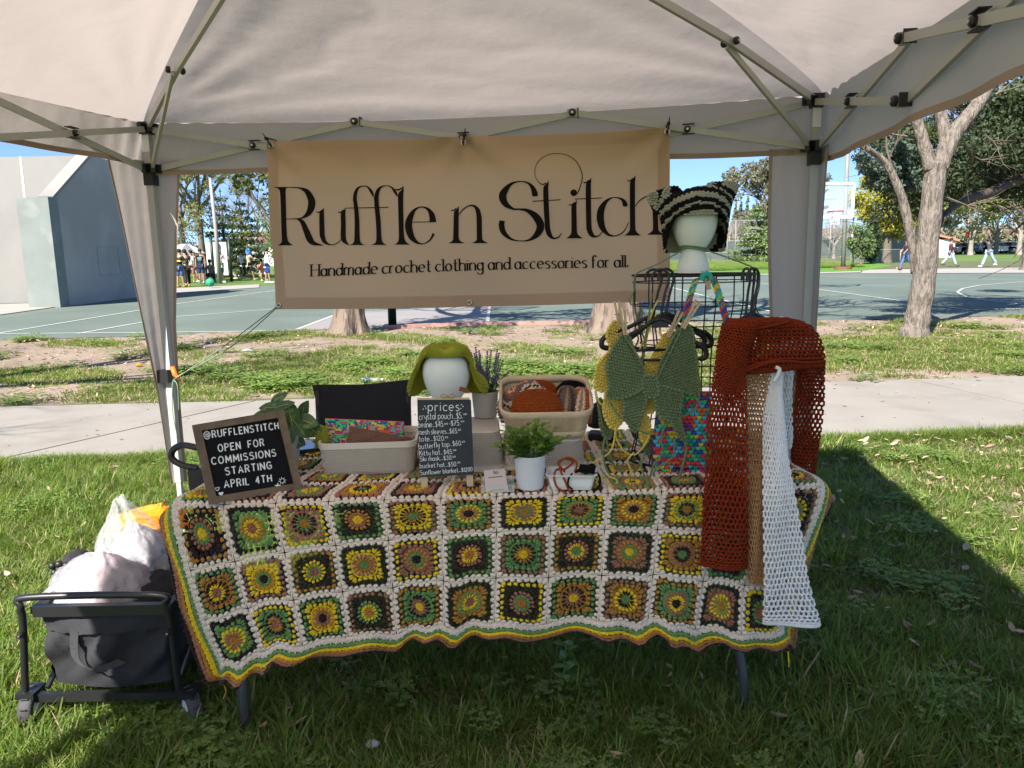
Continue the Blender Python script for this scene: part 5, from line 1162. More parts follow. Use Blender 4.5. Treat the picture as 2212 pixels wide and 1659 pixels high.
# small leafy plant in the tall white pot
m_lf = mat('glossy_green_leaf', (.12, .24, .035), .4, .2, 60, trans=.25, tcol=(.28, .45, .05), rnd=.1); m_lf2 = mat('young_green_leaf', (.25, .38, .07), .4, .15, 60, trans=.25, tcol=(.3, .45, .05)); m_stem = mat('green_stem', (.10, .17, .04), .6)
pc_ = V(.049, 2.205, .757); pl = potted(pc_, .041, .0465, .098, m_pot, 'bushy small leaved green plant in a white pot at the front of the table')
r = random.Random(5); st = MB(); nlf = 0; lfm = MB()
for k in range(46):
    a = r.uniform(0, 6.28); e = r.uniform(.15, 1.15); L = r.uniform(.055, .105); d = V(math.cos(a) * math.sin(e), math.sin(a) * math.sin(e), math.cos(e)); b = pc_ + V(math.cos(a) * .02, math.sin(a) * .02, .085)
    tip = b + d * L + V(0, 0, .008); st.tube(catmull([b, b + d * L * .5 + V(0, 0, .008), tip], 4), .0012, 4)
    for q in range(7):
        t = .35 + .65 * q / 6; p = b + d * L * t + V(0, 0, .008 * t); aa = a + q * 2.2; ld = nrm(d * .8 + V(math.cos(aa), math.sin(aa), r.uniform(-.1, .5)))
        mb = MB(); leaf(mb, p, ld, V(0, 0, 1), r.uniform(.021, .031), r.uniform(.015, .021), .2, .3, 3)
        if nlf < 290: mk('leaf', mb, m_lf2 if r.random() < .35 else m_lf, pl, True)
        else:
            for v_, f_ in ((mb.v[0], mb.f),): lfm.add(v_, f_)
        nlf += 1
mk('stem', st, m_stem, pl, True)['kind'] = 'stuff'
if lfm.n: mk('leaf', lfm, m_lf, pl, True)['kind'] = 'stuff'
# prayer plant behind the letter board
m_pl = mat('dark_veined_leaf', (.055, .11, .035), .35, .2, 50, trans=.1, col2=(.14, .2, .05), c2scale=45, c2lo=.55, c2hi=.62)
m_vein = mat('leaf_midrib', (.38, .42, .12), .5)
pc2 = V(-.752, 2.43, .757); pl = potted(pc2, .05, .062, .115, m_potg, 'dark green prayer plant with yellow veins in a grey pot behind the letter board')
for (px, py, dx_, dz_, L, W) in ((600, 862, .6, .5, .07, .034), (585, 880, -1, .1, .07, .036), (605, 880, .3, .2, .06, .03), (628, 898, .25, -.9, .1, .062), (655, 890, .3, .8, .085, .048), (648, 925, .5, -.6, .08, .05), (672, 925, .9, -.5, .075, .065), (625, 940, -.2, -1, .07, .05), (570, 893, -1, -.15, .08, .03), (612, 875, .9, .35, .07, .03), (662, 910, 1, -.2, .07, .05), (600, 900, -.4, .8, .07, .05), (640, 952, .9, -.4, .06, .05)):
    p = at(px, py, r.uniform(2.33, 2.43)); d = nrm(V(dx_, r.uniform(-.5, -.05), dz_)); mb = MB(); leaf(mb, p - d * L * .5, d, nrm(V(-.2, -1, .5)), L, W, .18, .22, 7); o = mk('leaf', mb, m_pl, pl, True)
    mb = MB(); mb.tube(catmull([p - d * L * .45 + V(0, -.002, .001), p + V(0, -.003, 0), p + d * L * .3 + V(0, -.004, -.002)], 3), .0008, 4); mk('midrib', mb, m_vein, o)
    mb = MB(); mb.tube(catmull([pc2 + V(0, 0, .1), (pc2 + p) / 2 + V(0, 0, .08), p - d * L * .5], 5), .0014, 5); mk('stem', mb, mat('reddish_stem', (.2, .09, .05), .6), pl, True)
# lavender
pc3 = V(-.094, 2.615, .885); pl = potted(pc3, .04, .046, .088, m_potg, 'artificial lavender in a pale pot standing behind the bucket hat')
m_lav = mat('lavender_bud', (.16, .12, .24), .8, .25, 80); m_lavs = mat('lavender_stem', (.11, .13, .09), .8)
for k in range(34):
    a = r.uniform(0, 6.28); tall = k < 9; e = r.uniform(.0, .28) if tall else r.uniform(.2, .75); L = r.uniform(.14, .175) if tall else r.uniform(.07, .135)
    d = V(math.cos(a) * math.sin(e) + .08, math.sin(a) * math.sin(e) * .6, math.cos(e)); b = pc3 + V(math.cos(a) * .015, math.sin(a) * .015, .07)
    mb = MB(); mb.tube([b, b + d * L * .5, b + d * L], .0011, 4); s_o = mk('stem', mb, m_lavs, pl)
    mb = MB(); n_ = 11 if tall else 7; PP = []
    for q in range(n_):
        for w in range(4): aa = w * 1.57 + q * .8; t = .52 + .5 * q / n_; PP.append(b + d * L * t + V(math.cos(aa), math.sin(aa), .3) * (.0045 * (1 - q / n_ * .6)))
    PP = np.array(PP); mm = np.tile(np.stack([V(.004, 0, .002), V(0, .004, 0), V(0, 0, .004)]), (len(PP), 1, 1)) * np.random.default_rng(k).uniform(.7, 1.3, (len(PP), 1, 1)); mb.scatter(PTV, PTF, PP, mm); mk('flower_spike', mb, m_lav, s_o, True)
    if not tall:
        mb = MB()
        for q in range(6): aa = q * 1.9; leaf(mb, b + d * L * (.15 + .12 * q), nrm(d + V(math.cos(aa), math.sin(aa), 0)), V(0, 0, 1), .03, .006, .1, .2, 3)
        o = mk('narrow_leaves', mb, mat('lavender_leaf', (.12, .13, .14), .8), s_o); o['kind'] = 'stuff'

# ------------------------------------------------------------------ bamboo basket and beanies
m_bam = mat('bamboo_strip', (.66, .50, .31), .5, .12, 16, .15, 60, rnd=.1, col2=(.72, .56, .37), c2scale=9); m_bam2 = mat('bamboo_rim', (.68, .53, .34), .45, .1, 20)
BC = V(.108, 2.372, .862); TA = math.radians(17)
RT = np.array([[1, 0, 0], [0, math.cos(TA), math.sin(TA)], [0, -math.sin(TA), math.cos(TA)]])       # rows: local x, y, z in world; tipped towards the viewer
bl = lambda x, y, z: BC + V(0, .015, -.008) + x * RT[0] + y * RT[1] + z * RT[2]
bb = thing('bamboo_basket', BC, 'wide bamboo strip basket of beanies tipped forward on an upturned tub', 'basket')
Wb, Db, Hb = .292, .262, .098
R0 = rrect(Wb * .86, Db * .84, .035, 8); R1 = rrect(Wb, Db, .045, 8); ctr = lambda q: q + V(0, Db / 2)[:2]
per = len(R0)
def res(P, n):
    Pc = np.concatenate([P, P[:1]]); s0 = np.concatenate([[0], np.cumsum(np.linalg.norm(np.diff(Pc, axis=0), axis=1))]); ss = np.linspace(0, s0[-1], n, endpoint=False); return np.stack([np.interp(ss, s0, Pc[:, i]) for i in (0, 1)], 1)
ns = 46; A0, A1 = res(R0, ns * 3), res(R1, ns * 3)
for k in range(ns):
    mb = MB(); G = []
    for q in (0, 1, 2, 3):
        i = (k * 3 + q) % (ns * 3); a, b = A0[i], A1[i]
        if q == 3: a = A0[i] * .93 + A0[i - 1] * .07; b = A1[i] * .93 + A1[i - 1] * .07
        G.append([bl(a[0], a[1] + Db / 2, 0), bl((a[0] * .42 + b[0] * .58), (a[1] * .42 + b[1] * .58) + Db / 2, Hb * .5), bl(b[0], b[1] + Db / 2, Hb)])
    mb.grid(np.array(G)); mk('bamboo_strip', mb, m_bam, bb, True)
mb = MB(); mb.add([bl(p[0], p[1] + Db / 2, .001) for p in R0], [list(range(per))]); mk('basket_floor', mb, m_bam, bb)
for (z0, z1, o_) in ((Hb - .02, Hb + .003, .004), (.0, .018, .003)):
    mb = MB(); G = []
    for z, e in ((z0, o_), (z1, o_), (z1, -.003), (z0, -.003)):
        t = z / Hb; q = A0 * (1 - t) + A1 * t; q = q * (1 + e / .13); G.append([bl(p[0], p[1] + Db / 2, z) for p in q])
    G.append(G[0]); mb.grid(np.array(G), wrap=True); mk('rim' if z0 else 'lower_band', mb, m_bam2, bb, True)
def beanie(c, w, h, d, mats_, mi, label, tilt=0, nu=48, nv=15, rib=16, cuff=True, lean=.3):
    ca, sa = math.cos(tilt), math.sin(tilt)
    def f(U, W):
        a = np.asarray(U) * 2 * math.pi; W = np.asarray(W, float); k = np.clip(W, 0, 1); r = np.where(k < .2, 1.04, np.cos(np.clip((k - .2) / .8, 0, 1) * math.pi / 2) ** .62 + .02)
        r = r * (1 + .035 * np.cos(a * rib)); zz = np.where(k < .2, k * .9, .18 + .82 * np.sin(np.clip((k - .2) / .8, 0, 1) * math.pi / 2))
        x = w * r * np.cos(a); y = d * r * np.sin(a) + lean * h * zz; z = h * zz
        return V(*c) + np.stack([x * ca - z * sa, y, x * sa + z * ca], -1)
    mb = MB(); stitch_surface(mb, f, nu, nv, mi, .005, along='v')
    return tag(mk('beanie', mb, mats_, None, True), label, 'beanie', 'crochet beanies in the bamboo basket'), f
def ym(n, c): return mat(n, lin(*c), .95, .14, 140, .6, 900, spec=.15)
Yr = ym('rust_brown_yarn', (140, 68, 28)); Yg = ym('grey_yarn', (112, 98, 90)); Yc = ym('cream_yarn', (214, 194, 172)); Yo = ym('terracotta_yarn', (182, 96, 58)); Yd = ym('cocoa_yarn', (86, 62, 52)); Yk = ym('black_yarn', (22, 20, 22)); Yt = ym('tan_yarn', (166, 134, 108))
o, f = beanie(at(1160, 912, 2.42), .080, .098, .035, [Yr], 0, 'rust brown ribbed beanie with a small tag at the front of the bamboo basket')
mb = MB(); c = f(np.array([.735]), np.array([.10]))[0] + V(0, -.005, -.001); mb.box(c, (.024, .002, .016)); tg = mk('tag', mb, mat('copper_leather', (.33, .15, .09), .6), o)
ftg = lambda x, y: c + V(x - .009, -.0016, y - .005)
write(tg, 'RnS', ftg, 0, 0, .010, .0011, m_ink, .15)
sw = lambda *ids: (lambda U, W, r: np.array(ids)[(np.floor(np.asarray(U) * 64 / 3).astype(int)) % len(ids)])
beanie(at(1136, 885, 2.52), .085, .080, .05, [Yc, Yg, Yo, Yd], lambda U, W, r: np.array([0, 1, 1, 2, 0, 3])[(np.floor(np.asarray(W) * 11 + 1.5 * np.sin(np.asarray(U) * 20)).astype(int)) % 6], 'mottled cream, grey and orange beanie lying behind the rust one', .5)
beanie(at(1222, 905, 2.46), .038, .100, .045, [Yt, Yg, Yd, Yg], sw(0, 1, 2, 3, 1), 'taupe, grey and brown ribbed beanie standing right of the rust one', -.1, 40, 16, 12)
beanie(at(1250, 908, 2.47), .036, .100, .055, [Yc, Yo, Yt], sw(1, 1, 0, 2, 0, 1), 'terracotta and cream striped beanie at the right side of the bamboo basket', -.15, 40, 16, 12)
beanie(at(1235, 880, 2.56), .062, .082, .045, [Yk], 0, 'black beanie at the back of the bamboo basket', -.2)
beanie(at(1160, 868, 2.57), .07, .066, .045, [Yr], 0, 'dark rust beanie showing only its crown at the back of the basket', 0)

# white dish with yarn
m_dish = mat('glazed_white', (.80, .80, .78), .2)
dc = V(.172, 2.205, .757); mb = MB(); Az = rotz(-.10)
loft(mb, [(.118, .07, .01, 0), (.122, .074, .012, .006), (.128, .08, .012, .016), (.1265, .0785, .012, .0175), (.133, .084, .012, .027), (.1315, .0825, .012, .0285), (.140, .09, .013, .040), (.152, .100, .014, .046), (.152, .100, .014, .048), (.134, .084, .012, .045), (.118, .07, .01, .008)], dc, Az, 0, True, True)
tag(mk('dish', mb, m_dish, None, True), 'small white rectangular ceramic dish with ribbed sides holding yarn', 'dish')
r = random.Random(11)
mb = MB(); c = dc + V(-.02, 0, .045)
yarn(mb, [c, c + V(-.02, -.01, .03), c + V(.0, -.01, .042), c + V(.025, 0, .03), c + V(.0, 0, .008), c + V(-.026, -.02, .012), c + V(-.034, -.045, -.005), c + V(-.026, -.055, -.03), c + V(-.008, -.06, -.042), c + V(0, -.07, -.045)], .0033, 8, 6)
yarn(mb, [c + V(.03, 0, 0), c + V(.035, -.01, .03), c + V(.01, -.01, .046), c + V(-.016, -.01, .03), c + V(-.01, -.03, .0), c + V(-.004, -.05, -.01), c + V(.006, -.058, -.035), c + V(.012, -.07, -.044)], .0033, 8, 6)
tag(mk('yarn_hank', mb, Yr, None, True), 'rust brown yarn looped out over the front of the white dish', 'yarn')
mb = MB()
for k in range(9): a = r.uniform(0, 6.28); c = dc + V(.042 + r.uniform(-.012, .012), r.uniform(-.01, .02), .045 + r.uniform(0, .015)); yarn(mb, [c + V(.018 * math.cos(a + q), .012 * math.sin(a + q), .008 * math.sin(q * 2 + a)) for q in (0, 1.2, 2.4, 3.6, 4.8, 6)], .004, 6, 6)
c = dc + V(.06, -.02, .045); yarn(mb, [c, c + V(.016, -.01, 0), c + V(.02, -.02, -.025), c + V(.004, -.035, -.042)], .0033); c = dc + V(.0, -.02, .045); yarn(mb, [c, c + V(-.012, -.03, -.005), c + V(-.014, -.036, -.025), c + V(-.002, -.042, -.035)], .003)
tag(mk('yarn_hank', mb, Yk, None, True), 'black yarn bundle in the right half of the white dish', 'yarn')
# phone and small black pouch
mb = MB(); c = gz(655, 972, .761); mb.box(c + V(0, .03, .006), (.072, .14, .008), (nrm(V(1, .5, 0)), nrm(V(-.5, 1, 0)), V(0, 0, 1))); o = mk('phone', mb, m_black, None); tag(o, 'phone with a blue screen lying between the grey pot and the basket', 'phone')
mb = MB(); mb.box(c + V(0, .03, .0108), (.066, .13, .0008), (nrm(V(1, .5, 0)), nrm(V(-.5, 1, 0)), V(0, 0, 1))); mk('screen', mb, mat('blue_screen', (.16, .26, .5), .1), o)
mb = MB(); c = gz(1312, 955, .757); loft(mb, [(.10, .06, .01, 0), (.11, .065, .012, .02), (.105, .06, .012, .028)], c + V(-.01, .04, 0), rotz(-.3), 0, True, True); tag(mk('card_reader_case', mb, m_black, None), 'flat black case lying beside the bamboo basket', 'case')
mb = MB(); loft(mb, [(.12, .07, .02, 0), (.13, .08, .03, .04), (.11, .07, .03, .08), (.05, .03, .01, .10)], gz(1312, 935, .757) + V(0, .12, 0), rotz(.4), 0, True, True); tag(mk('black_pouch', mb, mat('black_cloth', (.012, .012, .014), .9, .2, 30, .5, 60), None, True), 'slumped black cloth pouch behind the yellow top strings', 'pouch')

# ------------------------------------------------------------------ the wire rack with its hats, hangers and clothes
q6 = lambda x, y: (1206.9 + .33065 * x, 548.6 + .33065 * y)          # crop 2200..3400 x 1000..2000
m_wire = mat('black_wire', (.012, .012, .014), .35, metal=.3)
RC = V(.588, 2.47, .757)
rack = thing('wire_rack', RC, 'tall black wire cage rack standing at the right end of the table', 'rack')
def ell_ring(z, rx, ry, n=40): a = np.arange(n) * 2 * math.pi / n; return np.stack([RC[0] + rx * np.cos(a), RC[1] + ry * np.sin(a), np.full(n, z)], 1)
prof = [(1.366, .198, .115), (1.345, .197, .114), (1.272, .197, .112), (1.21, .183, .105), (1.15, .172, .10), (1.085, .165, .097), (1.02, .165, .097), (.95, .17, .10), (.88, .18, .108), (.82, .19, .115), (.765, .205, .125)]
for i, (z, rx, ry) in enumerate(prof): mb = MB(); mb.tube(ell_ring(z, rx, ry), .0042 if i in (0, 10) else .0021, 6, closed=True); mk('ring_wire', mb, m_wire, rack, True)
pz = np.array([p[0] for p in prof]); 
for k in range(12):
    a = k * math.pi / 6 + .2; P = [V(RC[0] + rx * math.cos(a), RC[1] + ry * math.sin(a), z) for z, rx, ry in prof]; mb = MB(); mb.tube(catmull(P, 3), .0023, 6); mk('upright_wire', mb, m_wire, rack, True)
for k in range(5):
    y = RC[1] - .09 + .045 * k; w = .198 * math.sqrt(max(0, 1 - ((y - RC[1]) / .115) ** 2)); mb = MB(); mb.tube([V(RC[0] - w, y, 1.367), V(RC[0], y, 1.367), V(RC[0] + w, y, 1.367)], .0018, 5); mk('shelf_wire', mb, m_wire, rack)
for a in (.6, 2.2, 3.8, 5.4):
    mb = MB(); c = V(RC[0] + .20 * math.cos(a), RC[1] + .12 * math.sin(a), .765); mb.tube(catmull([c, c + V(.03 * math.cos(a), .03 * math.sin(a), .01), c + V(.045 * math.cos(a), .04 * math.sin(a), -.006)], 4), .003, 6); mk('foot', mb, m_wire, rack)

# upper foam head and cat hat
HC = V(.579, 2.46, 1.372)
foam_head(HC, .84, 'white foam wig head on top of the wire rack wearing the striped cat hat')
m_hg = mat('heather_grey_yarn', lin(150, 148, 132), .95, .12, 140, .6, 900, spec=.15)
def cat_hat(U, W):
    U = np.asarray(U, float); W = np.asarray(W, float); a = U * 2 * math.pi; c, s_ = np.cos(a), np.sin(a)
    q = np.clip((-s_ + .15) / .9, 0, 1); front = q * q * (3 - 2 * q)
    zr = 1.435 + .112 * front                                  # face opening arches over the brow
    rx0, ry0 = .091, .10
    xt = .135 * np.sign(c) * np.abs(c) ** .7; yt = .012 * s_
    zt = 1.632 - .012 * np.abs(xt / .135) ** 2 + .022 * (xt / .135)
    k = W; kk = k ** 3.2
    bul = 1 + .06 * np.sin(math.pi * k)
    x = rx0 * c * (1 - kk) * bul + xt * kk; y = ry0 * s_ * (1 - k ** 2.2) * (1 + .08 * np.sin(math.pi * k)) + yt * k ** 2.2
    z = zr * (1 - k) + zt * k + .020 * np.sin(math.pi * k) * (1 - np.abs(c))
    return np.stack([HC[0] + .002 + x, HC[1] - .01 + y, z], -1)
bands = [0, 0, 1, 1, 0, 1, 1, 1, 0, 0, 1, 1, 0, 0, 1, 1, 1, 0]
def hat_band(U, W, r):
    P = cat_hat(U, W); d = np.hypot(P[..., 0] - HC[0], (P[..., 2] - 1.485) * 1.05); return np.array([0, 0, 1, 1, 0, 1, 1, 0, 0, 1, 1, 0, 1, 1, 0, 0])[np.clip(((d - .068) / .0078).astype(int), 0, 15)]
mb = MB(); stitch_surface(mb, cat_hat, 48, 18, hat_band, .0055, along='v', fill=.95)
cath = tag(mk('cat_hat', mb, [m_hg, Yk], None, True), 'black and grey striped crochet hat with two cat ears on the top foam head', 'hat')
for nm, y_, m_, pts in (('ear', 2.448, Yk, [(1401, 424), (1428, 411), (1462, 404), (1470, 425), (1440, 452), (1418, 462), (1408, 445)]), ('ear_tip', 2.443, m_hg, [(1399, 422), (1416, 415), (1420, 428), (1412, 442), (1404, 436)]), ('ear_stripe', 2.443, m_hg, [(1436, 410), (1447, 406), (1436, 430), (1420, 452), (1414, 446), (1428, 428)]),
                          ('ear', 2.448, Yk, [(1590, 397), (1589, 418), (1572, 446), (1558, 462), (1545, 440), (1528, 412), (1530, 398), (1560, 394)]), ('ear_tip', 2.443, m_hg, [(1590, 396), (1590, 416), (1580, 412), (1568, 404), (1562, 396), (1575, 393)]), ('ear_stripe', 2.443, m_hg, [(1534, 398), (1544, 397), (1558, 418), (1573, 434), (1566, 446), (1550, 428)])):
    panel(pts, y_, m_, nm, cath, cell=.0065, h=.005, bulge=lambda x, z: 0 * x)
m_sage = m_ygreen
mb = MB(); z_ = 1.447
ring_ = [V(HC[0] + .044 * math.cos(a), HC[1] + .047 * math.sin(a), z_ + .004 * math.sin(a * 2)) for a in np.linspace(0, 6.28, 15)[:-1]]
yarn(mb, ring_, .003, 4, 5, closed=True); yarn(mb, [p + V(0, 0, .006) for p in ring_[::-1]], .003, 4, 5, closed=True)
yarn(mb, [ring_[9], ring_[9] + V(-.10, -.02, -.05), V(.395, 2.43, 1.372), V(.39, 2.42, 1.33), V(.372, 2.42, 1.29), V(.388, 2.42, 1.27), V(.40, 2.42, 1.23)], .0024)
yarn(mb, [ring_[12], ring_[12] + V(.10, 0, -.035), V(.775, 2.44, 1.376), V(.785, 2.44, 1.33), V(.775, 2.44, 1.27), V(.79, 2.43, 1.23)], .0024)
tag(mk('tie_cord', mb, m_sage, None, True), 'sage yarn knotted round the upper foam head and tied down to the rack', 'cord')

# hangers
def hanger(hook, ang, label, drop=.10, half=.145, rise=.065, lean=0.0, size=1.0):
    """hook = point on the rail; ang = swing about the vertical"""
    d = V(math.cos(ang), math.sin(ang), 0); n = V(-d[1], d[0], 0); h = thing('coat_hanger', hook, label, 'hanger', 'black plastic hangers on the wire rack')
    W = lambda x, z, o=0: V(*hook) + (d * x + n * o + V(0, 0, z)) * size + d * 0
    mb = MB(); P = [W(-.026, -.022), W(-.026, -.004), W(-.012, .012), W(.008, .012), W(.022, -.002), W(.022, -.025), W(.012, -.06), W(.0, -drop)]; mb.tube(catmull(P, 6), .0042, 7); mk('hook', mb, m_black, h, True)
    mb = MB()
    for s_ in (-1, 1):
        P = [W(0, -drop), W(s_ * .03, -drop - .012), W(s_ * .08, -drop - rise * .62), W(s_ * half * .93, -drop - rise)]; mb.tube(catmull(P, 5), [.0065] * 15 + [.008], 7, sx=1.0)
        ta = [W(s_ * half * .86, -drop - rise * .9), W(s_ * half * 1.02, -drop - rise - .012), W(s_ * half * 1.03, -drop - rise - .034), W(s_ * half * .9, -drop - rise - .04)]; mb.tube(catmull(ta, 5), .0085, 7)
    mk('shoulders', mb, m_black, h, True)
    mb = MB(); mb.tube(catmull([W(-half * .92, -drop - rise - .040), W(0, -drop - rise - .042), W(half * .92, -drop - rise - .040)], 5), .0045, 6); mk('bottom_bar', mb, m_black, h, True)
    mb = MB(); mb.box(W(0, -drop - .016), (.05, .006, .022), (d, n, (0, 0, 1))); mk('web', mb, m_black, h); return h
h1 = at(1428, 592, 2.345); h2 = at(1413, 592, 2.375); h3 = at(1440, 591, 2.355)
hanger(h2, .05, 'black hanger behind the others carrying the yellow butterfly top', .125, .155, .06)
hanger(h1, -.08, 'front black hanger at the left of the rack carrying the green butterfly top', .135, .135, .085)
hanger(h3, .25, 'third black hanger on the left rail with its right arm sticking out', .12, .150, .07)
g1 = at(1628, 590, 2.36)
hanger(g1, .5, 'black hanger at the right rail holding the rust mesh sleeves', .12, .12, .055)
hanger(g1 + V(-.012, .03, .0), .75, 'black hanger at the right rail holding the beige mesh sleeves', .15, .10, .055)
hanger(g1 + V(.012, .055, .0), .9, 'black hanger at the right rail holding the white mesh sleeves', .16, .10, .055)

# butterfly tops
m_sg = mat('sage_green_yarn', lin(106, 120, 88), .95, .12, 140, .6, 900, spec=.15); m_yl = mat('butter_yellow_yarn', lin(222, 184, 92), .95, .12, 140, .6, 900, spec=.15)
def Q(L): return [q6(*p) for p in L]
yel = thing('butterfly_top', at(*q6(400, 900), 2.37), 'butter yellow crochet butterfly top hanging behind the green one', 'top')
def lite(o): return o
panel(Q([(360, 445), (415, 470), (420, 540), (380, 640), (345, 760), (325, 885), (255, 885), (240, 800), (262, 710), (335, 620), (312, 530)]), 2.365, m_yl, 'left_wing', yel, row_ang=-.3)
panel(Q([(320, 905), (420, 930), (445, 1040), (410, 1100), (372, 1132), (335, 1128), (295, 1040), (300, 960)]), 2.362, m_yl, 'lower_left_wing', yel, row_ang=.3)
panel(Q([(690, 530), (770, 520), (745, 590), (690, 700), (655, 800), (585, 800), (560, 740), (610, 670)]), 2.365, m_yl, 'right_wing', yel, row_ang=.3)
panel(Q([(565, 945), (625, 920), (632, 1000), (600, 1036), (560, 1020)]), 2.366, m_yl, 'lower_right_wing', yel); panel(Q([(540, 1040), (585, 1075), (592, 1180), (555, 1240), (530, 1150)]), 2.368, m_yl, 'tail', yel)
grn = thing('butterfly_top', at(*q6(560, 850), 2.315), 'sage green crochet butterfly top pegged to the front hanger', 'top')
panel(Q([(425, 515), (460, 545), (490, 620), (520, 700), (552, 760), (550, 860), (500, 905), (420, 940), (326, 938), (335, 860), (322, 790), (322, 700), (350, 620), (385, 560)]), 2.318, m_sg, 'left_wing', grn, row_ang=-.25, bulge=lambda x, z: .010 * np.sin(x * 30 + z * 12))
panel(Q([(420, 925), (510, 890), (560, 880), (575, 960), (540, 1060), (520, 1140), (492, 1162), (455, 1110), (425, 1050), (432, 990)]), 2.312, m_sg, 'lower_left_wing', grn, row_ang=.25)
panel(Q([(800, 480), (845, 468), (878, 520), (886, 600), (905, 680), (912, 780), (922, 915), (860, 918), (760, 890), (650, 885), (622, 850), (655, 760), (690, 660), (740, 560)]), 2.318, m_sg, 'right_wing', grn, row_ang=.3, bulge=lambda x, z: .010 * np.sin(x * 26 - z * 12))
panel(Q([(630, 860), (740, 880), (815, 915), (800, 1000), (800, 1110), (832, 1215), (790, 1200), (740, 1110), (690, 1080), (645, 1040), (628, 950)]), 2.310, m_sg, 'lower_right_wing', grn, row_ang=-.2)
panel(Q([(562, 800), (632, 805), (650, 900), (630, 935), (570, 930), (552, 860)]), 2.304, m_sg, 'body_band', grn)
panel(Q([(270, 950), (310, 1000), (345, 1100), (340, 1190), (300, 1195), (270, 1110)]), 2.395, m_sg, 'back_wing', grn); panel(Q([(540, 1150), (590, 1200), (610, 1290), (570, 1300), (540, 1230)]), 2.40, m_sg, 'back_tail', grn)
def cord(Pq, y, m, label, r=.0032, grp='yarn ties hanging from the butterfly tops', dy=None):
    P = [at(*q6(x, z), y if dy is None else y + dy * i / len(Pq)) for i, (x, z) in enumerate(Pq)]
    Qc = catmull(np.array(P), 9); n = len(Qc); t = np.arange(n) * 1.5
    mb = MB()
    for ph in (0, math.pi): mb.tube(Qc + np.stack([np.cos(t + ph), np.sin(t + ph), 0 * t], 1) * r * .45, r * .75, 5)
    return tag(mk('yarn_tie', mb, m, None, True), label, 'yarn tie', grp)
yr = 'long yellow yarn tie of the butterfly top trailing on the blanket'
cord([(372, 1130), (360, 1230), (330, 1300), (250, 1350), (205, 1390), (215, 1440), (270, 1480)], 2.30, m_yl, 'yellow yarn tie curving down left onto the blanket')
cord([(380, 1130), (375, 1200), (430, 1290), (500, 1310), (560, 1250), (590, 1190)], 2.34, m_yl, 'yellow yarn tie sagging between the two lower yellow wings')
cord([(490, 1300), (450, 1350), (470, 1420), (440, 1490)], 2.31, m_yl, 'short yellow yarn tie dropping in front of the dish end')
cord([(240, 1470), (300, 1450), (380, 1480), (340, 1530), (250, 1500), (280, 1460), (350, 1520), (330, 1600)], 2.20, m_yl, 'yellow yarn tie heaped beside the white dish')
cord([(240, 890), (260, 960), (300, 1000)], 2.36, m_yl, 'short yellow tie between the left yellow wings')
cord([(640, 390), (560, 560), (520, 640)], 2.35, m_yl, 'yellow yarn strap slanting up to the left hooks'); cord([(650, 300), (600, 420), (550, 700)], 2.36, m_yl, 'long yellow yarn strap beside the hanger necks')
cord([(680, 380), (660, 500), (680, 540)], 2.36, m_yl, 'yellow strap behind the third hook')
cord([(610, 260), (590, 400), (560, 600), (545, 740), (560, 800)], 2.34, m_sg, 'green yarn strap hanging from the rail to the green body band'); cord([(780, 480), (700, 640), (660, 720), (630, 820)], 2.30, m_sg, 'green yarn tie following the edge of the right green wing')
cord([(800, 500), (720, 660), (680, 740), (640, 830)], 2.298, m_sg, 'second green yarn tie beside the right green wing')
cord([(430, 540), (500, 640), (545, 720), (570, 800)], 2.302, m_sg, 'green yarn tie along the inner edge of the left green wing')
cord([(540, 350), (500, 480), (520, 560), (480, 640)], 2.42, m_sg, 'green yarn dangling behind the hanger bar'); cord([(520, 380), (540, 500), (570, 600), (530, 700)], 2.41, m_sg, 'green yarn loop behind the green top')
cord([(325, 940), (360, 1010), (420, 1080), (520, 1150), (600, 1170), (640, 1120)], 2.30, m_sg, 'green yarn tie crossing under the lower green wings')
cord([(832, 1215), (830, 1300), (800, 1420), (760, 1550)], 2.25, m_sg, 'thick green yarn tie hanging in front of the rainbow tote', .0042)
cord([(700, 1110), (670, 1200), (680, 1300), (620, 1380), (590, 1480), (560, 1560)], 2.26, m_sg, 'green yarn tie falling left of the tote'); cord([(920, 930), (900, 1000), (840, 1050), (800, 1060)], 2.29, m_sg, 'short green tie off the right green wing')
cord([(310, 1190), (330, 1300), (380, 1400), (480, 1440), (520, 1380), (560, 1330)], 2.33, m_sg, 'green yarn tie looping low behind the yellow ones'); cord([(560, 1300), (540, 1400), (600, 1500), (700, 1540), (720, 1600), (640, 1620), (600, 1560), (680, 1500)], 2.19, m_sg, 'green yarn tie coiled on the blanket before the rack')
cord([(270, 1400), (340, 1480), (450, 1560), (560, 1600), (640, 1570), (700, 1620)], 2.17, m_sg, 'long green yarn tie lying along the table edge'); cord([(240, 900), (260, 1000), (280, 1080), (290, 1130)], 2.37, m_sg, 'green tie at the far left of the tops')
cord([(300, 1200), (290, 1300), (320, 1420), (420, 1520), (520, 1540)], 2.24, m_sg, 'green yarn tie trailing from the back wing to the blanket'); cord([(760, 1210), (740, 1330), (640, 1400), (620, 1450)], 2.24, m_sg, 'green yarn tie swinging across the tote corner')

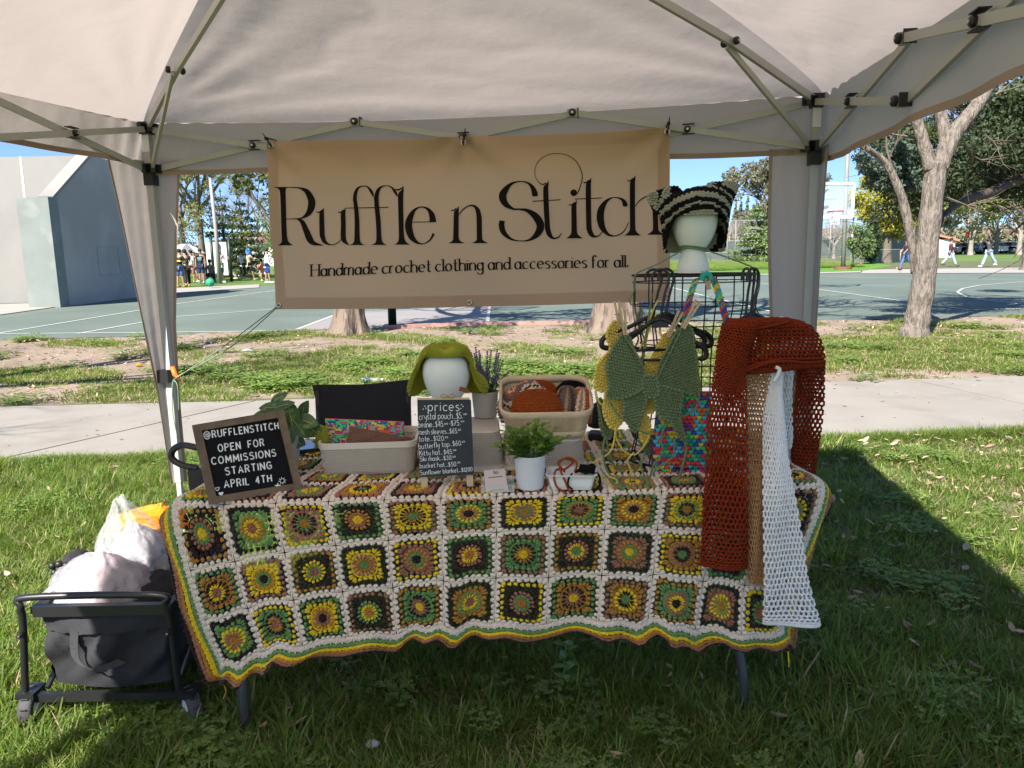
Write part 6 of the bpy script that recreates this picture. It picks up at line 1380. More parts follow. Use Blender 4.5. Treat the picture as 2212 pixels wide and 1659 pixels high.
# clothespins
def pin(a, b, y, label):
    A, B = at(*q6(*a), y), at(*q6(*b), y); t = thing('clothespin', (A + B) / 2, label, 'clothespin', 'wooden clothespins on the rack'); d = nrm(B - A); s_ = nrm(np.cross(d, V(0, 1, 0))); L = np.linalg.norm(B - A)
    for k, sg in ((0, 1), (1, -1)):
        mb = MB(); o = s_ * sg * .0042; mb.bar(A + o * 1.7, A + d * L * .55 + o * .9, .008, .0065, up=s_); mb.bar(A + d * L * .55 + o * .9, B + o * .8, .008, .006, up=s_); mk('prong', mb, m_pine, t)
    mb = MB(); c = A + d * L * .52; yarn(mb, [c - s_ * .010 + V(0, -.006, 0), c + V(0, -.008, 0), c + s_ * .010 + V(0, -.006, 0), c + s_ * .010 + V(0, .006, 0), c - s_ * .010 + V(0, .006, 0)], .0011, 4, 5, closed=True); mk('spring', mb, m_bolt, t)
pin((380, 308), (400, 472), 2.335, 'wooden clothespin on the yellow left wing'); pin((418, 365), (436, 530), 2.300, 'wooden clothespin gripping the top of the left green wing')
pin((800, 372), (712, 545), 2.335, 'wooden clothespin slanting on the yellow right wing'); pin((912, 306), (812, 485), 2.295, 'wooden clothespin slanting on the right green wing'); pin((952, 108), (984, 232), 2.335, 'wooden clothespin on the rack rim holding the tote strap')

# rainbow tote
tote = thing('crochet_tote', at(*q6(820, 1300), 2.36), 'rainbow granny stitch tote hanging in the rack behind the green top', 'tote bag')
TQ = [(665, 905), (1000, 905), (1010, 1250), (1010, 1535), (800, 1530), (650, 1530), (612, 1440), (615, 1250), (640, 1100)]
O_ = np.array([at(*q6(*p), 2.35)[[0, 2]] for p in TQ]); mb = MB(); mb2 = [] ; rr_ = np.random.default_rng(8)
cs = .0150; xs_ = np.arange(O_[:, 0].min(), O_[:, 0].max(), cs); zs_ = np.arange(O_[:, 1].min(), O_[:, 1].max(), cs * .82)
for j, z in enumerate(zs_):
    for i, x in enumerate(xs_):
        x_ = x + (j % 2) * cs / 2
        if not inside(O_, x_, z): continue
        ci = int(np.floor(fbm(x_ * 20, z * 14, 2.4, 6) * 5 + i * .45 + (j // 2) * 1.3)) % 8
        for o_, an in ((-.34, .28), (0, 0), (.34, -.28)):
            X_ = V(math.sin(an), 0, -math.cos(an)) * cs * 1.0; Y_ = V(math.cos(an), 0, math.sin(an)) * cs * .40
            puffs(mb, V(x_ + o_ * cs * .8, 2.35 + .006 * math.sin(x_ * 40) + rr_.normal(0, .0008), z)[None], X_[None], Y_[None], V(0, -.005, 0)[None], int(ci))
mk('tote_body', mb, MR, tote, True)
mb = MB(); L2 = [(p[0], p[1]) for p in O_]; mb.add([V(p[0], 2.372, p[1]) for p in L2], [list(range(len(L2)))]); mk('back_panel', mb, mat('violet_blue_yarn', lin(92, 70, 110), .95, .15, 140, .6, 900), tote)
for Pq, lab in (([(945, 150), (900, 165), (870, 240), (845, 330), (830, 420), (815, 520), (800, 900)], 'tote_strap'), ([(985, 150), (1015, 175), (1040, 250), (1065, 330), (1085, 400), (1100, 470), (1110, 560), (1080, 905)], 'tote_strap')):
    P = catmull(np.array([at(*q6(*p), 2.33) for p in Pq]), 8)
    def sf(U, W, P=P):
        U, W = np.asarray(U, float), np.asarray(W, float); k = np.clip(W, 0, 1) * (len(P) - 1); C = np.stack([np.interp(k, np.arange(len(P)), P[:, i]) for i in range(3)], -1); return C + (U - .5)[..., None] * V(.021, 0, .004)
    mb = MB(); stitch_surface(mb, sf, 5, 44, lambda U, W, r: (np.floor(np.asarray(W) * 17 + np.asarray(U) * 1.2) * 3 + (r.random(np.shape(W)) < .3) * 2).astype(int) % 8, .004, closed=False, along='v', base=True); mk(lab, mb, MR, tote, True)
P = catmull(np.array([at(*q6(*p), 2.33) for p in [(935, 175), (945, 142), (965, 132), (985, 140), (995, 170)]]), 6)
mb = MB(); mb.tube(P, .009, 7); mk('strap_loop', mb, MR[1], tote, True)

# mesh sleeves
m_rust = mat('rust_yarn', lin(116, 42, 20), .95, .15, 140, .6, 700, spec=.12); m_bg = mat('beige_yarn', lin(160, 122, 84), .95, .15, 140, .6, 700, spec=.12); m_wh = mat('white_yarn', (.88, .87, .85), .95, .05, 140, .6, 700, spec=.12)
def sleeve(rows, y, thick, nu, nv, m, name, par, r=.0023, sag=.2, seed=1, tilt=0):
    """rows: (x_left, x_right, z_left, z_right) in picture units, top to bottom"""
    yl = y if isinstance(y, (list, tuple)) else [y] * len(rows)
    R_ = catmull(np.array([[*at(a, c, q)[[0, 2]], *at(b, d, q)[[0, 2]], q] for (a, b, c, d), q in zip(rows, yl)]), 8)
    def f(U, W):
        U = np.asarray(U, float) + 0 * np.asarray(W); W = np.asarray(W, float) + 0 * U; k = np.clip(W, 0, 1) * (len(R_) - 1); q = np.stack([np.interp(k, np.arange(len(R_)), R_[:, i]) for i in range(5)], -1)
        a = U * 2 * math.pi; t = .5 - .5 * np.cos(a); yy = q[..., 4] - thick * np.sin(a) * (.6 + .4 * np.sin(W * 9)) + .007 * np.sin(W * 7 + t * 5 + seed)
        return np.stack([q[..., 0] * (1 - t) + q[..., 2] * t, yy, q[..., 1] * (1 - t) + q[..., 3] * t], -1)
    # spread columns evenly across the width instead of bunching them at the edges
    g_ = lambda U, W: f(np.where((np.asarray(U) % 1) < .5, np.arccos(np.clip(1 - 4 * (np.asarray(U) % 1), -1, 1)), 2 * math.pi - np.arccos(np.clip(1 - 4 * (1 - (np.asarray(U) % 1)), -1, 1))) / (2 * math.pi), W)
    mb = MB(); net(mb, g_, nu, nv, r, 0, True, sag, tilt, seed); return mk(name, mb, m, par, True)
rust = thing('mesh_shrug', at(1640, 900, 2.27), 'rust red mesh crochet shrug with long sleeves on the right of the rack', 'shrug')
sleeve([(1562, 1640, 700, 700), (1553, 1618, 740, 760), (1545, 1612, 790, 810), (1535, 1612, 850, 860), (1525, 1614, 950, 955), (1520, 1614, 1060, 1062), (1517, 1613, 1160, 1162), (1514, 1613, 1222, 1228)], [2.245, 2.24, 2.22, 2.19, 2.13, 2.085, 2.07, 2.06], .016, 20, 62, m_rust, 'long_sleeve', rust, .0031, .16, 1)
sleeve([(1725, 1780, 770, 775), (1722, 1782, 800, 800), (1716, 1780, 860, 860), (1712, 1772, 930, 930), (1711, 1764, 990, 990), (1716, 1762, 1040, 1048)], 2.42, .02, 14, 38, m_rust, 'long_sleeve', rust, .0030, .16, 2)
sleeve([(1572, 1700, 690, 688), (1566, 1745, 705, 700), (1568, 1768, 730, 728), (1580, 1778, 755, 755), (1596, 1784, 785, 782), (1606, 1782, 806, 790)], 2.265, .02, 42, 18, m_rust, 'yoke', rust, .0033, .14, 3)
mb = MB()                                                              # ribbed hem under the yoke
yarn(mb, [at(1604, 806, 2.235), at(1625, 796, 2.232), at(1660, 784, 2.23), at(1700, 780, 2.232), at(1745, 783, 2.24), at(1782, 780, 2.26)], .004, 8, 6); yarn(mb, [at(1606, 798, 2.236), at(1640, 785, 2.232), at(1690, 775, 2.232), at(1740, 775, 2.24), at(1782, 772, 2.26)], .0032, 8, 6)
yarn(mb, [at(1566, 700, 2.245), at(1600, 706, 2.24), at(1640, 708, 2.24), at(1690, 698, 2.24), at(1712, 690, 2.25)], .0035, 8, 6); mk('hem_band', mb, m_rust, rust, True)
bei = thing('mesh_shrug', at(1640, 1000, 2.30), 'beige mesh crochet sleeves hanging between the rust and the white ones', 'shrug')
sleeve([(1608, 1672, 790, 780), (1610, 1662, 850, 850), (1612, 1656, 950, 950), (1613, 1652, 1060, 1060), (1614, 1651, 1160, 1160), (1616, 1651, 1254, 1264)], [2.29, 2.27, 2.20, 2.11, 2.085, 2.075], .018, 16, 46, m_bg, 'long_sleeve', bei, .0024, .2, 4)
sleeve([(1700, 1730, 785, 785), (1705, 1728, 830, 830), (1706, 1722, 880, 880), (1708, 1716, 920, 920)], 2.44, .012, 8, 14, m_bg, 'long_sleeve', bei, .0024, .2, 5)
whi = thing('mesh_shrug', at(1690, 1150, 2.24), 'white mesh crochet sleeves, the longest flaring below the blanket edge', 'shrug')
sleeve([(1658, 1690, 793, 793), (1655, 1688, 850, 850), (1651, 1696, 920, 920), (1650, 1705, 1000, 1000), (1649, 1720, 1080, 1078), (1649, 1734, 1170, 1168), (1650, 1746, 1260, 1256), (1648, 1768, 1338, 1338), (1649, 1766, 1345, 1350)], [2.29, 2.26, 2.19, 2.12, 2.065, 2.05, 2.04, 2.03, 2.03], .016, 22, 60, m_wh, 'long_sleeve', whi, .0033, .16, 6)
sleeve([(1680, 1712, 790, 790), (1682, 1712, 860, 860), (1684, 1710, 920, 920), (1688, 1708, 965, 965)], 2.40, .016, 10, 18, m_wh, 'long_sleeve', whi, .003, .12, 7)
mb = MB(); yarn(mb, [at(1672, 700, 2.30), at(1680, 690, 2.31), at(1692, 688, 2.31), at(1700, 696, 2.30)], .006, 6, 6); yarn(mb, [at(1676, 793, 2.22), at(1684, 800, 2.22), at(1672, 825, 2.215)], .006, 6, 6); mk('collar_edge', mb, m_wh, whi, True)
mb = MB(); yarn(mb, [at(1600, 706, 2.31), at(1625, 700, 2.32), at(1650, 704, 2.32), at(1672, 700, 2.32), at(1700, 688, 2.32)], .0055, 6, 6); mk('collar_edge', mb, m_bg, bei, True)

# ------------------------------------------------------------------ folding chair behind the table
m_cloth = mat('black_canvas', (.012, .012, .014), .85, .15, 20, .3, 200)
ch = thing('folding_chair', (-.63, 3.25, 0), 'black canvas folding chair standing behind the table', 'chair')
a0, a1, b1, b0 = at(675, 838, 3.20), at(891, 826, 3.20), at(882, 930, 3.16), at(698, 938, 3.16)
n_ = 14; G = []
for v in np.linspace(0, 1, 8):
    row = []
    for u in np.linspace(0, 1, n_):
        p = (a0 * (1 - u) + a1 * u) * (1 - v) + (b0 * (1 - u) + b1 * u) * v; p = p + V(0, .035 * math.sin(math.pi * u) * (1 - .4 * v), .006 * math.sin(math.pi * u) * (v - .5) + .006 * math.cos(math.pi * 2 * u) * (1 - v)); row.append(p)
    G.append(row)
mb = MB(); mb.grid(np.array(G)); mb.grid(np.array(G) + V(0, .008, 0)); G = np.array(G); mb.grid(np.stack([G[0], G[0] + V(0, .004, .006), G[0] + V(0, .008, 0)], 0)); mk('backrest', mb, m_cloth, ch, True)
for s_, x in ((0, (a0 + b0) / 2), (1, (a1 + b1) / 2)):
    xx = a0[0] + .02 if s_ == 0 else a1[0] - .02
    mb = MB(); mb.tube([V(xx, 3.20, a0[2] - .01), V(xx, 3.17, .5), V(xx, 3.14, .40)], .011, 8); mk('back_post', mb, m_black, ch, True)
    mb = MB(); mb.tube([V(xx, 3.12, .42), V(xx, 3.40, 0.0)], .011, 8); mk('leg', mb, m_black, ch, True); mb = MB(); mb.tube([V(xx, 3.45, .42), V(xx, 3.05, 0.0)], .011, 8); mk('leg', mb, m_black, ch, True)
mb = MB(); xs2 = np.linspace(a0[0] + .02, a1[0] - .02, 8); mb.grid(np.array([[V(x, y, .43 - .03 * math.sin(math.pi * (x - xs2[0]) / (xs2[-1] - xs2[0]))) for x in xs2] for y in np.linspace(3.12, 3.5, 6)])); mk('seat', mb, m_cloth, ch, True)

# ------------------------------------------------------------------ folding wagon and the bags in it
m_fr = mat('black_powder_coat', (.014, .014, .016), .35, spec=.6)
m_wcl = mat('charcoal_wagon_cloth', (.022, .022, .026), .85, .2, 14, .35, 260)
wy_ = 2.20; wg = thing('folding_wagon', (-1.32, 2.6, 0), 'black folding wagon parked at the left end of the table', 'wagon')
WL = gz(68, 1566); WR = gz(398, 1572); wdx = nrm(V(WR[0] - WL[0], WR[1] - WL[1], 0)); wdy = V(-wdx[1], wdx[0], 0) * 1.0; WW = .5
zt = at(200, 1288, 2.19)[2]; xL, xR = at(38, 1300, 2.19)[0], at(362, 1300, 2.19)[0]
P = [V(WL[0] + .005, 2.2, .10), V(xL + .004, 2.195, zt - .09), V(xL + .008, 2.19, zt - .03), V(xL + .035, 2.19, zt), V(xR - .035, 2.19, zt), V(xR - .008, 2.19, zt - .03), V(xR, 2.195, zt - .09), V(WR[0] - .01, 2.2, .10)]
mb = MB(); mb.tube(catmull(P, 6), .011, 10, sx=1.0); mk('front_frame', mb, m_fr, wg, True)
mb = MB(); mb.bar(V(xL + .03, 2.215, zt - .055), V(xR - .01, 2.215, zt - .055), .022, .034); mk('cross_bar', mb, m_fr, wg)
mb = MB(); mb.bar(V(WL[0] + .01, 2.205, .105), V(WR[0] - .01, 2.205, .105), .022, .026); mk('lower_bar', mb, m_fr, wg)
for x in (xL + .03, xR - .015):
    mb = MB(); mb.bar(V(x, 2.215, zt - .055), V(x, 2.95, zt - .055), .022, .022); mk('side_rail', mb, m_fr, wg)
    mb = MB(); mb.tube([V(x, 2.23, .12), V(x, 2.62, zt - .08)], .009, 8); mk('folding_strut', mb, m_fr, wg, True); mb = MB(); mb.tube([V(x, 2.93, .12), V(x, 2.50, zt - .08)], .009, 8); mk('folding_strut', mb, m_fr, wg, True)
for x in (xL + .005, xR): bolt(V(x, 2.178, zt - .115), V(0, -1, 0), wg, .6)
m_rub = mat('grey_rubber', (.05, .05, .055), .7, .1, 60, .5, 200); m_hub = mat('pale_wheel_hub', (.6, .62, .63), .4)
def wheel(c, ang, scale=1.0):
    t = MB(); ax = (V(-math.sin(ang), math.cos(ang), 0), V(0, 0, 1), V(math.cos(ang), math.sin(ang), 0)); R_ = .062
    t.lathe([(R_ * .62, -.019), (R_ * .93, -.02), (R_, -.012), (R_, .012), (R_ * .93, .02), (R_ * .62, .019), (R_ * .62, -.019)], c, 28, ax=ax); w_ = mk('wheel', t, m_rub, wg, True)
    t = MB(); t.lathe([(.0001, -.016), (R_ * .3, -.018), (R_ * .62, -.012), (R_ * .62, .012), (R_ * .3, .018), (.0001, .016)], c, 22, ax=ax); mk('hub', t, m_hub, w_, True)
    t = MB()
    for k in range(14):
        a = k * 2 * math.pi / 14; q = c + (V(-math.sin(ang), math.cos(ang), 0) * math.cos(a) + V(0, 0, 1) * math.sin(a)) * R_; t.box(q, (.012, .006, .02), (nrm(q - c), V(-math.sin(ang), math.cos(ang), .001), V(math.cos(ang), math.sin(ang), 0)))
    o = mk('tread', t, m_rub, w_); o['kind'] = 'stuff'
    return w_
for x, y, an in ((WL[0] + .015, 2.215, .1), (WR[0] + .02, 2.20, .75), (WL[0] + .02, 2.90, 0), (WR[0] - .01, 2.90, 0)):
    wheel(V(x, y, .062), an); mb = MB(); mb.box(V(x, y, .118), (.055, .07, .018)); mk('caster_plate', mb, m_fr, wg)
# cloth tub with sagging, wrinkled walls
def wcloth(U, Vv):
    a = U * 4; k = np.floor(a); f = a - k
    x0, x1, y0, y1 = xL + .045, xR - .02, 2.235, 2.93
    x = np.where(k == 0, x0 + (x1 - x0) * f, np.where(k == 1, x1, np.where(k == 2, x1 - (x1 - x0) * f, x0))); y = np.where(k == 0, y0, np.where(k == 1, y0 + (y1 - y0) * f, np.where(k == 2, y1, y1 - (y1 - y0) * f)))
    z = (zt - .075) * (1 - Vv) + .135 * Vv; z = z - .02 * np.sin(f * math.pi) * Vv
    s_ = .02 * np.sin(Vv * math.pi) * np.sin(f * math.pi) + .035 * fbm(f * 4 + k, Vv * 2, 2.3, 4) * np.sin(Vv * math.pi)
    cx, cy = (x0 + x1) / 2, (y0 + y1) / 2; x = x + (cx - x) * .08 * Vv + np.where(k == 1, s_, 0) - np.where(k == 3, s_, 0); y = y - np.where(k == 0, s_ * 1.3, 0)
    return np.stack([x, y, z], -1)
U, W_ = np.meshgrid(np.linspace(0, .9999, 97), np.linspace(0, 1, 22), indexing='ij'); mb = MB(); G = wcloth(U, W_); mb.grid(G); mb.add([V(xL + .05, 2.24, .14), V(xR - .03, 2.24, .14), V(xR - .03, 2.92, .14), V(xL + .05, 2.92, .14)], [(0, 1, 2, 3)]); mk('cloth_tub', mb, m_wcl, wg, True)
m_web = mat('black_webbing', (.035, .035, .038), .8, .2, 90, .6, 400)
sp = catmull(np.array([at(160, 1362, 2.20), at(160, 1400, 2.19), at(166, 1425, 2.18), at(195, 1448, 2.17), at(240, 1438, 2.18), at(262, 1428, 2.19)]), 7); mb = MB(); mb.grid(np.stack([sp + V(-.012, 0, .006), sp + V(.012, 0, -.006)], 1)); mb.grid(np.stack([sp + V(-.012, .003, .006), sp + V(.012, .003, -.006)], 1)); mk('web_handle', mb, m_web, wg, True)
mb = MB(); G2 = wcloth(*np.meshgrid(np.linspace(0.0, .25, 30), np.linspace(0, .22, 5), indexing='ij')); mb.grid(G2 + V(0, -.012, 0)); mk('top_cuff', mb, m_wcl, wg, True)
# pull handle at the far end, its grip loop standing above the table
hb0 = at(400, 985, 2.88); mb = MB(); mb.tube(catmull([at(430, 968, 2.88), at(395, 962, 2.88), at(374, 972, 2.88), at(372, 990, 2.88), at(392, 1004, 2.88), at(428, 1012, 2.88)], 6), .013, 8); mk('pull_handle', mb, m_fr, wg, True)
mb = MB(); mb.box(at(428, 1035, 2.88), (.06, .035, .085)); mk('handle_neck', mb, m_fr, wg); mb = MB(); mb.tube([at(430, 1050, 2.88), V(at(430, 1050, 2.88)[0] - .02, 2.9, .3)], .011, 8); mk('handle_shaft', mb, m_fr, wg, True)

# wrapped goods
def crumple(c, r, seed, top=None, n=(72, 44), amp=.14, sharp=2.2):
    t = np.linspace(0, math.pi, n[1])[None]; a = np.linspace(0, 2 * math.pi, n[0] + 1)[:-1][:, None]
    x, y, z = np.sin(t) * np.cos(a), np.sin(t) * np.sin(a), np.cos(t) + 0 * a
    d = 0
    for k in range(5):
        f = 1.6 * 1.75 ** k; w = np.sin(x * f * 1.9 + seed + k) + np.sin(y * f * 2.1 + z * f + seed * 1.7) + np.sin(z * f * 1.7 - x * f + k * 2 + seed); d = d + (1 - np.abs(np.sin(w * 1.3))) * .6 ** k
    d = d / 2.2; k_ = 1 + amp * (d - .5)
    X = np.stack([x * k_ * r[0], y * k_ * r[1], z * k_ * r[2]], -1)
    if top is not None:
        q = np.clip(z, 0, 1)[..., None] ** 2.5; X = X * (1 - q * V(.72, .72, 0)) + q * V(*top)
    mb = MB(); mb.grid(X.transpose(1, 0, 2)[::-1] + V(*c), wrap=True); return mb
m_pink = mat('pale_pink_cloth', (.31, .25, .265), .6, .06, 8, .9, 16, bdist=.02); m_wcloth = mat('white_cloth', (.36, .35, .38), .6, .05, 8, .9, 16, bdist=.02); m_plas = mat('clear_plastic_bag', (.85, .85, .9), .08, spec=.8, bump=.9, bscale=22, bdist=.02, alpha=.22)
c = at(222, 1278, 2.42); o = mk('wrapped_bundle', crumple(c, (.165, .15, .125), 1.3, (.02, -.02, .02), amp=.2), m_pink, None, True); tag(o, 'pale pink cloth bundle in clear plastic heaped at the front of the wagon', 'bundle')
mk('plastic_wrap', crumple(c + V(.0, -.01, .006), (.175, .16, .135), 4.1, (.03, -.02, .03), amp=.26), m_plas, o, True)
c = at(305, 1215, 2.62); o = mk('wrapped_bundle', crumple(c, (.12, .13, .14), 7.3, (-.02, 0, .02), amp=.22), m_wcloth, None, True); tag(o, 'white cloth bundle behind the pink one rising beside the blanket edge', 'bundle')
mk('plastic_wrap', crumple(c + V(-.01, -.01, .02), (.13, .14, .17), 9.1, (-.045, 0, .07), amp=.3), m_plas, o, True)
m_orb = mat('orange_plastic_bag', (.85, .33, .02), .35, .1, 9, .5, 25, trans=.35, tcol=(.95, .42, .03))
c = at(322, 1126, 2.78); o = mk('orange_bag', crumple(c, (.15, .10, .06), 3.3, (.05, 0, .01), amp=.3), m_orb, None, True); tag(o, 'crumpled orange plastic bag behind the white bundle', 'bag')
c = at(165, 1235, 2.60); bg = thing('black_case', c, 'black padded case with rounded fasteners standing at the back left of the wagon', 'case')
mk('case_body', crumple(c - V(0, 0, .02), (.055, .09, .10), 2.1, None, (40, 26), .12), m_wcl, bg, True)
for dx_, dz_ in ((-.035, .055), (-.012, .06), (.012, .055), (-.03, .03)): mb = MB(); mb.ell(c + V(dx_, -.075, dz_), .013, 10, 7); mk('fastener', mb, m_black, bg, True)
c = at(330, 1300, 2.45); o = mk('black_garment', crumple(c, (.10, .16, .09), 5.5, None, (48, 30), .2), m_wcl, None, True); tag(o, 'crumpled black garment in the right side of the wagon', 'garment')
# small litter
def litter(name, c, s_, m, label, cat, seed): o = mk(name, crumple(c, s_, seed, None, (20, 12), .5), m, None, True); tag(o, label, cat); return o
litter('tissue', gz(980, 755, .02), (.11, .08, .03), m_wcloth, 'crumpled white tissue on the verge left of the tree trunk', 'litter', 1.)
litter('plastic_wrapper', gz(815, 735, .02), (.10, .05, .03), m_wcloth, 'white wrapper lying in the dirt near the court', 'litter', 2.) if False else None
litter('paper_scrap', gz(535, 757, .02), (.10, .06, .025), m_wcloth, 'white scrap of paper in the verge right of the left tent leg', 'litter', 2.)
litter('paper_scrap', gz(450, 738, .02), (.09, .05, .025), m_wcloth, 'small crumpled paper near the court edge behind the tie cord', 'litter', 3.)
litter('fruit_peel', gz(300, 788, .02), (.05, .04, .02), m_orb, 'scrap of orange peel on the bare dirt left of the tent leg', 'litter', 4.)
litter('paper_scrap', gz(805, 1607, .05), (.022, .018, .01), m_wcloth, 'torn white scrap in the shaded foreground grass', 'litter', 5.)
bt = thing('water_bottle', gz(800, 822, 0), 'crushed clear bottle with a blue label on the verge behind the chair', 'bottle')
b0 = gz(782, 822, .04); mb = MB(); mb.tube(catmull([b0, b0 + V(.04, 0, 0), b0 + V(.14, .02, 0), b0 + V(.19, .03, 0), b0 + V(.215, .03, 0)], 4), [.028] * 12 + [.026, .022, .016, .012, .012], 12); mk('bottle', mb, m_acr, bt, True)
mb = MB(); mb.tube([b0 + V(.02, 0, 0), b0 + V(.085, .008, 0)], .030, 12); mk('label', mb, mat('blue_label', (.05, .25, .6), .4), bt, True); mb = MB(); mb.tube([b0 + V(.215, .03, 0), b0 + V(.232, .032, 0)], .015, 10); mk('cap', mb, m_wpl, bt, True)
# leggy weed in front of the table
wd = thing('tall_weed', gz(1222, 1500), 'pale green weed with notched leaves standing under the middle of the table', 'weed')
b = gz(1222, 1500); mb = MB(); mb.tube(catmull([b, b + V(-.005, 0, .10), b + V(.004, -.01, .19)], 5), .0022, 5); mk('stem', mb, m_stem, wd)
for k in range(11): a = k * 2.4; mb = MB(); leaf(mb, b + V(0, 0, .04 + .015 * k), nrm(V(math.cos(a), math.sin(a), .35)), V(0, 0, 1), .045, .026, .3, .3, 4); mk('leaf', mb, m_lf, wd, True)

# ------------------------------------------------------------------ handball wall
XW = -13.8
def onx(px, py, x=XW): d = ray(px, py); t = x / d[0]; return V(x, d[1] * t, CAM_H + d[2] * t)
m_wl = mat('pale_grey_render', (.245, .235, .22), .9, .08, .5, .3, 12, col2=(.215, .205, .195), c2scale=.35, bdist=.01); m_wt = mat('slate_blue_render', (.36, .33, .30), .9, .1, .5, .3, 14, col2=(.40, .37, .34), c2scale=.5, bdist=.01); m_teal = mat('teal_wall_paint', (.19, .215, .20), .85, .12, 1.5, col2=(.25, .265, .245), c2scale=1.2, c2lo=.55, c2hi=.7)
hw = thing('handball_wall', (-16, 27, 0), 'tall concrete handball wall with a sunlit grey face and a shaded blue-grey wing', 'wall')
Ay = 26.4; ztop = at(190, 336, Ay)[2]
mb = MB(); mb.box(((-45 + XW) / 2 - .15, Ay + .2, ztop / 2), (45 + XW - .1, .4, ztop)); mk('main_wall', mb, m_wl, hw)
pts = [(onx(148, 662)[1] - .2, 0), (onx(148, 662)[1] - .2, onx(146, 432)[2]), (Ay - .05, ztop), (Ay + 2.3, ztop - .05)]
q = onx(283, 418); yfar = 30.6; pts += [(q[1], q[2]), (yfar, 3.2), (yfar, 0)]
mb = MB(); n = len(pts); F0 = [V(XW, y, z) for y, z in pts]; F1 = [V(XW - .38, y, z) for y, z in pts]; mb.add(F0, [list(range(n))]); mb.add(F1, [list(range(n))[::-1]])
for i in range(n): j = (i + 1) % n; mb.add([F0[i], F1[i], F1[j], F0[j]], [(0, 1, 2, 3)])
mk('wing_wall', mb, m_wt, hw)
mb = MB(); a, b = F0[1] + V(-.19, 0, .01), F0[2] + V(-.19, 0, .01); mb.bar(a, b, .46, .10); mk('coping', mb, m_wl, hw)
pz_ = onx(146, 432)[2]; mb = MB(); mb.box((XW - .30, pts[0][0] - .28, pz_ / 2), (.95, .5, pz_)); mk('end_pier', mb, m_teal, hw)
mb = MB(); p0, p1 = at(42, 326, Ay - .01), at(78, 655, Ay - .01); mb.bar(V(p0[0], Ay - .006, ztop), V(p1[0] , Ay - .006, .02), .07, .008, up=(0, 1, 0)); mk('painted_line', mb, mat('wall_line', (.6, .6, .58), .8), hw)
for px, py in ((135, 590), (152, 570), (84, 466)): p = at(px, py, Ay - .01); mb = MB(); mb.ell(p, (.07, .01, .10), 7, 4); mk('paint_fleck', mb, mat('wall_line', (.6, .6, .58), .8), hw)
c = onx(236, 565, XW + .006); mb = MB()
for a, b in (((0, -.7, -.45), (0, .7, -.45)), ((0, .7, -.45), (0, .7, .5)), ((0, .7, .5), (0, -.7, .5)), ((0, -.7, .5), (0, -.7, -.45))): mb.bar(c + V(*a), c + V(*b), .006, .022)
mk('painted_square', mb, mat('blue_chalk_line', (.22, .29, .38), .8), hw)

# ------------------------------------------------------------------ trees
m_bark = mat('grey_brown_bark', (.20, .155, .12), .95, .3, 2.5, 1.0, 16, stretch=(1, 1, .22), col2=(.085, .065, .05), c2scale=9, c2lo=.5, c2hi=.62, bdist=.04); m_bark2 = mat('smooth_pale_bark', (.205, .172, .145), .95, .25, 9, 1.0, 34, stretch=(1, 1, .25), col2=(.12, .10, .083), c2scale=22, c2lo=.48, c2hi=.6, bdist=.06); m_twig = mat('bare_twig', (.14, .115, .085), .95, .2, 2); m_twigp = mat('pale_bare_branch', (.27, .235, .20), .95, .2, 1)
def lfm_(n, c, t, var=.35): return mat(n, c, .6, var, 1.1, trans=.3, tcol=t, rnd=0)
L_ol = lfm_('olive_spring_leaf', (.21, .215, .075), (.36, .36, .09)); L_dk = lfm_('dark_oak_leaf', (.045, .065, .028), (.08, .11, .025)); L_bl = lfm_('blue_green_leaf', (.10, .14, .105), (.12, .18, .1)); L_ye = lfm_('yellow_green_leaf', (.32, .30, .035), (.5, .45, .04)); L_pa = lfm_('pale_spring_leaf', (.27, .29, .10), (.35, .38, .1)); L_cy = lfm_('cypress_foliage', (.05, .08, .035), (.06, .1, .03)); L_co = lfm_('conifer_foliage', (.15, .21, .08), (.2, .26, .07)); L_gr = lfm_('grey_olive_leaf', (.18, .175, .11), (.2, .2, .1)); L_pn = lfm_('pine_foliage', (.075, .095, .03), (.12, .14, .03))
LT = np.array([(-.5, -.28, 0), (.1, -.34, .06), (.5, 0, 0), (.1, .34, .06)]); LTF = [(0, 1, 2, 3)]
def rot_rand(g_, n, flat=0.0):
    a = g_.normal(size=(n, 3)); a[:, 2] *= (1 - flat); a /= np.linalg.norm(a, axis=1, keepdims=True); b = g_.normal(size=(n, 3)); b = np.cross(a, b); b /= np.linalg.norm(b, axis=1, keepdims=True); return np.stack([a, b, np.cross(a, b)], 1)
def leaves(cl, n, size, g_, flat=0.0, shell=.55):
    """leaf faces spread through clumps (x, y, z, rx, ry, rz)"""
    cl = np.asarray(cl, float); w = cl[:, 3] * cl[:, 4] * cl[:, 5]; w = w ** .8; k = g_.choice(len(cl), n, p=w / w.sum())
    d = g_.normal(size=(n, 3)); d /= np.linalg.norm(d, axis=1, keepdims=True); r = (shell + (1 - shell) * g_.random(n) ** .6)[:, None] * (.8 + .35 * g_.random(n))[:, None]
    P = cl[k, :3] + d * r * cl[k, 3:6]; mb = MB(); M = rot_rand(g_, n, flat) * (size * g_.uniform(.6, 1.35, n))[:, None, None]; mb.scatter(LT, LTF, P, M); return mb
def clumps(c, R, n, rr, g_, squash=.8):
    out = []
    for _ in range(n):
        d = g_.normal(size=3); d /= np.linalg.norm(d); q = g_.random() ** .4; r = rr * g_.uniform(.55, 1.3); out.append([c[0] + d[0] * R[0] * q, c[1] + d[1] * R[1] * q, c[2] + d[2] * R[2] * q, r, r, r * squash])
    return out
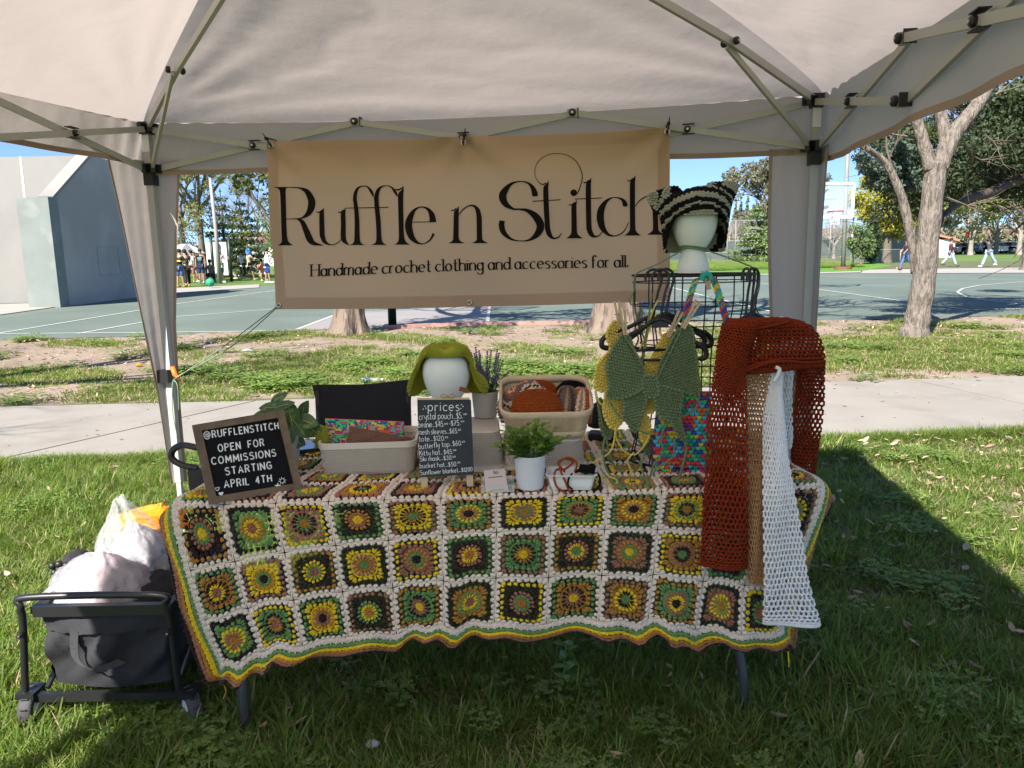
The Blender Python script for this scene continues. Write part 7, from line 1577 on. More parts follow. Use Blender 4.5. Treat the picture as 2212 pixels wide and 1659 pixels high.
def branches(mb, p, d, L, r, lev, g_, spread=.6, up=.15, tips=None, seg=4, kids=(2, 4), n=6, shr=.68):
    P = [p]; dd = nrm(d)
    for _ in range(seg): dd = nrm(dd + g_.normal(size=3) * .13 + V(0, 0, up * .25)); P.append(P[-1] + dd * L / seg)
    R_ = np.linspace(r, r * .55, len(P)); mb.tube(P, R_, n if r > .03 else 4, cap=False)
    if lev == 0: 
        if tips is not None: tips.append(P[-1])
        return
    for k in range(g_.integers(*kids) + 1):
        i = g_.integers(max(1, seg - 2), seg + 1); q = g_.normal(size=3); q -= dd * np.dot(q, dd); q = nrm(q); nd = nrm(dd + q * spread * g_.uniform(.6, 1.4) + V(0, 0, up)); branches(mb, P[i], nd, L * shr * g_.uniform(.75, 1.15), R_[i] * g_.uniform(.55, .75), lev - 1, g_, spread, up, tips, max(2, seg - 1), kids, n, shr)
def tree(base, h, trunk_r, label, leafm, seed, crown=None, nleaf=6000, lsize=.25, nclump=16, cr=1.0, barkm=None, lev=3, twigs=True, kind='tree', fork=.35, spread=.55, group=None, lean=(0, 0), squash=.8):
    g_ = np.random.default_rng(seed); t = thing(kind, base, label, 'tree', group); base = V(*base); mb = MB(); tips = []
    P = catmull(np.array([base - V(0, 0, .1), base + V(lean[0] * .3, lean[1] * .3, h * fork * .5), base + V(lean[0], lean[1], h * fork)]), 5); R_ = trunk_r * (1 + .5 * np.exp(-np.linspace(0, 1, len(P)) * 9)) * np.linspace(1, .75, len(P)); mb.tube(P, R_, 10)
    top = P[-1]
    for k in range(5):
        a = k * 2.51 + g_.uniform(0, .8); branches(mb, top - V(0, 0, g_.uniform(0, .12) * h), nrm(V(math.cos(a) * .7, math.sin(a) * .7, 1)), h * .28, trunk_r * .5, lev, g_, spread, .18, tips)
    mk('trunk', mb, barkm or m_twig, t, True)
    if leafm is not None:
        cl = [[*p, cr, cr, cr * squash] for p in tips]; r_ = g_.permutation(len(cl))[:nclump * 4]; cl = [cl[i] for i in r_]
        if crown: cl = cl[:nclump] + clumps(base + V(*crown[:3]), crown[3:], nclump, cr, g_, squash)
        mk('crown', leaves(cl, nleaf, lsize, g_), leafm, t)
    return t
def conifer(base, h, r, label, leafm, seed, layers=11, nleaf=3500, lsize=.28, narrow=False):
    g_ = np.random.default_rng(seed); t = thing('cypress_tree' if narrow else 'conifer_tree', base, label, 'tree'); base = V(*base); mb = MB(); mb.tube([base, base + V(0, 0, h * .6), base + V(0, 0, h)], [h * .022, h * .014, .02], 7)
    cl = []
    for i in range(layers):
        k = i / (layers - 1); z = h * (.12 + .86 * k); w = r * (1 - k) ** .8 * (1 if not narrow else (.5 + 1.2 * k * (1 - k) * 2)) + .06 * r
        m_ = 1 if narrow else 5
        for q in range(m_):
            a = g_.uniform(0, 6.28); o = 0 if narrow else w * g_.uniform(.35, .75); c = base + V(math.cos(a) * o, math.sin(a) * o, z - (0 if narrow else o * .15)); cl.append([*c, w if narrow else w * .55, w if narrow else w * .55, h / layers * (.8 if narrow else .45)])
            if not narrow: mb.tube([base + V(0, 0, z), c], [.05, .02], 4)
    mk('trunk', mb, m_twig, t, True); mk('crown', leaves(cl, nleaf, lsize, g_, .5, .3), leafm, t); return t

# near tree 1: rough trunk behind the banner
def rough_trunk(base, r, h, par, seed, flare=1.0, path_=None, m=None, fl=.45):
    g_ = np.random.default_rng(seed); nA, nZ = 40, 44; Z = np.linspace(-.06, h, nZ); G = []
    for z in Z:
        k = math.exp(-max(z, 0) / .22); row = []
        cx = np.interp(z, [p[2] for p in path_], [p[0] for p in path_]) if path_ else 0; cy = np.interp(z, [p[2] for p in path_], [p[1] for p in path_]) if path_ else 0
        for i in range(nA):
            a = i * 2 * math.pi / nA; lobes = 1 + fl * flare * k * (1 + .55 * math.sin(a * 5 + seed) + .3 * math.sin(a * 8 + 1)); rg = 1 + .05 * math.sin(a * 13 + 3 * math.sin(z * 1.7) + seed) + .035 * math.sin(a * 23 + z * 5)
            rr = r * lobes * rg * (1 - .12 * z / h); row.append(V(base[0] + cx + rr * math.cos(a), base[1] + cy + rr * math.sin(a), z))
        G.append(row)
    mb = MB(); mb.grid(np.array(G), wrap=True); return mb
def near_tree(base, r, h, label, seed, nb, leafm, nleaf, lsize, clx, kind='tree', lev=4, L0=2.6):
    g_ = np.random.default_rng(seed); t = thing(kind, base, label, 'tree'); b = V(*base); mb = rough_trunk(b, r, h, t, seed)
    mk('trunk', mb, m_bark, t, True); mb = MB(); tips = []
    for k in range(nb): a = k * 2.4 + g_.uniform(0, .7); branches(mb, b + V(0, 0, h - .1 - .5 * g_.random()), nrm(V(math.cos(a), math.sin(a), .75)), L0, r * .5, lev, g_, .62, .1, tips, 5)
    mk('limb', mb, m_twig, t, True)
    if leafm is not None and nleaf:
        mk('crown', leaves(clx(tips, g_), nleaf, lsize, g_), leafm, t)
    return t
near_tree(gz(757, 722), .26, 4.2, 'thick rough barked tree whose trunk foot shows under the banner left of the dark post', 3, 6, L_pn, 9000, .13, lambda tips, g_: [[*p, .5, .5, .3] for p in tips[::3]] + [[*at(px, py, 12.6), .42, .5, .26] for px, py in ((505, 366), (530, 375), (550, 395), (515, 380), (560, 362), (572, 380), (540, 360), (490, 362))])
near_tree(gz(1332, 718), .40, 4.4, 'wide rough barked trunk behind the green butterfly top and the banner corner', 8, 6, None, 0, .1, None, lev=4, L0=2.8)
near_tree((-8.6, 5.6, 0), .2, 3.6, 'bare tree beyond the left edge of the view throwing a branching shadow over the verge', 21, 6, None, 0, .1, None, lev=4, L0=2.4)
# right-hand tree with the forked, paler trunk
T3 = thing('tree', gz(1985, 728), 'smooth pale trunk forking high up at the right of the tent', 'tree'); b3 = gz(1985, 728); Yt3 = b3[1]
def limb(pts, rs, y0, m, name='limb', n=14, par=T3, seed=0):
    P = np.array([at(px, py, y0 + dy) for px, py, dy in pts]); P = catmull(P, 6); R_ = catmull(np.array([[r, 0, 0] for r in rs]), 6)[:, 0]
    R_ = R_ * (1 + .04 * np.sin(np.arange(len(R_)) * 1.3 + seed)); mb = MB(); mb.tube(P, R_, n); return mk(name, mb, m, par, True), P
mb = MB()
_, Pm = limb([(1972, 745, 0), (1976, 715, 0), (1983, 680, 0), (1996, 600, 0), (2006, 500, 0), (2017, 400, 0), (2024, 350, 0)], [.29, .215, .185, .172, .16, .155, .16], Yt3, m_bark2, 'trunk', 18)
limb([(2012, 365, 0), (1998, 320, 0), (1988, 285, 0), (1975, 250, 0), (1955, 200, 0), (1935, 140, 0)], [.11, .095, .085, .085, .08, .07], Yt3, m_bark2)
limb([(2026, 365, 0), (2045, 320, 0), (2060, 290, 0), (2082, 262, 0), (2106, 232, 0), (2140, 180, .3)], [.14, .13, .12, .11, .10, .09], Yt3, m_bark2)
limb([(2040, 330, 0), (2040, 280, .1), (2030, 230, .2), (2020, 160, .3)], [.08, .09, .085, .07], Yt3, m_bark2)
limb([(1980, 590, .25), (1972, 530, .25), (1952, 440, .3), (1933, 388, .3), (1911, 350, .3), (1878, 325, .35), (1853, 315, .35), (1835, 318, .4)], [.085, .08, .07, .062, .055, .042, .025, .01], Yt3, m_bark2, n=10)
limb([(2030, 490, .3), (2050, 455, .8), (2095, 428, 1.5), (2140, 415, 2.2), (2180, 395, 2.8), (2215, 385, 3.2), (2290, 375, 4)], [.03, .05, .07, .09, .10, .11, .13], Yt3, mat('dark_bark', (.07, .055, .045), .95, .2, 8), n=9)
g_ = np.random.default_rng(77); mb = MB()
for px, py, dx, dz in ((1911, 350, -1, .6), (1878, 325, -.6, .8), (1853, 315, -1, -.1), (1933, 388, -.4, 1), (1988, 300, -1, .3), (1975, 250, -.8, .4), (2082, 262, 1, .1), (2060, 300, 1, -.2), (2106, 240, 1, .5), (2030, 420, 1, -.3), (1960, 200, -1, .1)):
    branches(mb, at(px, py, Yt3 + .25), nrm(V(dx, .2, dz)), .7, .022, 2, g_, .7, .0, None, 4, (2, 4), 4)
mk('twigs', mb, m_twig, T3)['kind'] = 'stuff'
cl = [[*at(px, py, Yt3 + dy), r, r, r * .55] for px, py, dy, r in ((1880, 360, 1, .25), (1905, 370, 1, .3), (1930, 345, 1.2, .3), (1950, 370, 1.2, .25), (1895, 395, 1, .25), (1925, 400, 1.2, .3), (1960, 400, 1.2, .25), (1865, 340, .6, .18), (1940, 320, 1, .25))]
mk('crown', leaves(cl, 5200, .06, g_, .2, .2), L_bl, T3)
# dark live oak behind it, crown filling the upper right
OK = thing('oak_tree', (13.4, 16.5, 0), 'dark live oak whose crown fills the upper right beyond the pale trunk', 'tree'); mb = MB(); mb.tube(catmull([V(13.4, 16.5, 0), V(13.2, 16.4, 2), V(12.4, 16.2, 3.6), V(11.5, 16, 4.6)], 5), .3, 10); 
for q in range(6): branches(mb, V(12.6, 16.2, 3.4), nrm(V(-1, g_.uniform(-.4, .6), g_.uniform(-.1, .8))), 2.4, .12, 3, g_, .6, .05, None, 5)
mk('trunk', mb, mat('dark_bark', (.07, .055, .045), .95, .2, 8), OK, True)
PL = [(2212, 260), (2190, 300), (2150, 330), (2120, 300), (2170, 240), (2210, 210), (2140, 370), (2185, 360), (2100, 350), (2075, 375), (2060, 400), (2040, 415), (2110, 395), (2090, 330), (2150, 400), (2200, 400), (2130, 260), (1985, 405), (1960, 425), (1975, 440), (2000, 425), (2030, 380), (2215, 330), (2095, 410), (2160, 290), (1985, 340), (1990, 370), (1955, 360), (2240, 380), (2250, 300), (2230, 220), (1900, 305), (1930, 300), (2000, 280), (1970, 310), (2180, 200), (2110, 220)]
cl = [[*at(px, py, 15.5 + 1.4 * math.sin(i * 2.3)), .52, .6, .36] for i, (px, py) in enumerate(PL)] + clumps(V(14.5, 17, 6.2), (3.5, 2.5, 2.2), 18, .8, g_)
mk('crown', leaves(cl, 60000, .078, g_, 0, .15), L_dk, OK)
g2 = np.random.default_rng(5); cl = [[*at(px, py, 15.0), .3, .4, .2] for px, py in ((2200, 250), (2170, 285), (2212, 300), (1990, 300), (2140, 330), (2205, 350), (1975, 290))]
mk('crown_pale_clumps', leaves(cl, 5000, .07, g2), L_pn, OK)  # paler leaf clumps among the dark ones
# trees round the park
def onf(px, y): d = ray(px, 560); return V(d[0] / d[1] * y, y, 0)
tree(onf(438, 46), 14, .2, 'half bare tree with olive leaf tufts filling the gap left of the banner', L_ol, 11, (0, 0, 7.5, 2.4, 3, 4.5), 17000, .13, 34, .6, lev=5)
tree(onf(398, 50), 13, .2, 'brown twiggy tree behind the umbrella', L_gr, 12, (0, 0, 5, 3, 3, 4.5), 9000, .13, 30, .6, lev=5)
tree(onf(505, 56), 9, .16, 'bare branched tree against the sky beside the tall light pole', None, 13, lev=4, barkm=m_twig)
conifer(onf(526, 52), 5.4, 2.1, 'green cedar with layered boughs behind the people at the left', L_co, 14, 11, 5200, .16)
conifer(onf(487, 54), 6.0, 2.0, 'darker conifer just right of the tall light pole', L_cy, 15, 10, 4200, .16)
tree(onf(600, 44), 8.5, .16, 'dense green tree cut off by the left edge of the banner', L_co, 16, (0, 0, 4.6, .9, 1.5, 3.2), 5500, .14, 20, .5)
tree(onf(556, 75), 9, .25, 'pale bare tree behind the utility pole', None, 17, lev=4, barkm=m_twigp)
for i, (px, top, w) in enumerate(((1586, 432, 1.3), (1597, 428, 1.3), (1611, 424, 1.4))):
    y = 135; p = onf(px, y); h = at(px, top, y)[2]; conifer(p, h, w, ('slender poplar, leftmost of the three spires beyond the tennis courts', 'slender poplar, middle one of the three spires beyond the tennis courts', 'slender poplar, tallest and rightmost of the three spires beyond the tennis courts')[i], L_gr, 30 + i, 14, 1500, .45, True)['group'] = 'poplars beyond the tennis courts'
for i, (px, y, h, lab) in enumerate(((1570, 95, 8, 'pale leafless tree just right of the cat hat'), (1600, 100, 7.2, 'pale leafless tree in front of the poplars'), (1625, 92, 7.6, 'pale leafless tree left of the green conifer'), (1690, 98, 9, 'pale leafless tree behind the right tent leg'), (1800, 88, 6.4, 'pale twisted bare tree left of the light pole base'), (1818, 100, 8, 'bare tree behind the glass backboard'))): tree(onf(px, y), h, .22, lab, None, 40 + i, lev=4, barkm=m_twigp, fork=.25, group='bare trees beyond the tennis courts')
tree(onf(1665, 90), 13.2, .4, 'large greyish olive tree left of the right tent leg', L_gr, 50, (0, 0, 8.2, 3.4, 3, 3.8), 8500, .34, 24, 1.0)
conifer(onf(1632, 68), 5.4, 2.1, 'light green conifer behind the chain link fence', L_co, 51, 9, 3600, .26)
conifer(onf(1662, 72), 4.4, 1.7, 'smaller conifer right of the light green one', L_co, 52, 8, 2200, .26)
tree(onf(1915, 62), 8.2, .35, 'yellow green tree in full leaf behind the windscreen fence', L_ye, 53, (-.2, 0, 3.9, 2.2, 2, 1.9), 10000, .23, 28, .75)
conifer(onf(1882, 60), 4.6, .9, 'narrow dark cypress in front of the yellow green tree', L_cy, 54, 10, 2500, .2, True)
tree(onf(1860, 58), 3.0, .12, 'low green shrub tree behind the windscreen fence', L_co, 55, (0, 0, 1.4, .9, .8, .8), 2200, .18, 12, .45)
for i, (px, y, h, lab) in enumerate(((2045, 105, 11, 'pale spring tree left of the red roofed houses'), (2095, 96, 11.5, 'spreading pale green tree in the middle of the far row'), (2150, 100, 12, 'pale green tree over the parked cars'), (2200, 92, 11.5, 'pale green tree at the right end of the far row'), (1990, 110, 9, 'thin spring tree behind the low white building'))): tree(onf(px, y), h, .3, lab, L_pa, 60 + i, (0, 0, h * .66, h * .34, 3, h * .17), 6500, .30, 26, .85, barkm=m_twigp, fork=.25, spread=.75, group='spring trees by the far car park')
tree(onf(2222, 40), 5, .32, 'tree trunk at the extreme right edge by the field', None, 70, lev=2, barkm=m_bark)
# distant wooded edge
g_ = np.random.default_rng(9); cl = []
for x in np.arange(-260, 260, 5): h = 5 + 3.0 * math.sin(x * .11) + g_.uniform(0, 4); cl += [[x, 210 + g_.uniform(-8, 8), h * .5, 4, 4, h * .5], [x + 2, 214, h * .35, 4, 4, h * .4]]
o = mk('treeline', leaves(cl, 16000, 1.3, g_), L_gr, None); tag(o, 'distant line of greyish trees and hedges along the horizon', 'trees', kind='stuff')
# hanging twig tips at the top of the right opening

# ------------------------------------------------------------------ poles, hoops, fences
m_galv = mat('galvanised_steel', (.30, .285, .26), .6, .08, 3); m_gpost = mat('dark_green_post', (.012, .03, .02), .4); m_bk = mat('painted_black_steel', (.02, .02, .022), .4)
bp = onf(471, 42); top_ = at(453, 378, bp[1]); lp = thing('light_pole', bp, 'tall tapered floodlight pole with twin lamps at the left behind the court', 'light pole')
mb = MB(); mb.tube([bp, (bp + top_) / 2 + V(.05, 0, 0), top_], [.13, .10, .075], 12); mk('pole', mb, m_galv, lp, True)
for dx in (-.14, .2):
    mb = MB(); c = top_ + V(dx - .05, -.1, .22); mb.box(c, (.32, .42, .12), (V(1, 0, 0), nrm(V(0, 1, .35)), nrm(V(0, -.35, 1)))); lh = mk('lamp_head', mb, m_bk, lp); mb = MB(); mb.box(c + V(0, -.20, .0) + V(0, .0, .03), (.24, .02, .20)); mk('lens', mb, mat('lamp_lens', (.6, .6, .58), .3), lh)
mb = MB(); mb.bar(top_ + V(-.2, 0, .05), top_ + V(.25, 0, .05), .06); mk('bracket', mb, m_bk, lp)
b2 = onf(541, 64); up = thing('utility_pole', b2, 'thin utility pole with a crossarm in the patch of sky left of the banner', 'utility pole'); t2 = at(536, 484, 64); mb = MB(); mb.tube([b2, t2], [.16, .12], 8); mk('pole', mb, m_twigp, up, True); mb = MB(); mb.bar(t2 + V(-1.0, 0, -.2), t2 + V(.5, 0, -.2), .09); mk('crossarm', mb, m_twig, up)
b4 = gz(1821, 583); t4 = at(1831, 332, b4[1]); lp2 = thing('light_pole', b4, 'plain pale light pole rising behind the glass backboard at the right', 'light pole'); mb = MB(); mb.tube([b4, t4, t4 + (t4 - b4) * .25], [.13, .11, .09], 12); mk('pole', mb, m_galv, lp2, True); mb = MB(); mb.lathe([(.5, 0), (.5, .18), (.3, .2)], b4, 12); mk('base', mb, mat('rust_primer', (.2, .07, .05), .8), lp2)
m_glass = mat('backboard_glass', (.7, .78, .85), .05, alpha=.14); m_wf = mat('white_frame_paint', (.72, .72, .72), .4); m_rim = mat('orange_red_rim', (.55, .05, .02), .4); m_net = mat('net_cord', (.7, .7, .68), .8)
def hoop(c, ang, base, label, glass=True, pm=None):
    """c = centre of the backboard; ang turns the board's normal"""
    n = V(math.sin(ang), -math.cos(ang), 0); s_ = V(math.cos(ang), math.sin(ang), 0); h = thing('basketball_hoop', base, label, 'basketball hoop', 'basketball hoops on the court'); W2, H2 = .915, .533; Z = V(0, 0, 1)
    for a, b in ((-s_ * W2 - Z * H2, s_ * W2 - Z * H2), (s_ * W2 - Z * H2, s_ * W2 + Z * H2), (s_ * W2 + Z * H2, -s_ * W2 + Z * H2), (-s_ * W2 + Z * H2, -s_ * W2 - Z * H2)): mb = MB(); mb.bar(c + a, c + b, .075); mk('board_frame', mb, m_wf, h)
    mb = MB(); mb.box(c, (W2 * 2 - .05, .012, H2 * 2 - .05), (s_, n, Z)); mk('backboard', mb, m_glass, h)
    for a, b in (((-.3, -.38), (.3, -.38)), ((.3, -.38), (.3, .07)), ((.3, .07), (-.3, .07)), ((-.3, .07), (-.3, -.38))): mb = MB(); mb.bar(c + s_ * a[0] + Z * a[1] + n * .012, c + s_ * b[0] + Z * b[1] + n * .012, .006, .05, up=n); mk('target_line', mb, m_wf, h)
    rc = c + n * .38 - Z * .36; a_ = np.linspace(0, 2 * math.pi, 25)[:-1]; mb = MB(); mb.tube([rc + (s_ * math.cos(q) + n * math.sin(q)) * .225 for q in a_], .018, 6, closed=True); mb.box(c + n * .09 - Z * .37, (.14, .16, .03), (s_, n, Z)); mk('rim', mb, m_rim, h, True)
    mb = MB()
    for q in np.linspace(0, 2 * math.pi, 13)[:-1]:
        for dq in (.55, -.55):
            P = [rc + (s_ * math.cos(q + dq * t) + n * math.sin(q + dq * t)) * (.225 - .09 * min(1, t * 1.2)) - Z * .42 * t for t in np.linspace(0, 1, 5)]; mb.tube(P, .006, 3, cap=False)
    o = mk('net', mb, m_net, h); o['kind'] = 'stuff'
    bz = V(base[0], base[1], 0); tp_ = V(base[0], base[1], c[2] - .1); mb = MB(); mb.tube([bz, V(base[0], base[1], c[2] - .6), tp_], .085, 12); mk('post', mb, pm or m_bk, h, True); mb = MB(); mb.tube(catmull([tp_ - Z * .5, (tp_ + c) / 2 - Z * .25, c - n * .06 - Z * .2], 5), .06, 8); mb2 = MB(); mk('arm', mb, pm or m_bk, h, True)
    mb = MB(); mb.tube([tp_, c - n * .06 + Z * .35], .035, 8); mk('brace', mb, pm or m_bk, h, True); mb = MB(); mb.box(bz + Z * .02, (.34, .34, .04)); mk('base_plate', mb, pm or m_bk, h)
    return h
c = at(1790, 433, 25.5); hoop(c, .25, V(*onf(1738, 27.2)), 'glass backboard hoop with a red rim beside the right tent leg')
pb = gz(848, 705); hoop(V(pb[0] + .15, pb[1] + 1.25, 3.35), math.pi - .1, pb, 'dark green hoop post standing behind the banner by the tree trunk', pm=m_gpost)
m_chain = mat('chain_link_wire', (.34, .34, .34), .5, metal=.3); m_screen = mat('tennis_windscreen', (.06, .085, .08), .9, .15, .8); m_screen2 = mat('faded_windscreen', (.20, .21, .205), .9, .12, .5)
def fence(p0, p1, h, nposts, label, mesh=.32, screen=None, sh=(0, .6), rails=(1.0,), pm=m_galv, wr=.012, hb=0.0):
    p0, p1 = V(*p0), V(*p1); f = thing('chain_link_fence' if mesh else 'windscreen_fence', (p0 + p1) / 2, label, 'fence'); L = np.linalg.norm(p1 - p0); d = (p1 - p0) / L
    for i in range(nposts): q = p0 + d * L * i / (nposts - 1); mb = MB(); mb.tube([q, q + V(0, 0, h)], .04, 6); mk('post', mb, pm, f, True)
    for r_ in rails: mb = MB(); mb.tube([p0 + V(0, 0, h * r_), p1 + V(0, 0, h * r_)], .03, 6); mk('rail', mb, pm, f, True)
    if mesh:
        mb = MB(); k = int((L + h) / mesh)
        for i in range(-int(h / mesh), int(L / mesh) + 1):
            for s_ in (0, 1):
                a, b = i * mesh, i * mesh + h; za, zb = 0, h
                if a < 0: za, a = -a, 0
                if b > L: zb, b = h - (b - L), L
                if b <= a: continue
                if s_: a, b = L - a, L - b
                A_, B_ = p0 + d * a + V(0, 0, za + hb), p0 + d * b + V(0, 0, zb); dd = nrm(B_ - A_); nn_ = np.cross(d, V(0, 0, 1)); w = np.cross(dd, nn_) * wr; mb.add([A_ - w, B_ - w, B_ + w, A_ + w], [(0, 1, 2, 3)])
        o = mk('wire_mesh', mb, m_chain, f); o['kind'] = 'stuff'
    if screen: mb = MB(); mid = (p0 + p1) / 2 + V(0, 0, h * (sh[0] + sh[1]) / 2); mb.box(mid, (L, .02, h * (sh[1] - sh[0])), (d, np.cross(V(0, 0, 1), d), V(0, 0, 1))); mk('screen', mb, screen, f)
    return f
# tall backstop fence beyond the court, the low field fence and the tennis windscreens
a = gz(1480, 566); b = V(onf(1840, a[1] + 5)[0], a[1] + 5, 0); hf = at(1600, 476, a[1] + 1.5)[2]
fence(a, b, hf, 8, 'tall chain link backstop between the court and the field', .30, None, rails=(1.0, .5, .22))
a = onf(1440, 92); b = onf(1850, 96); fence(a, b, 2.6, 14, 'dark green windscreen of the tennis courts across the field', 0, m_screen, (.05, .82), (1.0,))
a = onf(1843, 64); b = onf(1990, 66); hh = at(1900, 499, 65)[2]; fence(a, b, hh, 9, 'faded grey windscreen fence in front of the yellow green tree', 0, m_screen2, (0, 1), (1.0,))
a = gz(1843, 571); b = gz(1992, 566); fence(a, b, 1.05, 4, 'low chain link fence running right from the tall fence corner', .22, None, rails=(1.0,), wr=.006)
q = gz(1838, 568); ps = thing('fence_post', q, 'tall white corner post where the two chain link fences meet', 'post'); mb = MB(); mb.tube([q, V(q[0], q[1], at(1840, 458, q[1])[2])], .07, 8); mk('post_shaft', mb, m_wf, ps, True)
# grass rim and low retaining strip past the court
g = MB(); poly(g, ccw([gz(1400, 600)[:2], gz(1862, 586)[:2], gz(1930, 575)[:2], gz(1860, 564)[:2], gz(1400, 573)[:2]]), .03); struct('grass_bank', g, mat('bright_bank_grass', (.10, .22, .025), .9, .3, 1.5, .6, 30, trans=.1, bdist=.03))
g = MB(); a, b = gz(1380, 575), gz(1860, 564); g.box((a + b) / 2 + V(0, .6, .12), (np.linalg.norm(b - a), .3, .28), (nrm(b - a), np.cross(V(0, 0, 1), nrm(b - a)), V(0, 0, 1))); struct('retaining_kerb', g, mat('old_concrete', (.16, .14, .12), .9, .2, 2))
g = MB(); poly(g, ccw([gz(1862, 587)[:2], gz(2400, 571)[:2], gz(2400, 560)[:2], gz(1880, 570)[:2]]), .02); struct('shaded_grass_strip', g, mat('shaded_field_grass', (.095, .105, .045), .95, .25, .8))  # grass in shadow: the shade is put into a dark green-brown colour
P = np.stack([RNG.uniform(0, 1, 2600), RNG.uniform(0, 1, 2600)], 1); A_, B_, C_ = gz(1400, 590), gz(1870, 578), gz(1400, 574)
PP = A_[:2] + (B_ - A_)[:2] * P[:, :1] + (C_ - A_)[:2] * P[:, 1:]; gn_scatter('grass', clb, P3(PP, .05), RNG.uniform(0, 6.28, len(PP)), RNG.uniform(1.2, 3.0, len(PP)), None, 'bright weeds and grass along the far edge of the court', 'grass')
A_, B_, C_ = gz(370, 612), gz(600, 604), gz(370, 598); P = RNG.random((1500, 2)); PP = A_[:2] + (B_ - A_)[:2] * P[:, :1] + (C_ - A_)[:2] * P[:, 1:]; gn_scatter('grass', clb, P3(PP, .03), RNG.uniform(0, 6.28, len(PP)), RNG.uniform(.6, 1.4, len(PP)), None, 'grass edge behind the players at the left', 'grass')

# ------------------------------------------------------------------ houses, shed, cars, sign
m_hwall = mat('cream_stucco', (.50, .44, .36), .9, .05, 1); m_hwh = mat('white_siding', (.62, .62, .60), .8, .04, 1); m_rf = mat('red_brown_shingle', (.16, .08, .06), .9, .15, 1.2); m_rf2 = mat('brown_shingle', (.12, .085, .07), .9, .15, 1.2); m_win = mat('dark_window', (.03, .035, .04), .1)
def house(px, y, w, d, h, rh, wm, rm, label):
    y = y * (1.7 if px > 1900 else 1.15); w = w * .8; p = onf(px, y); t = thing('house', p, label, 'house'); mb = MB(); mb.box(p + V(0, d / 2, h / 2), (w, d, h)); mk('wall', mb, wm, t)
    mb = MB(); e = .5; A = [p + V(-w / 2 - e, -e, h), p + V(w / 2 + e, -e, h), p + V(w / 2 + e, d + e, h), p + V(-w / 2 - e, d + e, h)]; r1, r2 = p + V(-w / 2 + w * .22, d / 2, h + rh), p + V(w / 2 - w * .22, d / 2, h + rh)
    mb.add(A + [r1, r2], [(0, 1, 5, 4), (1, 2, 5), (2, 3, 4, 5), (3, 0, 4), (3, 2, 1, 0)]); mk('roof', mb, rm, t)
    for k in range(3):
        x = -w * .32 + k * w * .32; mb = MB(); mb.box(p + V(x, -.03, h * .52), (1.3, .08, 1.1)); wd_ = mk('window', mb, m_hwh, t); mb = MB(); mb.box(p + V(x, -.08, h * .52), (1.1, .03, .9)); mk('pane', mb, m_win, wd_)
    return t
house(2075, 128, 16, 9, 3.0, 2.4, m_hwall, m_rf, 'cream house with a red brown roof behind the walker in maroon'); house(2130, 134, 13, 9, 3.2, 3.2, m_hwh, m_rf2, 'white house with a brown gabled roof in the middle of the far row'); house(2185, 128, 14, 9, 3.0, 2.6, m_hwall, m_rf, 'cream house with a red brown roof behind the raised arms walker'); house(2235, 130, 14, 9, 3.2, 2.6, m_hwh, m_rf2, 'white house at the far right edge'); house(2020, 140, 12, 8, 3.0, 2.2, m_hwall, m_rf2, 'tan house partly hidden by the pale forked trunk'); house(1805, 130, 14, 8, 3.0, 1.8, m_hwh, m_rf2, 'low white building beyond the bare tree near the hoop'); house(560, 92, 9, 7, 3.0, 1.8, m_hwh, m_rf, 'white building with red trim beyond the pale bare tree at the left'); house(1545, 140, 18, 9, 3.0, 2.0, m_hwall, m_rf, 'low house beyond the tennis courts by the cat hat')
p = onf(2034, 82); sh = thing('shed', p, 'plain white park building with an orange edged roof right of the pale trunk', 'building'); mb = MB(); mb.box(p + V(0, 1.5, .95), (2.6, 3, 1.9)); mk('wall', mb, m_hwh, sh); mb = MB(); A = [p + V(-1.6, -.3, 2.7), p + V(1.6, -.3, 1.85), p + V(1.6, 3.4, 1.85), p + V(-1.6, 3.4, 2.7)]; mb.add(A + [q - V(0, 0, .22) for q in A], [(0, 1, 2, 3), (7, 6, 5, 4), (0, 4, 5, 1), (1, 5, 6, 2), (2, 6, 7, 3), (3, 7, 4, 0)]); mk('roof', mb, mat('terracotta_roof', (.45, .19, .12), .8), sh)
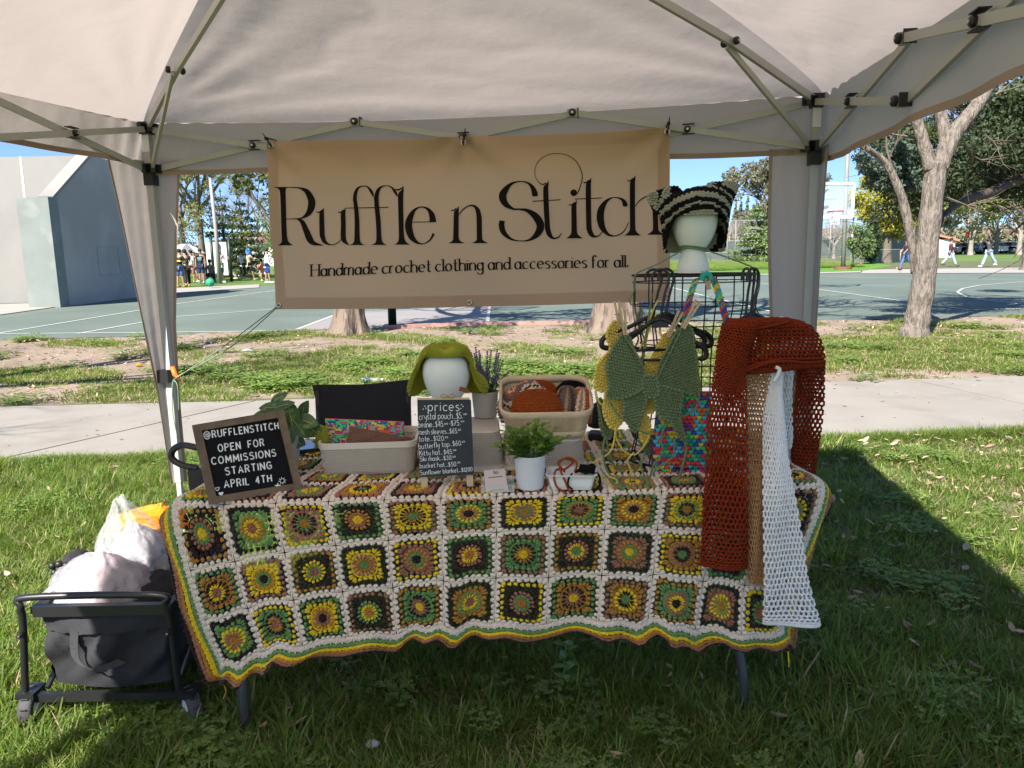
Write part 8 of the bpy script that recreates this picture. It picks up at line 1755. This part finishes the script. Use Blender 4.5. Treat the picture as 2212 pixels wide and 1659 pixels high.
def car(px, y, cm, label, ang=0.0):
    p = onf(px, y); t = thing('parked_car', p, label, 'car', 'cars parked along the far side of the field'); c_, s_ = math.cos(ang), math.sin(ang); A = np.array([[c_, s_, 0], [-s_, c_, 0], [0, 0, 1]])
    def prism(P, y0, y1): return np.array([[x, y0, z] for x, z in P] + [[x, y1, z] for x, z in P]) @ A + p
    B = [(-2.2, .35), (-2.25, .75), (-2.1, .95), (-1.3, 1.0), (1.1, 1.0), (2.0, .85), (2.25, .6), (2.2, .35)]; n = len(B); mb = MB(); mb.add(prism(B, -.85, .85), [list(range(n))[::-1], list(range(n, 2 * n))] + [(i, (i + 1) % n, n + (i + 1) % n, n + i) for i in range(n)]); mk('body', mb, cm, t)
    C = [(-1.6, 1.0), (-1.1, 1.45), (.5, 1.45), (1.15, 1.0)]; mb = MB(); mb.add(prism(C, -.72, .72), [(3, 2, 1, 0), (4, 5, 6, 7), (0, 1, 5, 4), (1, 2, 6, 5), (2, 3, 7, 6)]); cb = mk('cabin', mb, m_win, t); C = [(-1.05, 1.44), (-1.0, 1.5), (.4, 1.5), (.5, 1.44)]; mb = MB(); mb.add(prism(C, -.72, .72), [(3, 2, 1, 0), (4, 5, 6, 7), (0, 1, 5, 4), (1, 2, 6, 5), (2, 3, 7, 6)]); mk('roof', mb, cm, t)
    for x in (-1.4, 1.4):
        for yy in (-.82, .82): q = V(x, yy, .34) @ A + p; mb = MB(); mb.lathe([(.0001, -.1), (.2, -.11), (.34, -.09), (.34, .09), (.2, .11), (.0001, .1)], q, 14, ax=(A[0], V(0, 0, 1), A[1])); mk('wheel', mb, m_rub, t, True)
for i, (px, y, col, lab) in enumerate(((2056, 104, (.5, .5, .52), 'silver'), (2082, 105, (.62, .62, .62), 'white'), (2103, 104, (.05, .07, .14), 'dark blue'), (2125, 105, (.35, .36, .38), 'grey'), (2150, 104, (.6, .6, .6), 'white'), (2176, 105, (.06, .09, .16), 'navy'), (2203, 104, (.4, .42, .46), 'pale grey'), (2232, 105, (.03, .03, .035), 'black'))):
    car(px, y, mat('car_paint_%s' % lab.replace(' ', '_'), col, .3), '%s parked car %s' % (lab, ('near the low white building', 'left of the stop sign', 'behind the walker with the raised arms', 'between the dark blue and white cars', 'in front of the white gabled house', 'second from the right frame edge', 'next to the navy car', 'at the far right edge')[i]))
p = onf(2087, 101); sg = thing('stop_sign', p, 'red octagonal sign on a thin post among the parked cars', 'sign'); mb = MB(); mb.tube([p, p + V(0, 0, 2.4)], .04, 6); mk('post', mb, m_galv, sg); mb = MB(); mb.lathe([(.0001, 0), (.42, 0), (.42, .03), (.0001, .03)], p + V(0, -.05, 2.5), 8, ax=(V(1, 0, 0), V(0, 0, 1), V(0, -1, 0))); mk('sign_plate', mb, m_rim, sg)

# ------------------------------------------------------------------ people
SKN = [mat('skin_%s' % n, c, .6) for n, c in (('light', (.50, .30, .21)), ('tan', (.36, .20, .13)), ('brown', (.22, .12, .075)))]
def cm_(n, c): return mat('cloth_' + n, c, .85, .08, 6)
def skin_mesh(name, P, E, R, m, par, root=0, sub=1):
    org = V(*wloc(par)); me = bpy.data.meshes.new(name); me.from_pydata([tuple(np.asarray(p) - org) for p in P], E, []); me.materials.append(m); o = bpy.data.objects.new(name, me); link(o); o.parent = par
    md = o.modifiers.new('skin', 'SKIN'); md.use_smooth_shade = True
    for i, r in enumerate(R): me.skin_vertices[0].data[i].radius = (r, r) if np.isscalar(r) else r; me.skin_vertices[0].data[i].use_root = (i == root)
    s_ = o.modifiers.new('smooth', 'SUBSURF'); s_.levels = sub; s_.render_levels = sub; return o
def person(px, py, y, H, face, label, pose=None, top=None, bottom=None, shorts=False, sleeves='short', skin=0, hair=(.02, .015, .01), shoes=(.5, .5, .5), hood=None, group=None, bald=False, crouch=False, longhair=False):
    """px, py of the feet in the picture, y their depth; face = heading (0 = towards the viewer)"""
    b = gz(px, py) if y is None else V(*(onf(px, y))); s = H / 1.75; cf, sf = math.sin(face), -math.cos(face); f = V(cf, sf, 0); r_ = V(-sf, cf, 0) * 1.0    # forward, right-hand side
    t = thing('person', b, label, 'person', group); Z = V(0, 0, 1); po = dict(la=(.1, .0), ra=(.1, .0), le=.2, re=.2, ll=0, rl=0, lk=.02, rk=.02, lean=0); po.update(pose or {})
    q = lambda a, l, z: b + (f * a + r_ * l + Z * z) * s
    hipz = .93 if not crouch else .42; ln = po['lean']
    pel = (0, 0, hipz); ch = (ln * .30, 0, hipz + .30); sh = (ln * .48, 0, hipz + .48); nk = (ln * .56, 0, hipz + .57); hd = (ln * .62 + .02, 0, hipz + .70); ht = (ln * .64 + .02, 0, hipz + .80)
    def leg(side, sw, bend):
        hx = side * .09
        if crouch: return [(0, hx, hipz), (.40, side * .16, hipz + .04), (.30, side * .15, .08), (.42, side * .15, .04)]
        k = (math.sin(sw) * .45 + bend * .12, hx * 1.05, hipz - .45 * math.cos(sw)); a2 = sw - bend; an = (k[0] + math.sin(a2) * .43, hx * 1.1, max(.08, k[2] - .43 * math.cos(a2))); return [(0, hx, hipz - .02), k, an, (an[0] + .13, an[1], an[2] - .045)]
    def arm(side, swing, el, raise_=0.0):
        s0 = (sh[0], side * .19, sh[2]); e = (s0[0] + math.sin(swing) * .27, side * (.24 + .1 * abs(raise_)), s0[2] - .27 * math.cos(swing)); w = (e[0] + math.sin(swing + el) * .24, side * (.25 - .12 * el), e[2] - .24 * math.cos(swing + el)); return [s0, e, w, (w[0] + math.sin(swing + el) * .08, w[1], w[2] - math.cos(swing + el) * .08)]
    LL, RL, LA_, RA_ = leg(-1, po['ll'], po['lk']), leg(1, po['rl'], po['rk']), arm(-1, po['la'][0], po['le'], po['la'][1]), arm(1, po['ra'][0], po['re'], po['ra'][1])
    J = [pel, ch, sh, nk, hd, ht] + LL + RL + LA_ + RA_; P = [q(*j) for j in J]; E = [(0, 1), (1, 2), (2, 3), (3, 4), (4, 5), (0, 6), (6, 7), (7, 8), (8, 9), (0, 10), (10, 11), (11, 12), (12, 13), (2, 14), (14, 15), (15, 16), (16, 17), (2, 18), (18, 19), (19, 20), (20, 21)]
    R = [.11, .115, .10, .05, .085, .07] + [.085, .058, .038, .035] * 2 + [.05, .038, .028, .030] * 2; skin_mesh('body', P, E, [x * s for x in R], SKN[skin], t)
    def sub(name, idx, ed, rad, m): 
        mp = {v: i for i, v in enumerate(idx)}; return skin_mesh(name, [P[i] if not isinstance(i, tuple) else q(*i) for i in idx], [(mp[a], mp[b_]) for a, b_ in ed], [x * s for x in rad], m, t)
    lerp = lambda a, b_, k: tuple(a[i] * (1 - k) + b_[i] * k for i in range(3))
    if top is not None:
        ends = {'none': 0.12, 'short': .75, 'long': 1.0}[sleeves]; idx = [0, 1, 2, 14, 18]; ed = [(0, 1), (1, 2), (2, 14), (2, 18)]; rad = [.135, .14, .125, .07, .07]; low = (0, 0, hipz - .07); idx.append(low); ed.append((low, 0)); rad.append(.135)
        for s0, e, w, A in ((14, 15, 16, LA_), (18, 19, 20, RA_)):
            if sleeves == 'long': idx += [e, w]; ed += [(s0, e), (e, w)]; rad += [.055, .042]
            elif sleeves == 'short': m_ = lerp(A[0], A[1], .8); idx.append(m_); ed.append((s0, m_)); rad.append(.062)
        sub('shirt', idx, ed, rad, top)
    if bottom is not None:
        idx = [0, 6, 10]; ed = [(0, 6), (0, 10)]; rad = [.13, .105, .105]
        for h_, k_, a_, L_ in ((6, 7, 8, LL), (10, 11, 12, RL)):
            if shorts: m_ = lerp(L_[0], L_[1], .96); idx.append(m_); ed.append((h_, m_)); rad.append(.088)
            else: m_ = lerp(L_[1], L_[2], .96); idx += [k_, m_]; ed += [(h_, k_), (k_, m_)]; rad += [.082, .085]
        sub('shorts' if shorts else 'trousers', idx, ed, rad, bottom)
    sm = cm_('shoe_%d' % int(shoes[0] * 100 + shoes[2] * 7), shoes)
    for L_ in (LL, RL):
        an, to = q(*L_[2]), q(*L_[3]); mb = MB(); d_ = nrm(V(to[0] - an[0], to[1] - an[1], 0) + 1e-6); c = (an + to) / 2 - Z * .012 * s; mb.ell(c + d_ * .02 * s, (.15 * s, .055 * s, .05 * s), 10, 7, ax=(d_, np.cross(Z, d_), Z)); mk('shoe', mb, sm, t, True)
    hc = q(hd[0], 0, hd[2] + .045)
    if hood is not None: mb = MB(); mb.ell(hc + V(0, 0, -.05) - f * .03, (.16 * s, .15 * s, .24 * s), 14, 10); mk('hood', mb, hood, t, True)
    elif not bald:
        hm = mat('hair_%d' % int(hair[0] * 1000), hair, .7); mb = MB(); mb.ell(hc + Z * .03 - f * .022, (.105 * s, .105 * s, .11 * s), 12, 8); 
        if longhair: mb.ell(hc - f * .06 - Z * .10, (.09 * s, .09 * s, .17 * s), 10, 8)
        mk('hair', mb, hm, t, True)
    mb = MB(); mb.ell(q(hd[0] + .095, 0, hd[2] + .0), .014 * s, 6, 5); mk('nose', mb, SKN[skin], t, True)
    return t, q, P
W = cm_('white', (.62, .62, .64)); BLK = cm_('black', (.018, .018, .02)); GRY = cm_('grey', (.17, .17, .18)); NAV = cm_('navy', (.02, .035, .12)); ROY = cm_('royal_blue', (.03, .06, .42)); KHA = cm_('khaki', (.33, .27, .19)); BGE = cm_('beige', (.50, .36, .24)); SKY = cm_('sky_blue', (.10, .25, .62)); DNM = cm_('denim', (.06, .12, .27)); LDN = cm_('light_denim', (.33, .42, .55)); MAR = cm_('maroon', (.09, .02, .03)); DGR = cm_('charcoal', (.06, .06, .065)); PNK = cm_('dusty_red', (.32, .12, .12)); LGR = cm_('light_grey', (.42, .42, .43))
GP = 'people gathered at the far left end of the court'
R90 = math.pi / 2
t_, q_, _ = person(391, 620, None, 1.80, math.pi - .4, 'person in a black shirt with a yellow chest band and blue shorts over tights', dict(la=(.3, 0), ra=(.4, 0), le=.5, re=.6, ll=.12, rl=-.1, lean=.12), BLK, DNM, True, 'short', 1, shoes=(.7, .25, .1), group=GP)
mb = MB(); mb.box(q_(-.01, -.05, 1.22), (.22, .30, .07)); mk('yellow_band', mb, mat('yellow_print', (.7, .5, .05), .8), t_)
t_, q_, _ = person(406, 618, None, 1.78, math.pi + .5, 'person leaning forward in a black jersey numbered 16', dict(lean=.55, la=(.9, 0), ra=(.9, 0), le=.3, re=.3, ll=.2, rl=-.2, rk=.3), BLK, BLK, False, 'short', 1, shoes=(.7, .3, .12), group=GP)
bk = q_(.05, 0, 1.28); write(t_, '16', lambda x, y: V(bk[0] - .16 + x, bk[1] - .22, bk[2] - .1 + y), 0, 0, .26, .05, mat('pale_blue_print', (.5, .7, .8), .8), .3, name='number')
person(417, 614, None, 1.76, -.8, 'person in a white tee and dusty red shorts half hidden behind the jersey number 16', dict(ll=.25, rl=-.3, rk=.4, la=(.3, 0), ra=(-.2, 0)), W, PNK, True, 'short', 1, group=GP)
person(424, 610, None, 1.74, .3, 'bearded person in a sleeveless top and pale grey shorts beside the umbrella pole', dict(la=(.5, 0), ra=(.5, 0), le=1.2, re=1.2, lean=.15), GRY, LGR, True, 'none', 1, group=GP)
t_, q_, _ = person(437, 612, None, 1.82, .15, 'broad person in a dark sleeveless shirt with pale lettering and navy shorts', dict(la=(.05, 0), ra=(.05, 0)), cm_('ink_blue', (.012, .02, .035)), NAV, True, 'none', 1, group=GP)
c = q_(.15, 0, 1.32); mb = MB(); mb.box(c, (.22, .02, .05)); mk('chest_print', mb, mat('teal_print', (.2, .5, .5), .8), t_); mb = MB(); mb.box(c - V(0, 0, .1), (.18, .02, .035)); mk('chest_print', mb, mat('teal_print', (.2, .5, .5), .8), t_)
person(457, 610, None, 1.75, .2, 'person crouching in a grey shirt, black trousers and cap', dict(la=(.8, 0), ra=(.8, 0), le=.7, re=.7, lean=.2), cm_('warm_grey', (.2, .18, .17)), BLK, False, 'long', 1, crouch=True, group=GP)
person(479, 611, None, 1.84, 1.0, 'bald person in a white tee and grey shorts holding a sheet of paper', dict(la=(.45, 0), ra=(.45, 0), le=1.1, re=1.1), W, GRY, True, 'short', 0, bald=True, shoes=(.7, .7, .7), group=GP)
t_, q_, _ = person(497, 607, None, 1.76, -1.3, 'person walking with a white towel over the head, blue jersey and khaki trousers', dict(ll=.45, rl=-.4, rk=.3, la=(.6, 0), ra=(-.3, 0), le=.6, re=.3), ROY, KHA, False, 'none', 1, hood=W, group=GP)
person(525, 603, None, 1.76, math.pi, 'person seen from behind in a white shirt and black trousers left of the blue hood', dict(ll=.35, rl=-.3, rk=.7), W, BLK, False, 'short', 1, shoes=(.7, .7, .7), group=GP)
person(541, 605, None, 1.80, 2.3, 'person under a sky blue hood in a beige top and black shorts', dict(ll=.25, rl=-.25, rk=.25, la=(.7, 0), ra=(.7, 0), le=.9, re=.9), BGE, BLK, True, 'short', 1, hood=SKY, shoes=(.7, .7, .7), group=GP)
person(579, 612, None, 1.80, 2.0, 'person in a white long sleeved shirt and royal blue shorts at the banner edge', dict(ll=.12, rl=-.1, lean=.05), W, cm_('deep_blue', (.02, .05, .25)), True, 'long', 1, shoes=(.7, .7, .7), group=GP)
person(567, 607, None, 1.70, .6, 'person in orange crouching beside the royal blue shorts', dict(la=(.8, 0), ra=(.8, 0)), cm_('orange', (.6, .2, .08)), LGR, True, 'short', 0, crouch=True, group=GP)
person(512, 596, None, 1.75, 0, 'dark dressed person standing far back between the walkers', {}, BLK, BLK, False, 'long', 1, group=GP)
# umbrella stuck in the ground
uc = gz(408, 612); ub = thing('umbrella', uc, 'grey and white sun umbrella over the group at the left', 'umbrella'); mb = MB(); mb.tube([uc, uc + V(0, 0, 2.15)], .025, 6); mk('pole', mb, m_bk, ub); c = at(403, 527, uc[1]); tl = .18
for k in range(8):
    G = []
    for i in range(5):
        r_ = .92 * i / 4; row = []
        for j in range(4): a = (k + j / 3) * math.pi / 4; rr = r_ * (1 - .05 * math.sin(j / 3 * math.pi)); x, y, z = rr * math.cos(a), rr * math.sin(a), -.36 * (i / 4) ** 1.7; row.append(c + V(x * math.cos(tl) - z * math.sin(tl), y, z * math.cos(tl) + x * -math.sin(tl) + .0))
        G.append(row)
    mb = MB(); mb.grid(np.array(G)); mk('canopy_panel', mb, W if k % 2 else GRY, ub, True)
# gear beside the group
mb = crumple(gz(454, 610, .28), (.2, .18, .2), 6., None, (24, 14), .3); tag(mk('green_bag', mb, mat('green_bag_cloth', (.02, .28, .14), .6), None, True), 'bright green bag on the ground beside the crouching person', 'bag')
for i, (px, lab) in enumerate(((459, 'dark green sign post left of the floodlight pole'), (497, 'dark green sign post right of the floodlight pole'))):
    p = onf(px, 45); mb = MB(); mb.tube([p, p + V(0, 0, 2.6)], .09, 8); tag(mk('sign_post', mb, m_gpost, None, True), lab, 'post')
p = onf(469, 45.5); mb = MB(); mb.box(p + V(0, 0, 1.3), (1.2, .06, 1.9)); tag(mk('notice_board', mb, m_hwh, None), 'white notice board between the two dark green posts', 'board')
# walkers at the right
GW = 'people walking along the right side of the court'
t_, q_, _ = person(1957, 582, None, 1.70, -1.35, 'person with long dark hair in a navy top and blue flared jeans dribbling a ball', dict(ll=.42, rl=-.38, rk=.5, la=(.3, 0), ra=(.5, 0), le=.5, re=.3, lean=.1), cm_('dark_navy', (.02, .025, .05)), DNM, False, 'short', 1, longhair=True, shoes=(.7, .7, .7), group=GW)
b_ = gz(1944, 584, .12); mb = MB(); mb.ell(b_ + V(0, 0, .12), .13, 16, 10); tag(mk('basketball', mb, mat('brown_rubber_ball', (.12, .07, .06), .7), None, True), 'brown basketball bouncing beside the person in flared jeans', 'ball')
t_, q_, _ = person(2051, 577, None, 1.74, 1.4, 'person in a maroon shirt and pale jeans carrying a black jacket', dict(ll=.4, rl=-.45, rk=.25, la=(-.2, 0), ra=(.7, 0), le=.5, re=.8), MAR, LDN, False, 'long', 1, shoes=(.05, .05, .05), group=GW)
mb = MB(); mb.tube(catmull([q_(.05, .2, 1.35), q_(.15, .25, 1.15), q_(.35, .25, 1.0), q_(.6, .25, .92)], 5), [.12] * 6 + [.15] * 5 + [.1] * 4 + [.06], 8); tag(mk('black_jacket', mb, BLK, None, True), 'black jacket carried by the person in maroon', 'jacket')
person(2134, 578, None, 1.78, -1.4, 'person in a grey sweater with both arms raised and wide pale jeans', dict(ll=.4, rl=-.5, rk=.2, la=(2.3, .3), ra=(2.4, .5), le=.9, re=.7), DGR, LDN, False, 'long', 1, shoes=(.7, .7, .7), group=GW)
